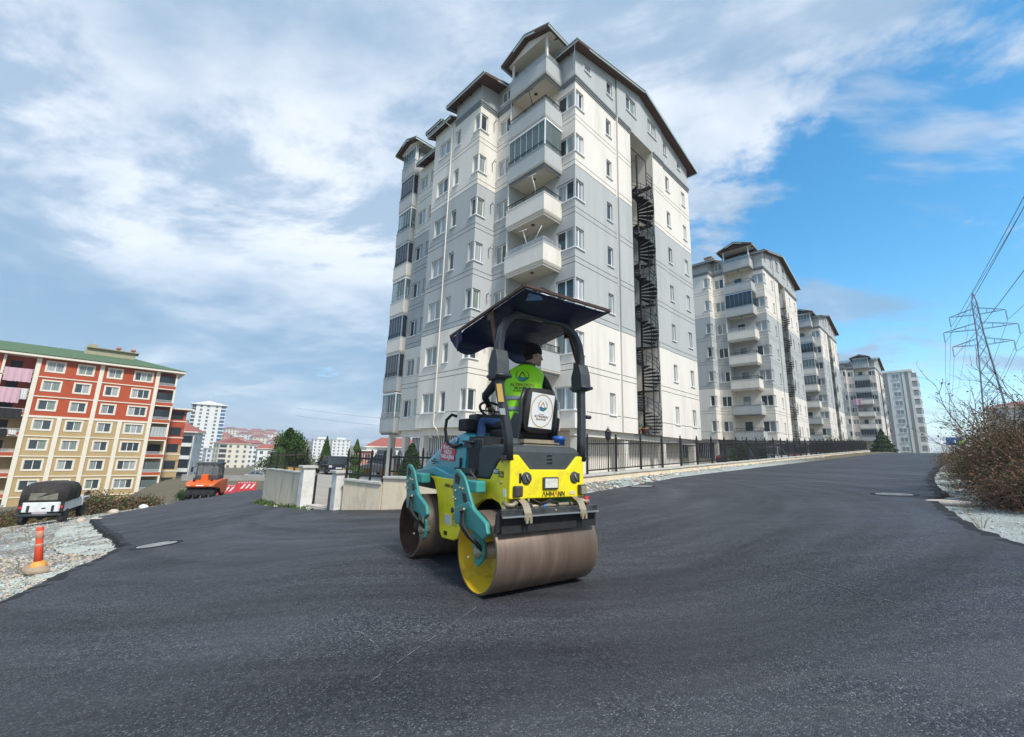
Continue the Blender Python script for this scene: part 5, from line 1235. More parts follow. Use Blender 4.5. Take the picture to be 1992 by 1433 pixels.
# bonnet: loft of rounded sections along X
secs = [(.66, 1.00, 1.43, .40, .36), (.82, 1.0, 1.475, .405, .34), (1.0, 1.0, 1.455, .405, .33), (1.25, 1.0, 1.385, .40, .31), (1.5, 1.0, 1.285, .39, .29), (1.75, 1.0, 1.165, .375, .27), (1.92, .98, 1.085, .35, .26), (1.99, .95, 1.02, .31, .24)]
b = MB(); rings = []
for x, zb, zt, wb, wt in secs:
    r_ = [(wb, zb), (wb - .002, zb + (zt - zb) * .25), (wb - .012, zb + (zt - zb) * .55), ((wb + wt) / 2 + .012, zb + (zt - zb) * .84), (wt, zt - .012), (wt - .05, zt), (0, zt + .012)]
    ring = [Vector((x, y, z)) for y, z in r_] + [Vector((x, -y, z)) for y, z in r_[-2::-1]]
    rings.append(ring)
b.loft(rings, 0, True, True); bon = b.build('bonnet', turq, RR_, bevel=.004)
for s in (1, -1):
    sk = [(.62, .93), (.70, 1.02), (.95, 1.0), (1.36, 1.07), (1.5, 1.045), (2.0, .99), (1.98, .93), (1.40, .965), (.95, .925), (.66, .90)]
    b = MB(); b.prism(sk, XZ(s * .385), XZ(s * .445)); b.build('bonnet_skirt', turq, bon, bevel=.014)
b = MB(); b.box2((.72, .4055, 1.03), (.75, .425, 1.19)); b.build('bonnet_handle', blk, bon, bevel=.008)
# red warning board and round badge on the left of the bonnet
def bon_frame(x, z, off=.006):
    # left flank of the bonnet, leaning slightly inwards
    return frame((x, .413 - (z - 1.0) * .075 + off, z), (-1, 0, -.04), (0, -.11, 1))
sx_, sz_ = 1.08, 1.245
b = MB(); b.box((0, 0, 0), (.37, .19, .004)); o = b.build('warning_board', red_s, RR_, bevel=0); o.matrix_local = bon_frame(sx_, sz_)
for i, (tx, sz) in enumerate((("25 mt' DEN", .062), ('FAZLA', .062), ('YAKLA\u015eMA', .062))):
    text('lettering', tx, sz, Matrix.Translation((0, .055 - i * .056, .0025)), white_s, o, bold=.0022, sx=1.08 if i else 1.0)
b = MB(); b.lathe([(.042, 0), (.042, .003), (0, .003)], n=24); o = b.build('round_badge', blue_s, RR_); o.matrix_local = bon_frame(.90, 1.385, .010)
b = MB(); b.lathe([(.03, .003), (.03, .005), (0, .005)], n=20); b.build('badge_centre', white_s, o)
b = MB(); b.prism([(-.012, -.012), (.012, -.012), (0, .016)], lambda p: Vector((p[0], p[1], .005)), lambda p: Vector((p[0], p[1], .007))); b.build('badge_mark', blue_s, o)
o = None
for i, tx in enumerate(('SOSYAL', 'S\u00dcR\u00dcC\u00dc MERKEZ\u0130', 'ORDU')): text('lettering', tx, .022, bon_frame(1.42, 1.15 - i * .026, .012), black_s, RR_, bold=.0004)
# front yellow frame
fp = [(.60, .955), (.62, .42), (.66, .35), (.76, .315), (1.03, .30), (1.10, .36), (1.13, .50), (1.20, .72), (1.32, .90), (1.45, .955)]
for s in (1, -1):
    o = plate('front_frame', fp, s * .40, s * .448, yellow, bevel=.012)
b = MB(); b.box2((.66, -.395, .40), (1.05, .395, .94)); b.build('frame_core', blk, RR_)
b = MB(); b.box2((1.25, -.42, .80), (1.98, .42, .95)); b.build('front_crossmember', blk, RR_)
YF = .449
maker_name(.040, frame((.90, YF, .871), (-1, 0, -.03), (0, 0, 1)), RR_)
b = MB(); b.lathe([(.035, YF - .004), (.035, YF + .001), (0, YF + .001)], (.80, 0, .62), 20, 0, 'Y'); b.build('frame_hole', black_s, RR_)
def sticker(name, x0, x1, z0, z1, m_): b = MB(); b.box2((x1, YF - .002, z0), (x0, YF + .0015, z1)); return b.build(name, m_, RR_)
sticker('safety_sticker', .98, .82, .46, .565, mat('worn_white_sticker', (.62, .62, .52), .6, var=.15, scale=20)); sticker('safety_sticker', .80, .68, .46, .60, mat('worn_amber_sticker', (.60, .44, .05), .6, var=.1))
for i in range(4): sticker('hazard_stripe', .73 - i * 0, .67, .66 + i * .035, .69 + i * .035, orange_s if i % 2 else black_s)
text('warning_symbol', '\u25b3', .09, frame((.74, YF + .002, .56), (-1, 0, 0), (0, 0, 1)), black_s, RR_)
b = MB(); b.box2((.90, YF - .002, .345), (.97, YF + .006, .385)); b.build('tie_down_eye', black_s, RR_)
# forks: outer plates carrying the drum hubs
fork = [(.452, 1.05), (.40, 1.078), (.34, 1.078), (.235, 1.027), (.179, .974), (.109, .869), (.02, .75), (.06, .56), (.165, .553), (.349, .561), (.387, .706), (.438, .856)]
flare = [(.387, .706), (.349, .561), (.165, .553), (-.05, .540), (-.19, .500), (-.265, .56), (-.225, .645), (-.118, .690), (.0, .735), (.10, .80)]
leg_ = [(.17, .56), (.02, .56), (-.075, .46), (-.09, .36), (-.06, .28), (.02, .225), (.075, .25), (.10, .36)]
def fork_set(x0, s, flip=1):
    tr = lambda poly: [(x0 + flip * px_, pz) for px_, pz in poly]
    o = plate('drum_fork', tr(fork), s * .615, s * .645, teal, bevel=.01)
    b = MB(); t_ = tr(flare); b.prism(t_, XZ(s * .605), XZ(s * .652)); b.build('fork_flare', teal, o, bevel=.012, seg=2)
    b = MB(); t_ = tr(leg_); b.prism(t_, XZ(s * .545), XZ(s * .575)); b.build('hub_plate', teal, o, bevel=.008)
    b = MB(); b.box2((x0 + flip * .02, s * .50, .875), (x0 + flip * .26, s * .614, .985)); b.build('fork_bracket', teal, o, bevel=.018, seg=3)
    # cut-outs and bolts
    for poly in ([(.40, 1.03), (.36, 1.045), (.29, 1.0), (.31, .93), (.39, .95)], [(.24, .86), (.165, .86), (.115, .77), (.19, .77)]):
        b = MB(); b.prism(tr(poly), XZ(s * .6455), XZ(s * .6475)); b.build('fork_opening', black_s, o)
    for px_, pz in ((.28, .905), (.37, .87), (.22, .90), (.40, .80), (.36, .79), (.05, .31)):
        b = MB(); b.lathe([(.014, s * .645), (.012, s * .66), (0, s * .661)], (x0 + flip * px_, 0, pz), 8, 0, 'Y'); b.build('bolt', beige_st, o)
    for k in range(2):
        b = MB(); b.tube([(x0 + flip * (.20 - k * .03), s * .66, .72), (x0 + flip * (.13 - k * .04), s * .70, .58), (x0 + flip * (.02 - k * .045), s * .68, .50), (x0 + flip * (-.03 - k * .03), s * .61, .43), (x0 + flip * (-.02 - k * .02), s * .56, .36)], .016, 8); b.build('hydraulic_hose', blk, o)
    b = MB(); b.lathe([(.05, s * .50), (.05, s * .60), (.03, s * .62), (0, s * .62)], (x0 - flip * .01, 0, .36), 14, 0, 'Y'); b.build('hose_manifold', beige_st, o)
    b = MB(); b.bar((x0 + flip * .23, s * .675, .70), (x0 + flip * .1, s * .69, .73), .02); b.build('hose_clamp', beige_st, o)
fork_set(0, 1); fork_set(0, -1)
fork_set(1.28, 1); fork_set(1.28, -1)
# scraper and spray bar over the rear drum
scr = MB(); scr.box2((-.405, -.545, .715), (-.375, .60, .775)); so = scr.build('scraper_bar', mat('worn_black_steel', (.085, .088, .09), .35, .5, var=.5, scale=9), RR_, bevel=.006)
b = MB(); b.box2((-.43, -.545, .708), (-.405, .60, .72)); b.build('scraper_flange', alum, so)
b = MB(); n = 40
up_ = [Vector((-.372, -.565 + 1.19 * i / n, .74)) for i in range(n + 1)]; lo_ = [Vector((-.352 - .004 * math.sin(i * 2.3), -.565 + 1.19 * i / n, .585 + .008 * math.sin(i * 1.7))) for i in range(n + 1)]
for i in range(n):
    b.quad(up_[i], up_[i + 1], lo_[i + 1], lo_[i]); o_ = Vector((.022, 0, 0)); b.quad(up_[i] + o_, up_[i + 1] + o_, lo_[i + 1] + o_, lo_[i] + o_); b.quad(lo_[i], lo_[i + 1], lo_[i + 1] + o_, lo_[i] + o_)
b.quad(up_[0], lo_[0], lo_[0] + o_, up_[0] + o_); b.quad(up_[n], lo_[n], lo_[n] + o_, up_[n] + o_)
b.build('scraper_rubber', blk, so)
b = MB(); b.bar((-.35, .58, .60), (-.34, -.56, .60), .05, .06); b.build('scraper_brush', blk, so)
for y in (.335, -.335):
    b = MB(); p = [(-.20, y, .86), (-.30, y, .845), (-.395, y, .80), (-.43, y, .74), (-.432, y, .675)]
    for i in range(4): b.bar(Vector(p[i]) + Vector((0, .0, 0)), p[i + 1], .018, .018)
    b2 = MB(); b2.loft([[Vector((x, y - .04, z)), Vector((x, y + .04, z)), Vector((x + .015, y + .04, z + .014)), Vector((x + .015, y - .04, z + .014))] for x, _, z in p], 0, True, False); o = b2.build('scraper_bracket', beige_st, so, bevel=.004)
    for q in (-.022, .022):
        b = MB(); b.box2((-.445, y + q - .012, .655), (-.43, y + q + .012, .705)); b.build('bracket_bolt', beige_st, o)
for y in (.40, -.40):
    b = MB(); b.tube([(-.25, y, .83), (-.33, y, .815), (-.345, y + (.05 if y > 0 else -.05), .80), (-.33, y + (.09 if y > 0 else -.09), .80), (-.26, y + (.09 if y > 0 else -.09), .815)], .02, 8); b.build('towing_hook', beige_st, RR_)
b = MB(); b.tube([(-.30, -.50, .785), (-.30, .53, .77)], .018, 10); sp = b.build('spray_pipe', beige_st, RR_)
for i in range(6):
    b = MB(); b.lathe([(.02, .74), (.022, .775), (.012, .80)], (-.31, -.42 + i * .16, 0), 8); b.build('spray_nozzle', blue_s if i == 3 else blk, sp)
b = MB(); b.tube([(-.30, .2, .84), (-.33, .12, .80), (-.31, .0, .82), (-.32, -.1, .80)], .012, 6); b.build('wiring_loom', blk, RR_)
b = MB(); b.tube([(-.33, -.47, .74), (-.33, -.47, .83)], .017, 8); b.tube([(-.33, -.44, .83), (-.33, -.50, .84)], .014, 6); b.build('red_valve', mat('red_plastic', (.55, .02, .02), .4), RR_)
for s in (-.30, 0.0, .3):
    b = MB(); b.lathe([(.012, -.0), (.01, .008), (0, .009)], (0, 0, 0), 8, 0, 'X'); b.v = [(-.406 - v[0], s + v[1], .748 + v[2]) for v in b.v]; b.build('bolt', beige_st, so)
# roll-over hoop
def hoop_side(s):
    P_ = [(-.27, s * .455, 1.19), (-.262, s * .465, 1.40), (-.235, s * .495, 1.62), (-.195, s * .53, 1.84), (-.18, s * .54, 2.05), (-.175, s * .54, 2.30), (-.17, s * .515, 2.45), (-.165, s * .455, 2.56), (-.16, s * .36, 2.635), (-.155, s * .22, 2.665), (-.155, 0, 2.67)]
    b = MB(); w, h = .046, .064; rings = []
    for i, p in enumerate(P_):
        a = Vector(P_[max(i - 1, 0)]); c = Vector(P_[min(i + 1, len(P_) - 1)]); t = (c - a).normalized()
        e1 = Vector((1, 0, 0)); e1 = (e1 - t * e1.dot(t)).normalized(); e2 = t.cross(e1)
        sg = lambda v: math.copysign(abs(v) ** .45, v)
        rings.append([Vector(p) + e1 * (h * sg(math.cos(q)) * .60) + e2 * (w * sg(math.sin(q)) * .82) for q in np.linspace(0, 2 * math.pi, 25)[:-1]])
    b.loft(rings, 0, True, True); o = b.build('roll_over_post', rops_m, RR_)
    b = MB(); b.prism([(-.10, 1.93), (-.27, 1.95), (-.255, 2.12), (-.22, 2.23), (-.14, 2.23), (-.09, 2.10)], XZ(s * .54 - .07), XZ(s * .54 + .07)); j = b.build('folding_joint', plast, o, bevel=.012)
    b = MB(); b.tube([(-.262, s * .54 - .085, 1.975), (-.262, s * .54 + .085, 1.975)], .019, 10); b.build('hinge_pin', rops_m, j); b = MB(); b.tube([(-.11, s * .54 - .085, 1.97), (-.11, s * .54 + .085, 1.97)], .016, 8); b.build('hinge_pin', rops_m, j)
    b = MB(); b.box2((-.29, s * .455 - .09, 1.20), (-.15, s * .455 + .06, 1.236)); b.build('post_foot', rops_m, o)
    return o
hl_ = hoop_side(1); hoop_side(-1)
def post_sticker(z0, z1, m_, w=.026):
    b = MB(); f = lambda z: (-.19 - (2.05 - z) * .08, .545 - max(0, 1.95 - z) * .14)
    for z in (z0,):
        x0, y0 = f(z0); x1, y1 = f(z1); d = Vector((-.74, .67, 0)) * .058; t_ = Vector((.67, .74, 0)) * w
        b.add([Vector((x0, y0, z0)) + d - t_, Vector((x0, y0, z0)) + d + t_, Vector((x1, y1, z1)) + d + t_, Vector((x1, y1, z1)) + d - t_, Vector((x0, y0, z0)) + d * .9 - t_, Vector((x0, y0, z0)) + d * .9 + t_, Vector((x1, y1, z1)) + d * .9 + t_, Vector((x1, y1, z1)) + d * .9 - t_], [(0, 1, 2, 3), (7, 6, 5, 4), (0, 4, 5, 1), (1, 5, 6, 2), (2, 6, 7, 3), (3, 7, 4, 0)])
    return b.build('safety_sticker', m_, hl_)
post_sticker(1.72, 1.89, mat('amber_sticker', (.66, .42, .10), .5)); post_sticker(1.60, 1.66, mat('grey_sticker', (.35, .37, .36), .5))
b = MB(); b.tube([(-.24, .55, 1.60), (-.24, .60, 1.60)], .018, 8); b.build('post_peg', rops_m, hl_)
b = MB(); b.tube([(-.23, -.57, 1.66), (-.23, -.63, 1.66)], .02, 8); b.build('post_peg', rops_m, hl_)
# canopy: tube frame with a sagging tarpaulin
cz = lambda x: 2.76 - .115 * (x + .6)
CX0, CX1, CY = -.60, .88, .555
cn = [Vector((CX0, CY, cz(CX0))), Vector((CX0, -CY, cz(CX0) + .0)), Vector((CX1, -CY, cz(CX1))), Vector((CX1, CY, cz(CX1)))]
b = MB()
for i in range(4): b.bar(cn[i], cn[(i + 1) % 4], .026)
b.bar(cn[0].lerp(cn[3], .5), cn[1].lerp(cn[2], .5), .03); can = b.build('canopy_frame', brown_tube, RR_)
for s in (1, -1):
    b = MB(); b.bar((.02, s * .53, cz(.02)), (-.17, s * .545, 2.14), .032); o = b.build('canopy_brace', brown_tube, can)
    b = MB(); b.box2((-.02, s * .51, cz(.0) - .10), (.07, s * .545, cz(.0))); b.build('brace_gusset', brown_tube, o)
    b = MB(); b.box2((-.20, s * .50, 2.14), (-.10, s * .55, 2.26)); b.build('brace_gusset', brown_tube, o)
b = MB(); nx, ny = 30, 22
tv = []
for i in range(nx + 1):
    for j in range(ny + 1):
        s, t = i / nx, j / ny; x = CX0 + .03 + (CX1 - CX0 - .06) * s; y = CY - .02 - (2 * CY - .04) * t
        edge = min(s, 1 - s, t, 1 - t); e = min(1, edge * 7)
        sag = .055 * math.sin(math.pi * s) * math.sin(math.pi * t) + .22 * max(0, (s - .80) / .2) ** 1.5 * (0.65 + .35 * math.sin(t * 9 + .6)) + .012 * noise.noise(Vector((x * 6, y * 6, 1))) * e
        pull = .05 * max(0, .18 - s) * abs(math.sin(t * 9.5)) + .0
        z = cz(x) - .012 - sag
        if s > .93: x -= .12 * (s - .93) / .07
        tv.append((x + pull, y, z))
b.add(tv, [(i * (ny + 1) + j, i * (ny + 1) + j + 1, (i + 1) * (ny + 1) + j + 1, (i + 1) * (ny + 1) + j) for i in range(nx) for j in range(ny)], 0, True)
tp = b.build('tarpaulin', navy, can); so_ = tp.modifiers.new('thick', 'SOLIDIFY'); so_.thickness = .004
b = MB(); pv = []
for i in range(13):
    for j in range(7):
        s, t = i / 12, j / 6; pv.append((.62 + .26 * s, .55 + .02 * math.sin(s * 7) - .02 * t, cz(.62 + .26 * s) - .02 - (.17 * math.sin(math.pi * min(1, s * .9 + .12)) + .03) * t + .01 * math.sin(i * 1.1 + j)))
b.add(pv, [(i * 7 + j, i * 7 + j + 1, (i + 1) * 7 + j + 1, (i + 1) * 7 + j) for i in range(12) for j in range(6)], 0, True); fl_ = b.build('loose_flap', navy, can); so_ = fl_.modifiers.new('thick', 'SOLIDIFY'); so_.thickness = .004
b = MB(); b.add([(CX0 + .07, .46, cz(CX0) - .03), (CX0 + .20, .40, cz(CX0) - .048), (CX0 + .10, .27, cz(CX0) - .04), (CX0 + .06, .32, cz(CX0) - .028), (CX0 + .07, .46, cz(CX0) - .036), (CX0 + .20, .40, cz(CX0) - .054), (CX0 + .10, .27, cz(CX0) - .046), (CX0 + .06, .32, cz(CX0) - .034)], [(0, 1, 2, 3), (7, 6, 5, 4), (0, 4, 5, 1), (1, 5, 6, 2), (2, 6, 7, 3), (3, 7, 4, 0)]); b.build('sheet_patch', mat('light_blue_patch', (.16, .33, .62), .5, var=.3, scale=18), can)
for k in range(8):
    b = MB(); t = k / 7; b.tube([(CX0, CY - 2 * CY * t * .96 - .02, cz(CX0)), (CX0 + .05, CY - 2 * CY * t * .96 - .02, cz(CX0) - .015)], .006, 5); b.build('lashing', alum, can)
# seat, console, controls
sc_y = -.105
b = MB(); b.box2((.12, sc_y - .25, 1.40), (.60, sc_y + .25, 1.52)); seat = b.build('seat_cushion', blk, RR_, bevel=.04, seg=3)
b = MB(); b.box2((.05, sc_y - .28, 1.30), (.58, sc_y + .28, 1.40)); b.build('seat_base', blk, seat)
b = MB(); b.box2((-.12, -.36, 1.335), (.40, .18, 1.345)); b.box2((-.10, -.34, 1.36), (.40, .16, 1.37)); b.box2((-.05, -.3, 1.30), (.35, .12, 1.4)); b.build('seat_runner', beige_st, seat)
SBM = Matrix.Translation((.07, sc_y - .04, 1.71)) @ Matrix.Rotation(R_(-7), 4, 'Y')
b = MB(); rp = []
for k in range(24):
    a = 2 * math.pi * k / 24; cx_ = .215 * (abs(math.cos(a)) ** .45) * (1 if math.cos(a) > 0 else -1); cz_ = .245 * (abs(math.sin(a)) ** .45) * (1 if math.sin(a) > 0 else -1); rp.append((cx_ * (1 - .06 * (cz_ > 0)), cz_))
b.loft([[Vector((d, y * s, z * s)) for y, z in rp] for d, s in ((-.045, .96), (-.03, 1), (.05, 1), (.09, .9))], 0, True, True)
sb = b.build('seat_back', blk, RR_, bevel=0); sb.matrix_local = SBM
for s in (1, -1):
    b = MB(); b.tube([(.0, s * .235, -.30), (-.02, s * .24, -.1), (.0, s * .24, .10), (.02, s * .19, .235)], .022, 8); b.build('seat_side_frame', rops_m, sb)
    b = MB(); b.prism([(-.05, -.33), (.12, -.36), (.16, -.2), (.05, -.04), (-.05, -.06)], lambda p, s=s: Vector((p[0], s * .255, p[1])), lambda p, s=s: Vector((p[0], s * .275, p[1]))); b.build('recliner_plate', rops_m, sb)
PF = Matrix.Translation((-.047, .0, -.0)) @ frame((0, 0, 0), (0, -1, -.03), (0, -.03, 1))
b = MB(); b.box((0, 0, 0), (.315, .37, .003)); po = b.build('poster', white_s, RR_); po.parent = sb; po.matrix_local = Matrix.Translation((-.049, -.012, .005)) @ frame((0, 0, 0), (0, -1, -.04), (0, 0, 1))
def flat(parent, name, poly, z, m_):
    b = MB(); b.prism(poly, lambda p: Vector((p[0], p[1], z)), lambda p: Vector((p[0], p[1], z + .0012))); return b.build(name, m_, parent)
def ring(parent, name, rx, ry, w, z, m_, a0=0, a1=360, c=(0, 0), taper=False):
    b = MB(); n = 40; pts_ = []
    for i in range(n + 1):
        t = i / n; a = R_(a0 + (a1 - a0) * t); ww = w * (math.sin(math.pi * t) * .9 + .1) if taper else w
        pts_.append(((c[0] + rx * math.cos(a), c[1] + ry * math.sin(a)), (c[0] + (rx - ww) * math.cos(a), c[1] + (ry - ww) * math.sin(a))))
    for (p, q), (p2, q2) in zip(pts_, pts_[1:]):
        b.quad((*p, z), (*p2, z), (*q2, z), (*q, z)); b.quad((*p, z + .0012), (*p2, z + .0012), (*q2, z + .0012), (*q, z + .0012))
    return b.build(name, m_, parent)
def emblem(par, s, c, mA, mring, m1, m2, z):
    cx_, cy_ = c; T = lambda pts_: [(cx_ + x * s, cy_ + y * s) for x, y in pts_]
    ring(par, 'emblem_arc', s, s, s * .13, z, mring, 110, 215, c, True); ring(par, 'emblem_arc', s, s, s * .13, z, mring, -35, 70, c, True)
    flat(par, 'emblem_roof', T([(-.62, -.28), (-.42, -.28), (0, .42), (.34, -.12), (.5, -.12), (.08, .68), (-.08, .68)]), z, mA)
    flat(par, 'emblem_wave', T([(-.9, -.38), (-.3, -.18), (.35, -.42), (.05, -.72), (-.45, -.5)]), z, m1)
    flat(par, 'emblem_wave', T([(-.05, -.5), (.4, -.2), (.92, -.2), (.75, -.6), (.2, -.95), (-.35, -.88), (.2, -.7)]), z + .0002, m2)
    flat(par, 'emblem_wave', T([(-.8, -.55), (-.45, -.55), (.0, -.78), (-.1, -.93), (-.5, -.8)]), z + .0004, m1)
    b = MB(); b.lathe([(s * .07, z), (s * .07, z + .001), (0, z + .001)], (cx_, cy_ + s * 1.12, 0), 10); b.build('emblem_star', mA, par)
ring(po, 'gold_ring', .152, .178, .010, .0022, gold_s); emblem(po, .062, (.005, .055), gold_s, brown_s, blue_s, green_s, .0022)
text('lettering', 'ALTINORDU', .034, Matrix.Translation((0, -.062, .0028)), brown_s, po, bold=.0002); text('lettering', 'BELED\u0130YES\u0130', .021, Matrix.Translation((0, -.092, .0028)), brown_s, po, sx=1.25); text('lettering', 'www.altinordu.bel.tr', .009, Matrix.Translation((0, -.036, .0028)), brown_s, po)
b = MB(); b.box2((.84, -.30, 1.30), (1.02, .22, 1.60)); co = b.build('console', blk, RR_, bevel=.03, seg=3)
b = MB(); b.box2((.80, -.24, 1.60), (1.0, .20, 1.70)); b.build('instrument_panel', plast, co, bevel=.02)
b = MB(); b.box2((.75, .14, 1.49), (.95, .36, 1.63)); b.build('switch_box', blk, co, bevel=.02)
b = MB(); b.tube([(.86, -.02, 1.6), (.76, -.02, 1.72)], .025, 8); b.build('steering_column', blk, co)
b = MB(); T_ = Matrix.Translation((.75, -.02, 1.735)) @ Matrix.Rotation(R_(-40), 4, 'Y'); b.tube([T_ @ Vector((.19 * math.cos(a), .19 * math.sin(a), 0)) for a in np.linspace(0, 2 * math.pi, 33)], .016, 8, cap=False); b.bar(T_ @ Vector((-.18, 0, 0)), T_ @ Vector((.18, 0, 0)), .02); b.bar(T_ @ Vector((0, -.18, 0)), T_ @ Vector((0, .18, 0)), .02); b.build('steering_wheel', blk, RR_)
b = MB(); b.tube([(.95, .38, 1.66), (1.0, .42, 1.68), (1.07, .45, 1.62), (1.09, .45, 1.5), (1.05, .44, 1.36), (.92, .42, 1.30), (.72, .42, 1.33)], .018, 10); b.build('hand_rail', blk, RR_)
b = MB(); b.box2((.52, .30, 1.30), (.66, .42, 1.37)); b.tube([(.5, .32, 1.36), (.68, .32, 1.37), (.68, .43, 1.37), (.5, .43, 1.36), (.5, .32, 1.36)], .012, 6); b.build('cup_holder', plast, RR_)
b = MB(); b.box2((.40, -.42, 1.03), (.86, .42, 1.08)); b.build('foot_deck', plast, RR_)
b = MB(); b.box2((.30, .06, 1.52), (.62, .14, 1.60)); b.build('arm_rest', blk, RR_, bevel=.02); 

# ------------------------------------------------------------ people
jacket = mat('black_jacket', (.016, .017, .02), .75, var=.3, scale=14, bump=.3, bscale=20); jeans = mat('blue_jeans', (.035, .085, .20), .85, var=.25, scale=10, bump=.25, bscale=40); skin = mat('skin', (.42, .235, .165), .5, var=.08, scale=12); hat_m = mat('black_knit', (.010, .010, .011), .95, var=.3, scale=30, bump=.5, bscale=160); hivis = mat('high_visibility_green', (.36, .86, .015), .6, var=.05, scale=5, bump=.3, bscale=7); silver = mat('reflective_tape', (.34, .36, .36), .4, .2, var=.05); boots = mat('dark_boots', (.03, .025, .02), .7); beard_m = mat('dark_hair', (.02, .014, .012), .9)
def skinned(verts, edges, root=0, sub=2):
    me = bpy.data.meshes.new('body'); me.from_pydata([v[0] for v in verts], edges, [])
    o = bpy.data.objects.new('body', me); COL.objects.link(o)
    o.modifiers.new('skin', 'SKIN').use_smooth_shade = True
    for i, v in enumerate(verts):
        d = me.skin_vertices[0].data[i]; d.radius = v[1] if isinstance(v[1], tuple) else (v[1], v[1]); d.use_root = (i == root)
    s = o.modifiers.new('sub', 'SUBSURF'); s.levels = sub; s.render_levels = sub
    dg = bpy.context.evaluated_depsgraph_get(); dg.update(); m2 = bpy.data.meshes.new_from_object(o.evaluated_get(dg)); bpy.data.objects.remove(o)
    return m2
def person(label, J, loc, rz, face, hands=True, vest=True, hat=True, name='person', cap_m=None, parent_M=None, group=None):
    """J: joint name -> local point. face: unit heading of the face"""
    V = lambda k: Vector(J[k])
    vs = []; ed = []; idx = {}
    def add(k, p, r, prev=None):
        idx[k] = len(vs); vs.append((tuple(p), r))
        if prev is not None: ed.append((idx[prev], idx[k]))
    add('pelvis', V('pelvis'), (.145, .12)); add('waist', V('pelvis').lerp(V('chest'), .45), (.135, .11), 'pelvis'); add('chest', V('chest'), (.165, .125), 'waist'); add('neck0', V('neck'), (.085, .08), 'chest'); add('neck', V('neck').lerp(V('head'), .45), .052, 'neck0'); add('jaw', V('head') + Vector(face) * .018 + Vector((0, 0, -.055)), (.076, .082), 'neck'); add('head', V('head') + Vector((0, 0, .03)), (.094, .104), 'jaw'); add('crown', V('head') + Vector((0, 0, .10)), (.06, .07), 'head')
    for s in 'LR':
        add('sh' + s, V('sh' + s), .066, 'chest'); add('el' + s, V('el' + s), .046, 'sh' + s); add('wr' + s, V('wr' + s), .031, 'el' + s); d = (V('wr' + s) - V('el' + s)).normalized(); add('pm' + s, V('wr' + s) + d * .075, (.038, .022), 'wr' + s)
        add('hip' + s, V('hip' + s), .088, 'pelvis'); add('kn' + s, V('kn' + s), .062, 'hip' + s); add('an' + s, V('an' + s), .042, 'kn' + s); add('toe' + s, V('toe' + s), .040, 'an' + s)
        if hands:
            side_ = d.cross(Vector((0, 0, 1))).normalized(); dn = d.cross(side_).normalized()
            if dn.z > 0: dn = -dn
            for fi, (off, ln) in enumerate(((-.026, .072), (-.009, .082), (.009, .078), (.026, .062))):
                b0 = V('wr' + s) + d * .085 + side_ * off
                add('f%d' % fi + s, b0, .0105, 'pm' + s); add('g%d' % fi + s, b0 + d * ln * .5 + dn * .012, .0095, 'f%d' % fi + s); add('h%d' % fi + s, b0 + d * ln * .75 + dn * .045, .008, 'g%d' % fi + s)
            t_ = 1 if s == 'L' else -1
            add('t0' + s, V('wr' + s) + d * .03 - side_ * .035 * t_, .011, 'wr' + s); add('t1' + s, V('wr' + s) + d * .075 - side_ * .055 * t_ + dn * .015, .0095, 't0' + s)
    me = skinned(vs, ed)
    hd = V('head') - Vector(face).normalized() * .004; f = Vector(face).normalized(); rt_ = f.cross(Vector((0, 0, 1))).normalized()
    # face: brow, nose, lips, chin, ears joined into the same body mesh
    fb = MB()
    def bl(c, r, fl, n=10): fb.blob(c, r, n, 0, 0, 0, fl)
    nose = [hd + f * .088 + Vector((0, 0, .03)), hd + f * .112 + Vector((0, 0, .004)), hd + f * .122 + Vector((0, 0, -.012)), hd + f * .092 + Vector((0, 0, -.022))]
    fb.tube(nose, [.010, .014, .016, .010], 8)
    for s in (-1, 1):
        bl(hd + f * .112 + rt_ * .010 * s + Vector((0, 0, -.014)), .009, (1, 1, 1)); bl(hd + rt_ * .082 * s + f * .0 + Vector((0, 0, .0)), .030, (.55, .55, 1)); bl(hd + f * .074 + rt_ * .030 * s + Vector((0, 0, .030)), .022, (1, 1, .6)); bl(hd + f * .060 + rt_ * .042 * s + Vector((0, 0, -.012)), .026, (1, 1, .8))
    bl(hd + f * .094 + Vector((0, 0, -.042)), .021, (1, 1, .32)); bl(hd + f * .091 + Vector((0, 0, -.053)), .020, (1, 1, .36)); bl(hd + f * .078 + Vector((0, 0, -.084)), .030, (1, 1, .75))
    bm = bmesh.new(); bm.from_mesh(me); fm_ = bpy.data.meshes.new('t'); fm_.from_pydata([tuple(v) for v in fb.v], [], fb.f); nb_ = len(bm.faces); bm.from_mesh(fm_)
    bmesh.ops.recalc_face_normals(bm, faces=bm.faces)
    bm.faces.ensure_lookup_table()
    for k_, fc in enumerate(bm.faces):
        c = fc.calc_center_median(); fc.smooth = True; mi = 0
        if k_ >= nb_ or c.z > (V('neck').z + hd.z) / 2 - .02: mi = 2
        for s in 'LR':
            if (c - V('wr' + s)).dot((V('wr' + s) - V('el' + s)).normalized()) > .012 and (c - V('wr' + s)).length < .24: mi = 2
        legd = min(((c - V('kn' + s)).length for s in 'LR')); 
        if c.z < V('pelvis').z + .03 and mi == 0: 
            near_arm = min((c - V('el' + s)).length for s in 'LR')
            if not near_arm < .10: mi = 1
        for s in 'LR':
            if (c - V('an' + s)).length < .07 or (c - V('toe' + s)).length < .075: mi = 3
        fc.material_index = mi
    bm.to_mesh(me); bm.free()
    for k_ in (jacket, jeans, skin, boots): me.materials.append(k_)
    o = bpy.data.objects.new(name, me); COL.objects.link(o); o.location = loc; o.rotation_euler = (0, 0, rz); tag(o, label, 'person', group)
    b = MB()
    for s in (-1, 1): b.blob(hd + f * .092 + rt_ * .031 * s + Vector((0, 0, .014)), .008, 8)
    b.build('eyes', black_s, o)
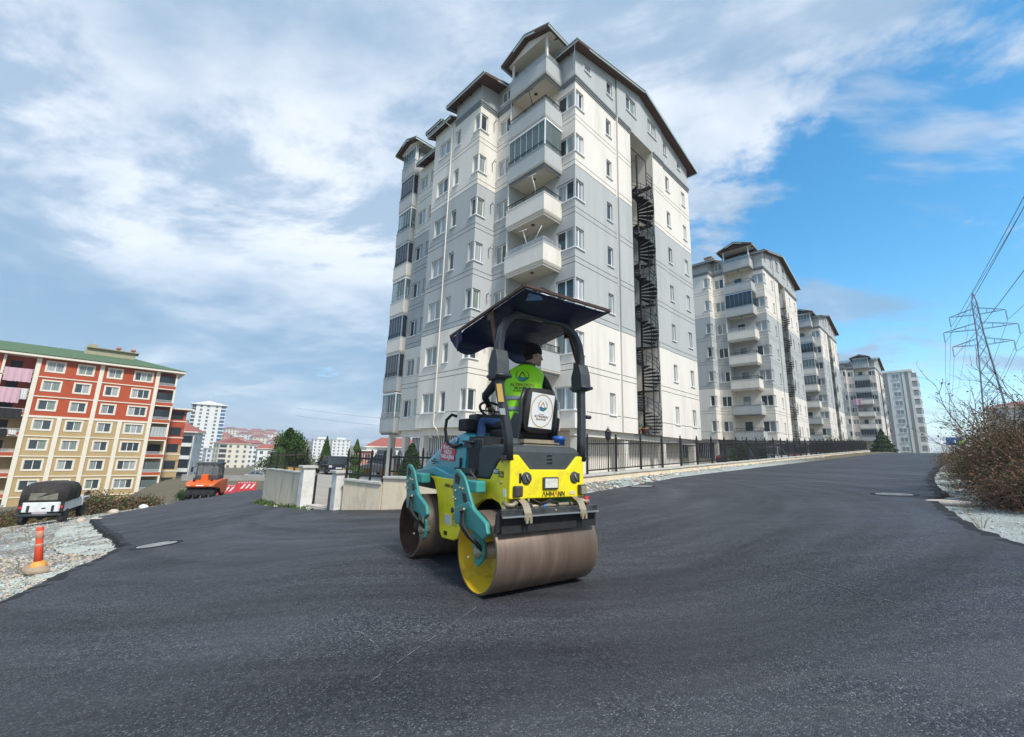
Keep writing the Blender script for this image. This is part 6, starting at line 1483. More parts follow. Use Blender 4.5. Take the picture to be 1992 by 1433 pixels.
    b = MB()
    for s in (-1, 1): b.tube([hd + f * .100 + rt_ * .014 * s + Vector((0, 0, .034)), hd + f * .094 + rt_ * .034 * s + Vector((0, 0, .040)), hd + f * .080 + rt_ * .050 * s + Vector((0, 0, .034))], [.004, .006, .003], 6)
    b.build('eyebrows', beard_m, o)
    if hat:
        b = MB(); rings = []
        for i, (z, r_) in enumerate(((.004, .101), (.028, .107), (.05, .108), (.085, .103), (.115, .088), (.138, .062), (.148, .03), (.150, .004))):
            ring_ = []
            for k in range(28):
                a = 2 * math.pi * k / 28; dv = f * math.cos(a) * 1.10 + rt_ * math.sin(a) * .92
                dip = -.045 * max(0, -math.cos(a)) ** 1.5 * max(0, 1 - i / 3) + .030 * max(0, math.cos(a)) * max(0, 1 - i / 3)
                ring_.append(hd - f * .012 + dv * r_ + Vector((0, 0, z + dip)))
            rings.append(ring_)
        b.loft(rings, 0, True, True); b.build('knitted_hat' if cap_m is None else 'hard_hat', cap_m or hat_m, o)
        if cap_m is None:
            b = MB(); b.blob(hd - f * .055 + Vector((0, 0, -.035)), .060, 12, 0, 0, 0, (1, 1, .8)); b.build('hair', beard_m, o)
    return o, J
S1 = dict(pelvis=(.26, -.09, 1.60), chest=(.30, -.10, 2.02), neck=(.315, -.15, 2.20), head=(.325, -.265, 2.385), shL=(.41, .10, 2.13), elL=(.60, .22, 1.88), wrL=(.70, .10, 1.80), shR=(.235, -.31, 2.14), elR=(.19, -.45, 1.88), wrR=(.40, -.44, 1.70), hipL=(.32, -.05, 1.58), knL=(.66, .20, 1.62), anL=(.58, .27, 1.16), toeL=(.72, .31, 1.115), hipR=(.30, -.25, 1.58), knR=(.70, -.30, 1.62), anR=(.68, -.30, 1.16), toeR=(.82, -.31, 1.115))
DRV, _ = person('roller driver in a green high visibility vest and black knitted hat, looking sideways', S1, tuple(ROLLER + Vector((0, 0, TH))), RZ, (-.08, -.98, -.12))
def make_vest(o, J):
    yaw = R_(-31); fx = Vector((math.cos(yaw), math.sin(yaw), 0)); ly = Vector((-math.sin(yaw), math.cos(yaw), 0))
    pel, ch = Vector(J['pelvis']), Vector(J['chest']); 
    secs_ = [(1.53, .205, .165, .0), (1.60, .205, .168, 0), (1.70, .200, .160, 0), (1.80, .200, .158, .0), (1.90, .206, .158, 0), (2.0, .214, .158, 0), (2.08, .218, .152, 0), (2.14, .212, .138, 0), (2.185, .178, .112, .0), (2.22, .125, .092, 0), (2.245, .088, .078, 0)]
    n = 36; rings = []
    for z, a, c, _ in secs_:
        t = min(1, max(0, (z - pel.z) / (ch.z - pel.z))); ce = pel.lerp(ch, t) if z < ch.z else ch.lerp(Vector(J['neck']), min(1, (z - ch.z) / (J['neck'][2] - ch.z)))
        ring_ = []
        for k in range(n):
            q = 2 * math.pi * k / n; e = .80
            cx_ = math.copysign(abs(math.cos(q)) ** e, math.cos(q)); sy_ = math.copysign(abs(math.sin(q)) ** e, math.sin(q))
            w = 1 + .045 * noise.noise(Vector((math.cos(q) * 2.6, math.sin(q) * 2.6, z * 6)))
            p = Vector((ce.x, ce.y, z)) + fx * (c * cx_ * w) + ly * (a * sy_ * w); ring_.append(p)
        rings.append(ring_)
    b = MB(); b.loft(rings, 0, False, True); v = b.build('safety_vest', hivis, o); s = v.modifiers.new('t', 'SOLIDIFY'); s.thickness = .006; s.offset = 1
    def band(z0, z1, m_, nm, grow=.008):
        b = MB(); rr_ = []
        for z in (z0, (z0 + z1) / 2, z1):
            i = max([0] + [i for i in range(len(secs_) - 1) if secs_[i][0] <= z]); t = (z - secs_[i][0]) / (secs_[i + 1][0] - secs_[i][0])
            ce = sum(rings[i], Vector()) / n
            rr_.append([(rings[i][k].lerp(rings[i + 1][k], t)) + ((rings[i][k] - ce).normalized() * grow) * Vector((1, 1, 0)) for k in range(n)])
        b.loft(rr_, 0, False, True); q = b.build(nm, m_, v); q.modifiers.new('t', 'SOLIDIFY').thickness = .002
    band(1.70, 1.75, silver, 'reflective_band'); band(1.82, 1.87, silver, 'reflective_band'); band(1.528, 1.54, yel_s if False else hivis, 'hem', .006)
    # printed emblem and lines on the back, laid on the cloth
    ce = ch.copy(); back = -fx
    def bk(x, z):  # flat panel just behind the back surface
        i = max([0] + [i for i in range(len(secs_) - 1) if secs_[i][0] <= z]); return secs_[i][2]
    def wrap(ob):
        me = ob.data
        for vv in me.vertices:
            p = M4 @ vv.co; zz = min(max(p.z, 1.56), 2.20)
            i = max([0] + [i for i in range(len(secs_) - 1) if secs_[i][0] <= zz]); t = (zz - secs_[i][0]) / (secs_[i + 1][0] - secs_[i][0])
            ring_ = [rings[i][k].lerp(rings[i + 1][k], t) for k in range(n)]; c_ = sum(ring_, Vector()) / n
            lat = (p - c_).dot(ly); best = None
            for k in range(n):
                a_, b_ = ring_[k], ring_[(k + 1) % n]; la, lb = (a_ - c_).dot(ly), (b_ - c_).dot(ly)
                if (a_ - c_).dot(fx) < 0 and min(la, lb) - 1e-6 <= lat <= max(la, lb) + 1e-6 and abs(lb - la) > 1e-9:
                    f_ = (lat - la) / (lb - la); q_ = a_.lerp(b_, f_); best = q_
            if best is not None:
                q_ = best - fx * (.0095 + vv.co.z * .4); vv.co = (q_.x, q_.y, p.z)
        me.update()
    for kind, args in (('e', None), ('t', ('ALTINORDU', .047, (0, -.085), 1.0)), ('t', ('BELED\u0130YES\u0130', .028, (0, -.122), 1.2)), ('t', ('FEN \u0130\u015eLER\u0130 M\u00dcD\u00dcRL\u00dc\u011e\u00dc', .0175, (0, -.150), 1.0))):
        M4 = frame(ch + back * .3 + Vector((0, 0, .055)) + ly * .02, -ly, (0, 0, 1))
        tmp = bpy.data.objects.new('tmp', None); COL.objects.link(tmp); before = set(COL.objects)
        if kind == 'e': emblem(tmp, .075, (0, .025), brown_s, brown_s, cyan_s, green_s, .0)
        else: text('lettering', args[0], args[1], Matrix.Identity(4), brown_s if args[1] > .03 else black_s, tmp, extrude=.0005, sx=args[3], bold=.0006); 
        for ob in set(COL.objects) - before:
            if kind == 't':
                S = Matrix.Diagonal((args[3], 1, 1, 1))
                for vv in ob.data.vertices: vv.co = S @ vv.co + Vector((args[2][0], args[2][1], 0))
                ob.matrix_local = Matrix.Identity(4)
            bm_ = bmesh.new(); bm_.from_mesh(ob.data); bmesh.ops.subdivide_edges(bm_, edges=[e for e in bm_.edges if e.calc_length() > .02], cuts=2); bm_.to_mesh(ob.data); bm_.free()
            wrap(ob); ob.parent = v; ob.matrix_local = Matrix.Identity(4)
        bpy.data.objects.remove(tmp)
    b = MB(); nk = Vector(J['neck']); rings2 = [[nk + Vector((.078 * math.cos(a) * k_, .078 * math.sin(a) * k_, z)) for a in np.linspace(0, 2 * math.pi, 19)[:-1]] for z, k_ in ((-.04, 1.25), (.02, 1.02), (.075, .93), (.08, .85))]
    b.loft(rings2, 0, False, True); b.build('jacket_collar', jacket, o)
make_vest(DRV, S1)
# ------------------------------------------------------------ vehicles
tyre_m = mat('tyre_rubber', (.022, .022, .022), .85, var=.25, scale=12, dirt=(.10, .09, .075), dirt_amt=.5, dscale=5)
def wheel(parent, c, r, w, rim=None, name='wheel'):
    b = MB(); x, y, z = c
    prof = [(r * .62, -w / 2), (r * .90, -w / 2), (r, -w * .36), (r, w * .36), (r * .90, w / 2), (r * .62, w / 2)]
    b.lathe(prof, c, 24, 0, 'Y'); o = b.build(name, tyre_m, parent)
    b = MB(); b.lathe([(r * .61, -w * .42), (r * .5, -w * .30), (r * .15, -w * .34), (0, -w * .34)], c, 16, 0, 'Y'); b.lathe([(r * .61, w * .42), (r * .5, w * .30), (r * .15, w * .34), (0, w * .34)], c, 16, 0, 'Y'); b.build('rim', rim or plast, o); return o
orange_p = mat('orange_paint', (.74, .125, .015), .4, var=.06, scale=2, dirt=(.35, .12, .04), dirt_amt=.35)
def tyre_roller():
    p = Vector((-24.8, 36.4)); zz = road_z(p.x, p.y); 
    # +X forward (towards the camera's lower left), Y left
    t = thing('tyre_roller', 'orange pneumatic tyre roller with a dark cab driving on the valley road', 'road roller', (p.x, p.y, zz), R_(-69))
    b = MB(); b.loft([[Vector((x, y, z)) for y, z in ((-w, z0), (w, z0), (w, z1), (-w, z1))] for x, w, z0, z1 in ((-1.9, 1.0, .75, 1.42), (-.3, 1.02, .62, 1.45), (1.0, 1.02, .80, 1.38), (1.75, 1.0, .92, 1.26), (1.95, .96, .98, 1.18))], 0, True, False); bd = b.build('body', orange_p, t, bevel=.05)
    for s in (1, -1):
        b = MB(); b.prism([(-1.9, .35), (-1.9, 1.40), (-.6, 1.40), (.15, 1.25), (.05, .42), (-.2, .32)], XZ(s * 1.021), XZ(s * 1.05)); b.build('side_skirt', orange_p, bd, bevel=.01)
    b = MB(); b.box2((-1.7, -.8, .35), (1.7, .8, .80)); b.build('chassis', blk, t)
    for i in range(4): wheel(t, (1.30, -.78 + i * .52, .45), .45, .30)
    for i in range(4): wheel(t, (-1.45, -.80 + i * .53, .45), .45, .30)
    b = MB()
    for x in (-1.25, .35):
        for y in (-.78, .78): b.bar((x, y, 1.40), (x + (.05 if x < 0 else -.10), y * .94, 2.62), .09)
    b.box2((-1.3, -.85, 2.62), (.42, .85, 2.78)); b.box2((-1.25, -.80, 1.42), (.36, .80, 1.72)); b.box2((.25, -.30, 1.72), (.37, .10, 1.85)); cb = b.build('cab', plast, t, bevel=.02)
    for (a, c) in (((.31, -.73, 1.74), (.325, .73, 2.60)), ((-1.215, -.73, 1.74), (-1.2, .73, 2.60)), ((-1.15, .74, 1.74), (.25, .755, 2.60)), ((-1.15, -.755, 1.74), (.25, -.74, 2.60))):
        b = MB(); b.box2(a, c); b.build('window', clear_glass('cab_glass', (.80, .84, .86), .22) if 'cab_glass' not in MATS else MATS['cab_glass'], cb)
    b = MB(); b.box2((.38, -.28, 1.36), (.85, .20, 1.86)); b.build('air_intake', orange_p, t, bevel=.03)
    for y in (.78, .62): pass
    b = MB(); b.lathe([(.09, 1.3), (.09, 1.62), (.05, 1.63), (0, 1.63)], (1.2, -.62, 0), 12); b.build('exhaust', blk, t); b = MB(); b.lathe([(.07, 1.3), (.07, 1.55), (0, 1.56)], (1.1, .55, 0), 12); b.build('filler_pipe', blk, t)
    for s in (1, -1):
        b = MB(); b.bar((.35, s * .8, 2.45), (.42, s * 1.12, 2.40), .04); b.box2((.40, s * 1.08 - .08, 2.02), (.45, s * 1.08 + .08, 2.40)); b.build('mirror', blk, t)
        b = MB(); b.box2((1.94, s * .72 - .1, 1.03), (1.99, s * .72 + .1, 1.12)); b.build('headlight', lens, t)
    b = MB(); b.box2((1.952, -.25, 1.04), (1.96, .25, 1.12)); b.build('maker_strip', white_s, bd)
    J = dict(pelvis=(-.55, .2, 1.72), chest=(-.5, .2, 2.08), neck=(-.48, .2, 2.24), head=(-.44, .2, 2.42), shL=(-.48, .40, 2.16), elL=(-.32, .46, 1.95), wrL=(-.08, .36, 1.95), shR=(-.48, .0, 2.16), elR=(-.32, -.06, 1.95), wrR=(-.08, .04, 1.95), hipL=(-.5, .30, 1.70), knL=(-.1, .32, 1.72), anL=(-.05, .32, 1.50), toeL=(.05, .32, 1.48), hipR=(-.5, .1, 1.70), knR=(-.1, .08, 1.72), anR=(-.05, .08, 1.50), toeR=(.05, .08, 1.48))
    person('operator sitting in the cab of the orange tyre roller', J, (p.x, p.y, zz), R_(-69), (.95, .1, -.1), hands=False, hat=True)
tyre_roller()
def jeep():
    p = Vector((-21.9, 21.7)); zz = h1(p.x, p.y) + .12
    # rear faces the camera, heading away to the right
    t = thing('jeep', 'old white jeep with a black canvas top parked on the gravel shoulder', 'jeep', (p.x, p.y, zz), R_(121)); t.scale = (.92, .92, .94)
    wp = mat('chalky_white_paint', (.70, .72, .71), .5, var=.06, scale=2, dirt=(.42, .39, .34), dirt_amt=.5, dscale=2.5)
    canvas = mat('black_canvas', (.035, .030, .030), .95, var=.35, scale=5, bump=.4, bscale=14, dirt=(.13, .11, .07), dirt_amt=.6, dscale=1.6)
    b = MB(); b.box2((-2.0, -.62, .42), (1.75, .62, .60)); b.build('chassis', blk, t)
    b = MB(); b.box2((-2.0, -.80, .62), (-.1, .80, 1.08)); b.build('rear_tub', wp, t, bevel=.03)
    b = MB(); b.box2((-2.045, -.62, .63), (-2.004, .62, 1.07)); tg = b.build('tailgate', wp, t, bevel=.015)
    for y in (.44, -.42):
        b = MB(); b.box2((-2.08, y - .045, .66), (-2.046, y + .045, .93)); b.build('hinge_strap', blk, tg)
    b = MB(); b.lathe([(.09, 0), (.07, .012), (0, .014)], n=14); b.v = [(-2.046 - v[2], v[0] - .1, .80 + v[1] * .4) for v in b.v]; b.build('oval_badge', plast, tg)
    for s in (1, -1):
        b = MB(); b.box2((-2.03, s * .80 - (.14 if s > 0 else 0), .63), (-1.95, s * .80 + (.0 if s > 0 else .14), 1.08)); b.build('tail_lamp_panel', blk, t)
        b = MB(); b.box2((-2.055, s * .72 - .05, .80), (-2.031, s * .72 + .05, .90)); b.build('tail_lamp', red_s, t)
        b = MB(); b.prism([(-.095, .62), (-.095, 1.08), (.62, 1.06), (.66, .62)], XZ(s * .775), XZ(s * .805)); d = b.build('door', wp, t, bevel=.01)
        b = MB(); b.box2((-.02, s * .806 - .01, .95), (.10, s * .806 + .02, .98)); b.build('door_handle', blk, d)
        b = MB(); b.prism([(.70, .62), (.70, 1.05), (1.85, 1.0), (1.9, .85), (1.78, .82), (1.62, 1.0), (1.0, 1.0), (.86, .62)], XZ(s * .60), XZ(s * .84)); b.build('wing', wp, t, bevel=.02)
        b = MB(); b.tube([(.62, s * .82, 1.06), (.72, s * 1.0, 1.18)], .012, 6); b.box2((.70, s * 1.0 - .07, 1.15), (.73, s * 1.0 + .07, 1.36)); b.build('mirror', blk, t)
    b = MB(); b.box2((.68, -.58, .62), (1.86, .58, 1.06)); b.build('bonnet', wp, t, bevel=.04)
    b = MB(); b.tube([(-2.13, -.78, .50), (-2.13, .78, .50)], .055, 10); b.build('bumper', plast, t)
    b = MB(); b.box2((-2.10, -.26, .54), (-2.075, .26, .65)); b.build('number_plate', mat('dusty_plate', (.40, .36, .36), .6), t)
    # canvas: rounded box over the tub, and a lower cab part
    def arch(x, w, z0, z1, lean=0):
        n = 18; out = []
        for k in range(n + 1):
            a = math.pi * k / n; c, s = math.cos(a), math.sin(a)
            out.append(Vector((x + lean * s, w * math.copysign(abs(c) ** .30, c) * (1 - .13 * abs(s) ** 2), z0 + (z1 - z0) * abs(s) ** .30 + .012 * noise.noise(Vector((x * 3, k * .7, 2))))))
        return out
    b = MB(); b.loft([arch(x, w, 1.082, z1, l) for x, w, z1, l in ((-1.99, .82, 1.94, .30), (-1.5, .83, 1.99, .1), (-1.0, .82, 1.96, 0), (-.5, .83, 1.98, 0), (-.05, .82, 1.94, 0))], 0, True, True); cv = b.build('canvas_top', canvas, t)
    b = MB(); b.loft([[v + Vector((-.012, 0, 0)) for v in arch(-2.0 + .03, .50, 1.17, 1.60, .08)], [v + Vector((-.004, 0, 0)) for v in arch(-2.0 + .035, .49, 1.18, 1.59, .08)]], 0, True, False); b.build('rear_window_flap', mat('clouded_plastic', (.16, .15, .115), .55, var=.3, scale=4), cv)
    b = MB(); b.loft([arch(x, w, 1.082, z1, 0) for x, w, z1 in ((.0, .74, 1.80), (.55, .74, 1.78), (.66, .72, 1.70))], 0, True, True); b.build('cab_canvas', canvas, t)
    for x in (-1.42, 1.27):
        for s in (1, -1): wheel(t, (x, s * .70, .36), .37, .23)
    b = MB(); b.tube([(-1.42, -.7, .36), (-1.42, .7, .36)], .06, 8); b.tube([(1.27, -.7, .36), (1.27, .7, .36)], .06, 8); b.blob((-1.42, .1, .34), .16, 10); b.build('axle', blk, t)
jeep()
def car(name, label, cat, loc, rz, col, L_=4.4, W_=1.8, H_=1.6, kind='suv', group=None):
    t = thing(name, label, cat, loc, rz, group)
    pm = mat('car_paint_' + '_'.join('%d' % (c * 100) for c in col), col, .28, .15, var=.03, coat=.8)
    hl = L_ / 2; w = W_ / 2; bz, sh, rf = .28, H_ * .56, H_
    if kind == 'van': gp = [(-hl * .97, sh), (-hl * .93, rf - .03), (hl * .18, rf), (hl * .62, sh + .06)]
    elif kind == 'sedan': gp = [(-hl * .66, sh), (-hl * .40, rf - .02), (hl * .12, rf), (hl * .50, sh)]
    else: gp = [(-hl * .95, sh), (-hl * .78, rf - .04), (hl * .12, rf), (hl * .52, sh)]
    prof = [(-hl, bz + .15), (-hl * .985, sh * .75), (-hl * .95, sh), (hl * .50, sh), (hl * .93, sh * .86), (hl, sh * .6), (hl * .985, bz + .05), (-hl * .96, bz)]
    b = MB(); b.prism(prof, XZ(-w), XZ(w)); bd = b.build('body', pm, t, bevel=.09, seg=3)
    b = MB(); n = len(gp); lo = [Vector((x, s * w * .97, z)) for s in (-1, 1) for x, z in gp]
    ring = lambda s: [Vector((x, s * (w * .96 if z < sh + .08 else w * .80), z)) for x, z in gp]
    b.loft([ring(-1), ring(1)], 0, True, False); b.build('greenhouse', GL[0], t, bevel=.03)
    b = MB(); x1, x2 = gp[1][0], gp[2][0]; b.box2((x1 - .02, -w * .80, rf - .035), (x2 + .04, w * .80, rf + .02)); b.build('roof', pm, t, bevel=.02)
    for (a, c) in ((gp[0], gp[1]), (gp[3], gp[2]), ((x1 * .45 + x2 * .55, sh), (x1 * .45 + x2 * .55, rf - .02))):
        b = MB()
        for s in (1, -1): b.bar((a[0], s * w * .975, a[1] - .02), (c[0], s * w * .815, c[1] - .01), .07)
        b.build('roof_pillar', pm, t)
    for x in (-hl * .60, hl * .62):
        for s in (1, -1): wheel(t, (x, s * (w - .10), .33), .33, .21, alum)
    for s in (1, -1):
        b = MB(); b.box2((-hl - .012, s * w * .78 - .13, sh * .72), (-hl + .1, s * w * .78 + .13, sh * .95)); b.build('tail_light', red_s if kind != 'suv' else mat('pale_tail_lens', (.55, .50, .50), .2), t, bevel=.02)
        b = MB(); b.box2((hl - .12, s * w * .72 - .16, sh * .62), (hl + .005, s * w * .72 + .16, sh * .80)); b.build('headlight', lens, t, bevel=.02)
        b = MB(); b.box2((hl * .40, s * (w + .12) - .08, sh + .02), (hl * .46, s * (w + .12) + .08, sh + .16)); b.build('mirror', pm, t, bevel=.02)
    b = MB(); b.box2((-hl - .02, -.26, sh * .62), (-hl - .002, .26, sh * .73)); b.build('number_plate', white_s, t)
    b = MB(); b.box2((-hl - .03, -w * .9, bz + .02), (-hl + .2, w * .9, bz + .16)); b.build('bumper', blk, t, bevel=.03)
    return t
yz_ = lambda x, y: float(yard_z(x, y))
car('parked_car', 'dark blue estate car seen from behind at the end of the gate drive', 'car', (-16.6, 41.0, yz_(-16.6, 41.0)), R_(128), (.012, .016, .035), 4.5, 1.85, 1.62)
car('parked_van', 'silver grey van parked in the courtyard behind the railings', 'van', (-11.2, 39.5, yz_(-11.2, 39.5)), R_(152), (.26, .25, .25), 4.4, 1.8, 1.85, 'van')
def on_street_yard(u, v): p = UV(u, v); return (p.x, p.y, FB(v) - .75)
car('parked_car', 'black saloon half hidden behind the street fence and a shrub', 'car', on_street_yard(-1.6, 17.5), math.atan2(VB.y, VB.x), (.012, .014, .016), 4.3, 1.75, 1.45, 'sedan')
car('parked_car', 'dark red estate parked behind the street fence by the second block', 'car', on_street_yard(-1.7, 29.5), math.atan2(VB.y, VB.x) + math.pi, (.16, .02, .025), 4.5, 1.8, 1.6, 'suv')
car('parked_car', 'white car nose just showing behind the fence beside the dark red estate', 'car', on_street_yard(-1.9, 24.2), math.atan2(VB.y, VB.x), (.62, .63, .62), 4.2, 1.75, 1.4, 'sedan')
for i, (x, y) in enumerate(((-48, 84), (-44, 83), (-41.5, 88), (-38.6, 86))):
    c_ = (.6, .62, .63) if i % 2 else (.35, .38, .42)
    car('parked_car', ['leftmost', 'second from left', 'third from left', 'rightmost'][i] + ' of the small pale cars far off on the lower valley road', 'car', (x, y, h1(x, y) - .05), R_(20 + i * 30), c_, 4.2, 1.7, 1.45, 'sedan', 'pale cars on the lower valley road')

# ------------------------------------------------------------ street furniture
def bollard():
    K = .68
    x, y = -7.3, 7.15; z = h1(x, y)
    rock_m = mat('tan_rock', (.36, .27, .19), .9, var=.2, scale=4, bump=.5, bscale=12)
    b = MB(); b.blob((0, 0, .06), .17, 9, 0, .2, 4, (1.2, .8, .55)); o = b.build('rock', rock_m, None, (x, y, z)); tag(o, 'flat tan rock holding up the orange flexible bollard', 'rock')
    t = thing('road_bollard', 'leaning orange flexible bollard with pale reflective bands on the gravel', 'bollard', (x + .02, y, z + .10)); t.scale = (.62, .62, .74)
    t.rotation_euler = (R_(4), R_(-6), 0)
    op = mat('orange_bollard_plastic', (.80, .085, .03), .5, var=.06, scale=6, dirt=(.5, .12, .06), dirt_amt=.4)
    b = MB(); b.lathe([(.165, 0), (.17, .03), (.12, .10), (.08, .13), (0, .13)], n=20); b.build('base', mat('yellow_orange_plastic', (.80, .33, .06), .6), t)
    b = MB(); b.lathe([(.088, .12), (.072, .45), (.066, .80), (.062, .815), (0, .82)], n=20); po_ = b.build('post', op, t)
    for z0, z1 in ((.42, .48), (.58, .74)):
        b = MB(); r0_, r1_ = .0735 - (z0 - .45) * .0171 + .0025, .0735 - (z1 - .45) * .0171 + .0025; b.lathe([(r0_ - .004, z0), (r0_, z0 + .002), (r1_, z1 - .002), (r1_ - .004, z1)], n=20); b.build('reflective_band', mat('worn_reflector', (.62, .27, .17), .5, var=.25, scale=14), po_)
bollard()
def barrier(x, y, rz, label):
    z = h1(x, y); t = thing('road_barrier', label, 'barrier', (x, y, z), rz, None)
    rp = mat('red_barrier_plastic', (.60, .05, .06), .5, var=.08, scale=4)
    b = MB(); b.box2((-.9, -.05, .12), (.9, .05, 1.0)); pn = b.build('panel', rp, t, bevel=.03)
    for i in range(3):
        b = MB(); x0 = -.55 + i * .42; b.prism([(x0, .35), (x0 + .18, .35), (x0 + .5, .80), (x0 + .32, .80)], lambda p: Vector((p[0], -.056, p[1])), lambda p: Vector((p[0], -.051, p[1]))); b.build('white_stripe', white_s, pn)
    for i in range(7):
        b = MB(); b.box2((-.75 + i * .24, -.055, .90), (-.64 + i * .24, -.051, .96)); b.build('slot', white_s, pn)
    for s in (-.6, .6):
        b = MB(); b.box2((s - .12, -.28, 0), (s + .12, .28, .12)); b.build('foot', rp, t, bevel=.02)
barrier(-29.7, 46.6, R_(24), 'red plastic barrier with white stripes just behind the orange tyre roller')
barrier(-27.2, 46.0, R_(28), 'red plastic barrier standing alone on brown earth past the valley road')
b = MB(); 
# earth-retaining wall on the valley side
t = thing('retaining_wall', 'long grey concrete wall across the valley slope', 'wall', (-52, 62, -4.5))
b = MB(); b.box((0, 0, 0), (30, .4, 4.2), 0, R_(14)); b.build('wall_body', mat('weathered_concrete', (.30, .29, .27), .9, var=.2, scale=.6, bump=.3), t)
t.location = (-37.5, 74, -5.7)
def manhole(x, y, r, label):
    z = road_z(x, y); t = thing('manhole_cover', label, 'manhole cover', (x, y, z))
    n = Vector((-(g1(x + .3, y) - g1(x - .3, y)) / .6, -(g1(x, y + .3) - g1(x, y - .3)) / .6, 1)).normalized(); t.rotation_euler = n.to_track_quat('Z', 'Y').to_euler()
    im = mat('worn_cast_iron', (.42, .41, .40), .55, .2, var=.3, scale=9, dirt=(.03, .03, .034), dirt_amt=.95, dscale=4)
    b = MB(); b.lathe([(r + .10, -.01), (r + .09, .012), (r + .015, .016), (r + .01, .004)], n=32); b.f = [f for f in b.f if len(f) < 20]; b.mi = b.mi[:len(b.f)]; b.sm = b.sm[:len(b.f)]; b.build('frame', mat('sunk_asphalt_ring', (.018, .018, .02), .9), t)
    b = MB(); b.lathe([(r, .0), (r, .010), (r * .93, .012), (r * .9, .009), (0, .009)], n=32); lid = b.build('lid', im, t)
    for k in range(-3, 4):
        b = MB(); hw_ = math.sqrt(max(.01, (r * .85) ** 2 - (k * r * .22) ** 2)); b.box2((-hw_, k * r * .22 - .015, .009), (hw_, k * r * .22 + .015, .016)); b.build('rib', im, lid)
manhole(-6.52, 8.48, .30, 'manhole cover sunk in the asphalt near the left shoulder')
manhole(8.72, 9.96, .33, 'manhole cover in the asphalt near the right bank')
manhole(4.2, 13.9, .33, 'manhole cover in the asphalt close to the fence rubble')
# crest: blue sign, hi-vis walker, pole
p = UV(-12.6, 78); zc = h1(p.x, p.y)
t = thing('road_sign', 'blue rectangular road sign on a post at the crest of the street', 'sign', (p.x, p.y, zc), R_(-40))
b = MB(); b.tube([(0, 0, 0), (0, 0, 2.2)], .05, 8); b.build('post', alum, t); b = MB(); b.box2((-.95, -.03, 1.3), (.95, .03, 2.5)); b.build('panel', mat('sign_blue', (.03, .16, .45), .5, var=.1), t)
p = UV(-12.4, 80); t = thing('pole', 'thin grey pole beside the blue sign at the crest', 'pole', (p.x - .0, p.y, h1(p.x, p.y))); t.location = tuple(UV(-11.0, 86, h1(*UV(-11, 86)[:2]))); b = MB(); b.tube([(0, 0, 0), (0, 0, 2.6)], .05, 6); b.build('shaft', alum, t)
p = UV(-13.2, 60); zc = h1(p.x, p.y)
J = dict(pelvis=(0, 0, .95), chest=(.02, 0, 1.30), neck=(.02, 0, 1.48), head=(.04, 0, 1.64), shL=(.02, .2, 1.40), elL=(.04, .27, 1.12), wrL=(.12, .25, .90), shR=(.02, -.2, 1.40), elR=(.0, -.27, 1.12), wrR=(.08, -.26, .88), hipL=(0, .1, .92), knL=(.06, .11, .50), anL=(.0, .12, .09), toeL=(.14, .13, .05), hipR=(0, -.1, .92), knR=(.04, -.11, .50), anR=(-.06, -.12, .09), toeR=(.09, -.13, .05))
W_, _ = person('worker in a pale green vest standing on the verge near the crest', J, (p.x, p.y, zc), R_(220), (1, 0, 0), hands=False)
b = MB(); b.loft([[Vector((c_ + .155 * math.cos(a), .215 * math.sin(a), z)) for a in np.linspace(0, 2 * math.pi, 19)[:-1]] for z, c_ in ((.98, 0), (1.2, .01), (1.38, .02), (1.46, .02))], 0, False, True); b.build('safety_vest', hivis, W_)
# things on the first block
def pot(loc, label, s=1.0, cm=None):
    t = thing('plant_pot', label, 'plant pot', loc); b = MB(); b.lathe([(.10 * s, 0), (.15 * s, .24 * s), (.165 * s, .25 * s), (.165 * s, .29 * s), (.13 * s, .29 * s), (0, .27 * s)], n=14); b.build('pot', cm or red_wood, t)
    b = MB(); leafy(b, lambda rg: Vector((rg.gauss(0, .12 * s), rg.gauss(0, .12 * s), .30 * s + abs(rg.gauss(.12, .12)) * s)), 90, .07 * s, 3); b.build('leaves', leaf_mid, t)
def leafy(mb, sampler, n, size, seed, nrm=None, aspect=.55, mats_=1):
    rg = random.Random(seed)
    for i in range(n):
        c = sampler(rg); a = Vector((rg.gauss(0, 1), rg.gauss(0, 1), rg.gauss(0, 1))).normalized(); 
        if nrm is not None: a = (a * .7 + nrm(c)).normalized()
        t_ = a.orthogonal().normalized(); t_ = Matrix.Rotation(rg.uniform(0, 6.28), 3, a) @ t_; s_ = a.cross(t_); L_ = size * rg.uniform(.6, 1.4)
        mb.add([c - t_ * L_ * .5, c + s_ * L_ * aspect * .5, c + t_ * L_ * .5, c - s_ * L_ * aspect * .5], [(0, 1, 2, 3)], rg.randrange(mats_))
def leafmat(name, col, var=.35): 
    M = mat(name, col, .6, var=var, scale=3, spec=.3); return M
leaf_dark = leafmat('dark_leaves', (.022, .050, .014)); leaf_mid = leafmat('mid_leaves', (.040, .085, .018)); leaf_lite = leafmat('light_leaves', (.075, .135, .025)); leaf_olive = leafmat('olive_leaves', (.085, .105, .025)); leaf_brown = leafmat('dry_brown_leaves', (.20, .095, .05)); twig = mat('dry_twigs', (.135, .085, .058), .9, var=.35, scale=6); bark = mat('bark', (.10, .075, .055), .9, var=.3, scale=8)
base1 = -20.3
for (u, v, s, lab) in ((.35, 6.6, 1.1, 'terracotta pot with a plant at the left foot of the fire escape'), (.35, 7.35, 1.3, 'terracotta pot with a bushy plant in the middle of the fire escape landing'), (.4, 8.1, 1.0, 'white trough with a plant at the right foot of the fire escape')):
    pot(tuple(on_b1(u, v, base1 + .05)), lab, s, white_c if 'white' in lab else None)
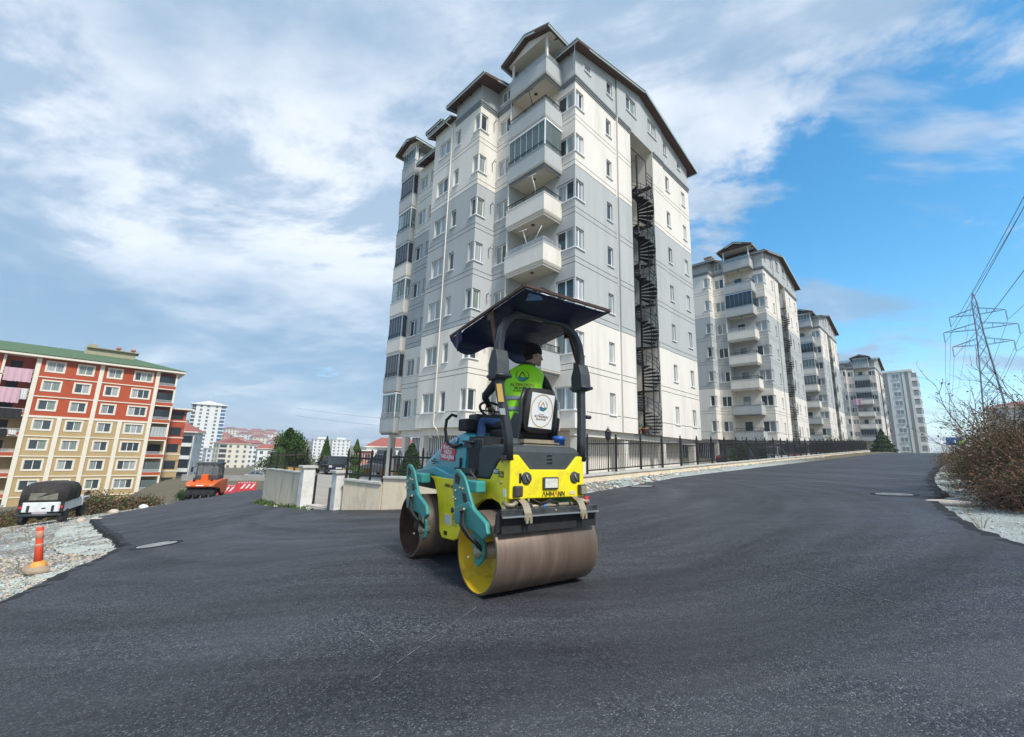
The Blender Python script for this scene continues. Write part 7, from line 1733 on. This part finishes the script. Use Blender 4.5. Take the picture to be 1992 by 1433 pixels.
# satellite dish and drying pole on the lower corner balcony
d0 = on_b1(3.2, -1.35, -17.4 + 1.45); t = thing('satellite_dish', 'small white satellite dish on a balcony behind the roller driver', 'satellite dish', tuple(d0), R_(40))
b = MB(); b.lathe([(.40, .10), (.28, .04), (0, 0), (.001, -.01), (.28, .03), (.41, .09)], n=20); b.v = [(v[2], v[0], v[1]) for v in b.v]; b.v = [(-v[0] * 1, v[1], v[2]) for v in b.v]; b.build('dish', white_c, t); b = MB(); b.tube([(0, 0, -.5), (0, 0, 0)], .03, 6); b.tube([(0, 0, -.1), (-.45, 0, .05)], .015, 6); b.build('mount', alum, t)
for (u, v, z, h, lab) in ((1.6, -1.42, -2 * 2.9 - 2.9 + 1.2, .95, 'white T shaped drying pole leaning out of the third balcony down'), (2.2, -1.42, -4 * 2.9 + 1.2, .75, 'folding white drying rack on the open balcony with a cream parapet'), (2.0, -1.42, -1 * 2.9 + 1.2, .9, 'thin dark awning arm on the upper corner balcony')):
    q = on_b1(u, v, z); t = thing('drying_pole', lab, 'drying pole', tuple(q)); b = MB(); m_ = white_c if 'white' in lab else iron
    b.tube([(0, 0, 0), (-.25, -.15, h)], .025, 6); b.tube([(-.45, .0, h), (-.05, -.3, h)], .022, 6)
    if 'rack' in lab: b.tube([(.35, -.35, 0), (.75, -.75, h)], .02, 6)
    b.build('pole', m_, t)
for lab, xy in (('white bed sheet drying on a lower balcony of the third block', (54.8, 73.13)), ('pink laundry hung high on the fourth block', (86.9, 99.76))):
    o = Vector((xy[0], xy[1], 0)); k = 6 if 'white' in lab else 3; za = 25.28 if 'white' in lab else 24.07; z = za - 2.9 * k + 1.2
    c = o + UA * 3.0 + VB * -1.6; b = MB()
    for i in range(12):
        a0 = UA * (i * .13) + VB * (-.05 * math.sin(i)); a1 = UA * ((i + 1) * .13) + VB * (-.05 * math.sin(i + 1))
        b.quad(a0, a1, a1 + Vector((0, 0, -1.5)), a0 + Vector((0, 0, -1.5))); b.quad(a0 + VB * .03, a1 + VB * .03, a1 + VB * .03 + Vector((0, 0, -1.5)), a0 + VB * .03 + Vector((0, 0, -1.5)))
    tag(b.build('laundry_sheet', white_c if 'white' in lab else pink, None, c + Vector((0, 0, z))), lab, 'laundry')

# ------------------------------------------------------------ plants
def cone_tree(name, label, loc, h, r, mats_, n, size, prof=None, trunk=.25, seed=1, cat='tree', core=True, jit=.05, group=None):
    t = thing(name, label, cat, loc, 0, group)
    prof = prof or (lambda q: (1 - q) ** .9)
    b = MB(); b.tube([(0, 0, -.1), (0, 0, h * .9)], [r * .09, .01], 8); b.build('trunk', bark, t)
    lump = lambda a, q: 1 + .16 * noise.noise(Vector((math.cos(a) * 2, math.sin(a) * 2, q * 5 + seed)))
    if core:
        b = MB(); b.loft([[Vector((prof(q) * r * .80 * lump(a, q) * math.cos(a), prof(q) * r * .80 * lump(a, q) * math.sin(a), trunk + q * (h - trunk))) for a in np.linspace(0, 2 * math.pi, 17)[:-1]] for q in np.linspace(0.0, .97, 10)], 0, True, True)
        b.build('inner_crown', mats_[0], t)
    b = MB()
    def smp(rg):
        q = 1 - math.sqrt(rg.random()) if rg.random() < .7 else rg.random(); a = rg.uniform(0, 2 * math.pi); rad = prof(q) * r * lump(a, q) * (rg.uniform(.80, 1.0) + abs(rg.gauss(0, jit)))
        return Vector((rad * math.cos(a), rad * math.sin(a), trunk + q * (h - trunk)))
    leafy(b, smp, n, size, seed, lambda c: Vector((c.x, c.y, .4)).normalized() * .8, .5, len(mats_)); b.build('crown', mats_, t); return t
def big_tree():
    x, y = -20.6, 40.5; z = yz_(x, y) - .5; t = thing('conifer_tree', 'large dark green conifer behind the left courtyard railing', 'tree', (x, y, z))
    b = MB(); b.tube([(0, 0, -.2), (.05, 0, 2.5), (0, .05, 4.2)], [.22, .14, .03], 8)
    rg = random.Random(9); tips = []
    for i in range(46):
        q = rg.random() ** .8; a = rg.uniform(0, 6.28); h0 = .5 + q * 3.2; L_ = (2.45 - 1.75 * q) * rg.uniform(.75, 1.1)
        p0 = Vector((0, 0, h0)); p1 = p0 + Vector((math.cos(a) * L_, math.sin(a) * L_, L_ * rg.uniform(.15, .5))); b.tube([p0, p0.lerp(p1, .5) + Vector((0, 0, -.05)), p1], [.05, .03, .012], 5); tips.append((p0, p1))
    b.build('trunk', bark, t)
    b = MB()
    for k, (p0, p1) in enumerate(tips):
        d = (p1 - p0)
        def smp(r2, p0=p0, d=d): 
            s = .25 + .8 * r2.random(); w = .34 * (1.15 - .5 * s)
            return p0 + d * s + Vector((r2.gauss(0, w), r2.gauss(0, w), r2.gauss(.1, w)))
        leafy(b, smp, 260, .19, k, None, .42, 3)
    def smp(r2): q = r2.random(); a = r2.uniform(0, 6.28); rad = (1.9 * (1 - q) ** .7 + .1) * r2.uniform(.2, 1); return Vector((rad * math.cos(a), rad * math.sin(a), .3 + q * 4.3))
    leafy(b, smp, 5000, .19, 77, None, .42, 3)
    b.build('crown', [leaf_dark, leaf_mid, leaf_lite], t)
big_tree()
clip = [leaf_mid, leaf_olive, leaf_lite]
def yl(x, y): return (x, y, yz_(x, y))
cone_tree('clipped_conifer', 'rounded clipped conifer in front of the large dark conifer', yl(-15.5, 29.4), 2.2, .62, clip, 3500, .08, lambda q: math.sqrt(max(0, 1 - q ** 2.4)), .1, 2)
cone_tree('clipped_conifer', 'tall narrow clipped cone behind the dark blue car', yl(-19.6, 46.5), 3.7, 1.0, clip, 3500, .10, lambda q: 1 - q * .96, .1, 3)
cone_tree('clipped_conifer', 'clipped cone standing behind the silver grey van', yl(-12.9, 47), 3.9, .95, clip, 3000, .10, lambda q: 1 - q * .96, .1, 4)
cone_tree('dark_conifer', 'dark shaggy conifer close behind the railing by the road roller', yl(-4.55, 20.3), 2.35, .66, [leaf_dark, leaf_dark, leaf_mid], 6500, .085, lambda q: (1 - q ** 1.6) ** .8 * .9 + .05, .05, 5, jit=.12)
t = thing('tiered_topiary', 'tiered topiary of two balls and a pointed top behind the railings', 'tree', yl(-10.4, 29.6))
b = MB(); b.tube([(0, 0, -.1), (0, 0, 2.6)], .04, 8); b.build('trunk', bark, t)
for nm, c, r_, fl, pr_, sd_ in (('lower_ball', .62, .62, .8, None, 1), ('middle_ball', 1.42, .42, .82, None, 2), ('pointed_top', 2.1, .24, 1, 1, 3)):
    b = MB()
    if pr_ is None:
        b.blob((0, 0, c), r_ * .9, 14, 0, 0, 0, (1, 1, fl)); leafy(b, lambda rg: (lambda v: Vector((v.x * r_, v.y * r_, c + v.z * r_ * fl)) * 1)(Vector((rg.gauss(0, 1), rg.gauss(0, 1), rg.gauss(0, 1))).normalized() * rg.uniform(.9, 1.03)), 1500, .065, sd_, lambda p: (p - Vector((0, 0, c))).normalized(), .55, 3)
    else:
        prf = lambda q: max(.02, math.sin(math.pi * min(1, q * 1.0 + .18)) ** .8) if q > .3 else .55 + q * 1.4
        pf = lambda q: (.5 + 1.6 * q if q < .3 else .98 * (1 - (q - .3) / .7) ** .85)
        b.loft([[Vector((pf(q) * r_ * .9 * math.cos(a), pf(q) * r_ * .9 * math.sin(a), 1.88 + q * .95)) for a in np.linspace(0, 6.283, 13)[:-1]] for q in np.linspace(0, .98, 8)])
        leafy(b, lambda rg: (lambda q, a: Vector((pf(q) * r_ * math.cos(a), pf(q) * r_ * math.sin(a), 1.88 + q * .95)))(rg.random(), rg.uniform(0, 6.28)), 1100, .06, sd_, lambda p: Vector((p.x, p.y, .2)).normalized(), .55, 3)
    b.build(nm, clip, t)
def shrub(name, label, loc, r, h, mats_, n, size, seed, twigs=0, cat='shrub', flat=1.0, group=None, spread=None):
    t = thing(name, label, cat, loc, 0, group); rg = random.Random(seed)
    b = MB(); cl = []
    for i in range(14):
        a = rg.uniform(0, 6.28); q = math.sqrt(rg.random()); cl.append(Vector((math.cos(a) * r * .75 * q, math.sin(a) * r * .75 * q * flat, h * rg.uniform(.15, .85) * (1 - .5 * q))))
    for c in cl: b.tube([(c.x * .2, c.y * .2, -.1), (c.x * .6, c.y * .6, c.z * .6), c], [.03, .02, .008], 5)
    b.build('stems', bark if not twigs else twig, t)
    b = MB()
    def smp(r2): c = r2.choice(cl); w = r * .24; return c + Vector((r2.gauss(0, w), r2.gauss(0, w), r2.gauss(0, w * .8 * h / r)))
    leafy(b, smp, n, size, seed, None, .5, len(mats_)); b.build('leaves', mats_, t)
    if twigs:
        b = MB()
        for i in range(twigs):
            a = rg.uniform(0, 6.28); q = math.sqrt(rg.random()); p = Vector((math.cos(a) * r * q, math.sin(a) * r * q * flat, max(0, h * rg.uniform(-.02, .75) * (1 - q * .7)))); path = [p]; d = Vector((rg.gauss(0, .6), rg.gauss(0, .6), rg.uniform(.3, 1.2))).normalized()
            L_ = rg.uniform(.25, .9)
            for k in range(4):
                d = (d + Vector((rg.gauss(0, .35), rg.gauss(0, .35), -.28))).normalized(); path.append(path[-1] + d * L_ / 4)
            b.tube(path, [.006, .005, .004, .003, .002], 3, cap=False)
        tag(b.build('twigs', twig, t), kind='stuff')
    return t
yellow_box = mat('varnished_planks', (.45, .24, .055), .7, var=.15, scale=4)
for (x, y, rz, lab, L_) in ((-17.3, 36.2, 60, 'low wooden planter edge left of the dark blue car', 2.2), (-12.6, 36.6, 70, 'low wooden planter edge between the dark blue car and the railings', 3.2), (-9.6, 37.5, 20, 'orange wooden planter beside the silver van', 2.6)):
    t = thing('wooden_planter', lab, 'planter', yl(x, y), R_(rz))
    for k in range(3):
        b = MB(); b.box2((-L_ / 2, -.04, .03 + k * .22), (L_ / 2, .04, .235 + k * .22)); b.build('plank', yellow_box, t, bevel=.01)
    for s in (-1, 1):
        b = MB(); b.box2((s * L_ / 2 - .05, .042, 0), (s * L_ / 2 + .05, .14, .74)); b.build('corner_post', yellow_box, t)
dark3 = [leaf_dark, leaf_mid, leaf_dark]
for (u, v, r, h, lab, sd_) in ((-2.4, 15.3, .8, 1.9, 'green shrub behind the street fence beside the black saloon', 1), (-1.6, 20.0, 1.1, 2.3, 'tall dark leafy shrub behind the street fence at the second block', 2), (-2.0, 49, 1.4, 2.6, 'leafy shrub behind the fence at the far corner of the second block', 3), (-2.6, 57, 1.2, 2.2, 'small dark shrub behind the fence near the third block', 4)):
    p = UV(u, v); shrub('garden_shrub', lab, (p.x, p.y, FB(v) - .75), r, h, dark3, 5200, .13, sd_)
p = UV(-2.8, 92); cone_tree('spruce_tree', 'small green spruce behind the fence near the top of the street', (p.x, p.y, h1(p.x, p.y) - .3), 5.2, 2.2, dark3, 5000, .34, lambda q: (1 - q) ** .95 * (1 + .18 * math.sin(q * 38)), .2, 8)
dry = [leaf_olive, leaf_brown, leaf_mid, twig]
for i, (x, y, r, h, lab) in enumerate(((-28.0, 27.5, 1.8, 1.6, 'dry brown and green bush right behind the parked jeep'), (-26.2, 28.6, 1.6, 1.5, 'dry bush on the gravel shoulder between jeep and red block'), (-25.0, 30.2, 1.3, 1.2, 'low dry bush nearest the tyre roller on the left shoulder'), (-28.9, 23.2, 1.9, 1.6, 'dark green bush at the left frame edge beside the jeep'), (-28.9, 25.6, 1.7, 1.2, 'dry bush partly hidden by the jeep canvas'))):
    shrub('roadside_bush', lab, (x, y, h1(x, y) - .1), r, h, dry, 3600, .13, 20 + i, 260)
p = Vector((-30, 38)); shrub('garden_shrub', 'round green shrub at the foot of the red block near the tyre roller', (-33.5, 46, h1(-33.5, 46)), .9, 1.2, dark3, 1800, .12, 55)
# bramble bank on the right
bram = [leaf_brown, twig, twig, leaf_brown, leaf_olive]
for i, (x, y, r, h, lab, n) in enumerate(((9.2, 7.5, .85, 1.45, 'brown bramble thicket at the right frame edge over the pale gravel', 5600), (10.5, 8.5, 1.05, 2.2, 'tall tangle of brown brambles directly behind the nearest thicket', 6000), (11.9, 10.05, .95, 2.2, 'green leaved bramble mound in the middle of the right bank', 5600), (13.8, 12.0, 1.0, 2.0, 'mixed green and brown bramble mound up the right bank', 4600), (16.0, 14.6, 1.1, 1.25, 'low brown bramble patch toward the crest', 3800), (20.2, 18.7, 1.3, 1.2, 'farther brown bramble patch along the verge', 3000), (28, 26.2, 1.6, 1.4, 'last bramble patch before the crest of the street', 3000), (11.6, 9.6, 1.3, 2.1, 'dense bramble mass behind the tall tangle on the bank', 5000))):
    mm_ = bram if i not in (2, 3) else [leaf_mid, leaf_olive, leaf_dark, leaf_brown, leaf_olive]
    shrub('bramble_bush', lab, (x, y, h1(x, y) - .12), r, h, mm_, int(n * 3.2), .042, 60 + i, 520 if i < 5 else 300, 'bramble')
def bare_tree(label, base, height, seed, lean, spread=1.0, leaves=0):
    rg = random.Random(seed); t = thing('bare_shrub', label, 'shrub', tuple(base)); b = MB(); lf = []
    def grow(p, d, L_, r, lev):
        path = [p]; n = 6
        for k in range(n):
            d = (d + Vector((rg.gauss(0, .10), rg.gauss(0, .10), rg.gauss(.03 if lev else .02, .08)))).normalized(); path.append(path[-1] + d * L_ / n)
            if lev < 3 and k >= 1 and rg.random() < (.75 if lev < 2 else .5):
                a = d.orthogonal().normalized(); a = Matrix.Rotation(rg.uniform(0, 6.28), 3, d) @ a
                grow(path[-1], (d + a * rg.uniform(.5, .95)).normalized(), L_ * rg.uniform(.35, .65), r * .55, lev + 1)
        b.tube(path, [max(.002, r * (1 - .75 * k / n)) for k in range(n + 1)], 4 if lev else 6, cap=False)
        if lev >= 1: lf.extend(path[3:])
    for i in range(4):
        d = Vector(lean) + Vector((rg.gauss(0, .28 * spread), rg.gauss(0, .28 * spread), rg.uniform(.6, 1.0)))
        grow(Vector((rg.gauss(0, .12), rg.gauss(0, .12), 0)), d.normalized(), height * rg.uniform(.7, 1.05), .022, 0)
    b.build('branches', twig, t)
    if leaves:
        b2 = MB(); leafy(b2, lambda r2: r2.choice(lf) + Vector((r2.gauss(0, .03), r2.gauss(0, .03), r2.gauss(0, .03))), leaves, .06, seed, None, .5, 2); b2.build('leaves', [leaf_brown, leaf_dark], t)
lv_ = -rt.copy()
for (x, y, h, sd_, ln, lvs, lab) in ((10.9, 9.3, 1.8, 3, (-.45, .3, .35), 160, 'bare arching shrub leaning from the right bank over the street'), (10.1, 8.4, 2.2, 8, (-.1, .1, .7), 50, 'upright bare shrub above the tall bramble tangle'), (13.2, 11.5, 1.5, 12, (-.3, .2, .5), 110, 'smaller bare shrub with a few dark leaves farther up the bank')):
    bare_tree(lab, (x, y, h1(x, y) - .05), h, sd_, ln, 1.0, lvs)
# ------------------------------------------------------------ stones, rubble, weeds, chalk
def stones(name, pts, smin, smax, mats_, seed, kind='stuff'):
    rg = random.Random(seed); b = MB()
    ico = [(0, 0, 1), (.89, 0, .45), (.28, .85, .45), (-.72, .53, .45), (-.72, -.53, .45), (.28, -.85, .45), (.72, .53, -.45), (-.28, .85, -.45), (-.89, 0, -.45), (-.28, -.85, -.45), (.72, -.53, -.45), (0, 0, -1)]
    fc = [(0, 1, 2), (0, 2, 3), (0, 3, 4), (0, 4, 5), (0, 5, 1), (1, 6, 2), (2, 7, 3), (3, 8, 4), (4, 9, 5), (5, 10, 1), (6, 7, 2), (7, 8, 3), (8, 9, 4), (9, 10, 5), (10, 6, 1), (11, 7, 6), (11, 8, 7), (11, 9, 8), (11, 10, 9), (11, 6, 10)]
    zs = H(np.array([p[0] for p in pts]), np.array([p[1] for p in pts]))
    for (x, y), z in zip(pts, zs):
        s = smin * (smax / smin) ** (rg.random() ** 2.2); a = rg.uniform(0, 6.28); ca, sa = math.cos(a), math.sin(a); fx, fy, fz = rg.uniform(.8, 1.5), rg.uniform(.7, 1.1), rg.uniform(.45, .8)
        vs = []
        for v in ico:
            k = rg.uniform(.78, 1.2); X_, Y_, Z_ = v[0] * fx * s * k, v[1] * fy * s * k, v[2] * fz * s * k; vs.append((x + X_ * ca - Y_ * sa, y + X_ * sa + Y_ * ca, z + Z_ + s * .15))
        b.add(vs, fc, rg.randrange(len(mats_)))
    o = b.build(name, mats_, fix=False); o['kind'] = kind; return o
st_a = mat('grey_stone', (.45, .41, .36), .9, var=.25, scale=2); st_b = mat('tan_stone', (.52, .42, .31), .9, var=.2, scale=2); st_c = mat('pale_green_stone', (.48, .55, .51), .9, var=.15, scale=2); st_d = mat('dark_stone', (.20, .18, .16), .9, var=.2, scale=2)
rg = random.Random(3)
def scatter(poly, n, avoid=()):
    P_ = np.array(poly); lo, hi = P_.min(0), P_.max(0); q = RNG.uniform(lo, hi, (n * 4, 2)); ok = in_poly(q[:, 0], q[:, 1], poly) & ~in_poly(q[:, 0], q[:, 1], outline)
    for av in avoid: ok &= ~in_poly(q[:, 0], q[:, 1], av)
    return q[ok][:n].tolist()
shoulder = [(-5.0, 3), (-5.5, 5.3), (-6.1, 6.5), (-6.7, 8), (-7.6, 9.3), (-11.4, 13), (-17.6, 19.2), (-20, 25), (-25, 34.5), (-31, 36), (-31, 19), (-16, 8), (-9, 2.5)]
PATCH = [[(-7.7, 9.2), (-9.2, 10.8), (-11.7, 13.2), (-17.6, 19.2), (-18.2, 18.6), (-14.8, 14.9), (-11.4, 11.3), (-9.0, 9.2), (-7.7, 8.6)], [(-5.5, 5.1), (-5.75, 5.5), (-6.3, 6.6), (-6.85, 7.8), (-7.6, 8.2), (-7.6, 7.6), (-7.4, 7.0), (-7.3, 6.3), (-6.6, 5.0)]]
mintm = mat('crushed_mint_stone', (.50, .53, .465), .95, var=.3, scale=38, bump=1.0, bscale=60, dirt=(.34, .31, .26), dirt_amt=.9, dscale=.9)
for pp_ in PATCH:
    ol = densify(pp_ + [pp_[0]], .05, .02, 8)[:-1]; lo, hi = np.array(pp_).min(0), np.array(pp_).max(0); q = RNG.uniform(lo, hi, (4500, 2)); q = q[in_poly(q[:, 0], q[:, 1], ol)][:1100]
    vv, _, ff, *_ = delaunay_2d_cdt([Vector(p) for p in ol] + [Vector(p) for p in q.tolist()], [(i, (i + 1) % len(ol)) for i in range(len(ol))], [tuple(range(len(ol)))], 1, 1e-5)
    zz_ = H(np.array([p.x for p in vv]), np.array([p.y for p in vv])); b = MB(); b.add([(p.x, p.y, z - .012 + .05 * noise.noise(Vector((p.x * 1.5, p.y * 1.5, 1))) + .012 * noise.noise(Vector((p.x * 6, p.y * 6, 1)))) for p, z in zip(vv, zz_)], [tuple(f) for f in ff], 0, True)
    o = b.build('gravel_patch', mintm, fix=False); o['kind'] = 'structure'
stones('gravel_stones', scatter(PATCH[0], 4200) + scatter(PATCH[1], 3000), .006, .026, [st_c, mintm, st_c, st_a, st_b, st_d], 12)
stones('gravel_stones', scatter(shoulder, 12000, PATCH), .009, .040, [st_a, st_b, st_a, st_d, st_c], 1)
near_sh = [(-5.1, 3.5), (-5.7, 5.6), (-6.3, 6.9), (-6.8, 8.0), (-7.8, 9.2), (-11, 9.5), (-9.5, 5.2), (-7, 3)]
stones('gravel_stones', scatter(near_sh, 5200, PATCH), .008, .034, [st_a, st_b, st_b, st_d], 2)
bank = [tuple(UV(-12.3, v)[:2]) for v in (-12, -8, -4, 0, 8, 30)] + [tuple(UV(-15.2, v)[:2]) for v in (30, 8, 0, -4, -8, -12)]
stones('gravel_stones', scatter(bank, 6000), .010, .05, [st_c, st_c, st_a, st_b], 4)
rub = [tuple(UV(-5.6, v)[:2]) for v in (-8.5, -4, 0, 6, 14, 30)] + [tuple(UV(-4.15, v)[:2]) for v in (30, 14, 6, 0, -4, -5.2)]
stones('rubble_stones', scatter(rub, 8500), .02, .095, [st_b, st_a, st_c, st_c, mat('cream_stone', (.52, .47, .37), .9, var=.2)], 6)
kerb = [(-5.0, 12.6), (-5.8, 13.1), (-8.3, 15.7), (-9.9, 17.6), (-10.8, 18.7), (-11.2, 20.3), (-6.8, 14.5)]
stones('rubble_stones', scatter(kerb, 900), .02, .09, [st_b, st_a, mat('brick_chips', (.36, .17, .10), .9)], 7)
wd_ = MB(); kp = scatter(kerb, 420); zz_ = H(np.array([p[0] for p in kp]), np.array([p[1] for p in kp]))
for (x, y), z in zip(kp, zz_):
    if noise.noise(Vector((x * .9, y * .9, 3))) > -.05:
        leafy(wd_, lambda r2: Vector((x + r2.gauss(0, .05), y + r2.gauss(0, .05), z + .04 + abs(r2.gauss(0, .05)))), 9, .10, int(x * 1000) % 9999, None, .3, 2)
o = wd_.build('weeds', [leaf_lite, leaf_mid]); o['kind'] = 'stuff'
tg = MB(); tp_ = scatter(bank, 260) + scatter(shoulder, 120, PATCH); zz_ = H(np.array([p[0] for p in tp_]), np.array([p[1] for p in tp_]))
for (x, y), z in zip(tp_, zz_):
    for k in range(7):
        a = rg.uniform(0, 6.28); q = Vector((math.cos(a), math.sin(a), 0)); p0 = Vector((x, y, z)) + q * .03; tg.tube([p0, p0 + q * .05 + Vector((0, 0, .12)), p0 + q * .14 + Vector((0, 0, .16 + rg.random() * .08))], [.004, .003, .001], 3, cap=False)
o = tg.build('dry_grass_tufts', mat('straw', (.30, .235, .12), .9, var=.2)); o['kind'] = 'stuff'
pale = mat('pale_limestone', (.55, .48, .40), .9, var=.15, scale=3, bump=.4, bscale=9)
def rock(label, x, y, s, fl, m_, seed, rz=0):
    b = MB(); b.blob((0, 0, 0), s, 12, 0, .13, seed, fl); o = b.build('rock', m_, None, (x, y, h1(x, y) + s * fl[2] * .45)); o.rotation_euler = (0, 0, rz); tag(o, label, 'rock'); return o
rock('long pale stone slab lying at the edge of the right bank', 8.75, 8.62, .30, (1.7, .5, .25), pale, 3, R_(-35))
rock('rounded tan boulder in the brambles of the right bank', 10.0, 9.35, .13, (1, .9, .8), st_b, 5)
rock('pale rock on the shoulder right of the jeep', -21.6, 24.6, .22, (1.2, .9, .7), pale, 6)
rock('white rock below the dry bushes on the left shoulder', -22.3, 27.4, .24, (1.1, .9, .7), white_c, 7)
rock('tan flat rock near the tyre roller side of the shoulder', -16.4, 18.1, .14, (1.2, .9, .6), pale, 8)
for i, (x, y) in enumerate(((-17.3, 18.9), (-17.9, 18.9), (-18.4, 19.4), (-18.9, 20.0), (-16.9, 18.4))):
    rock(['small cream stone', 'round tan stone', 'split grey stone', 'flat pale stone', 'lone cream stone'][i] + ' in the row along the shoulder before the jeep', x, y, .13, (1.2, .9, .7), [pale, st_b, st_a, pale, pale][i], 20 + i)
# white slab lying on the drive and chalk lines on the asphalt
b = MB(); b.box((0, 0, .03), (1.0, .35, .06), 0, R_(-35)); tag(b.build('stone_slab', pale, None, (-5.6, 13.35, road_z(-5.6, 13.35) + .0)), 'pale stone slab lying across the foot of the gate drive', 'slab')
chalk = mat('chalk_line', (.15, .153, .16), .95, var=.4, scale=18)
def chalk_line(pts_, w, seed):
    rgc = random.Random(seed); b = MB(); P_ = []
    for (a, c) in zip(pts_, pts_[1:]):
        n = max(2, int(math.dist(a, c) / .035))
        P_ += [(a[0] + (c[0] - a[0]) * k / n, a[1] + (c[1] - a[1]) * k / n) for k in range(n)]
    for (a, c) in zip(P_, P_[1:]):
        if rgc.random() < .45: continue
        d = Vector((c[0] - a[0], c[1] - a[1], 0)).normalized(); n_ = Vector((-d.y, d.x, 0)) * w * rgc.uniform(.3, 1)
        z0, z1 = road_z(*a) + .005, road_z(*c) + .005; b.quad((a[0] - n_.x, a[1] - n_.y, z0), (c[0] - n_.x, c[1] - n_.y, z1), (c[0] + n_.x, c[1] + n_.y, z1), (a[0] + n_.x, a[1] + n_.y, z0))
    o = b.build('chalk_marking', chalk, fix=False); o['kind'] = 'structure'
chalk_line([(-4.65, 9.9), (-2.52, 7.5), (-1.35, 5.57)], .012, 1)
chalk_line([(-1.19, 3.37), (-1.0, 3.3), (-.74, 2.99)], .006, 2)
chalk_line([(-.74, 2.63), (-.51, 3.15), (-.22, 3.85)], .004, 3)
chalk_line([(2.07, 7.74), (2.72, 5.79), (2.9, 4.2), (2.95, 3.4)], .006, 4)
chalk_line([(2.2, 6.2), (2.39, 5.16)], .006, 5)
# ------------------------------------------------------------ thin haze
hz_m = bpy.data.materials.new('haze_air'); hz_m.use_nodes = True; t_ = hz_m.node_tree; t_.nodes.clear()
v_ = t_.nodes.new('ShaderNodeVolumePrincipled'); v_.inputs['Color'].default_value = (.86, .92, 1.0, 1); v_.inputs['Density'].default_value = .00045; v_.inputs['Anisotropy'].default_value = .2
o_ = t_.nodes.new('ShaderNodeOutputMaterial'); t_.links.new(v_.outputs[0], o_.inputs['Volume'])
b = MB(); zlo = min(float(gv[:, 2].min()), -30.) - 1; b.box2((-2450, -2450, zlo), (2450, 2450, 62.)); o = b.build('haze', hz_m); o['kind'] = 'stuff'
SC.cycles.volume_bounces = 0
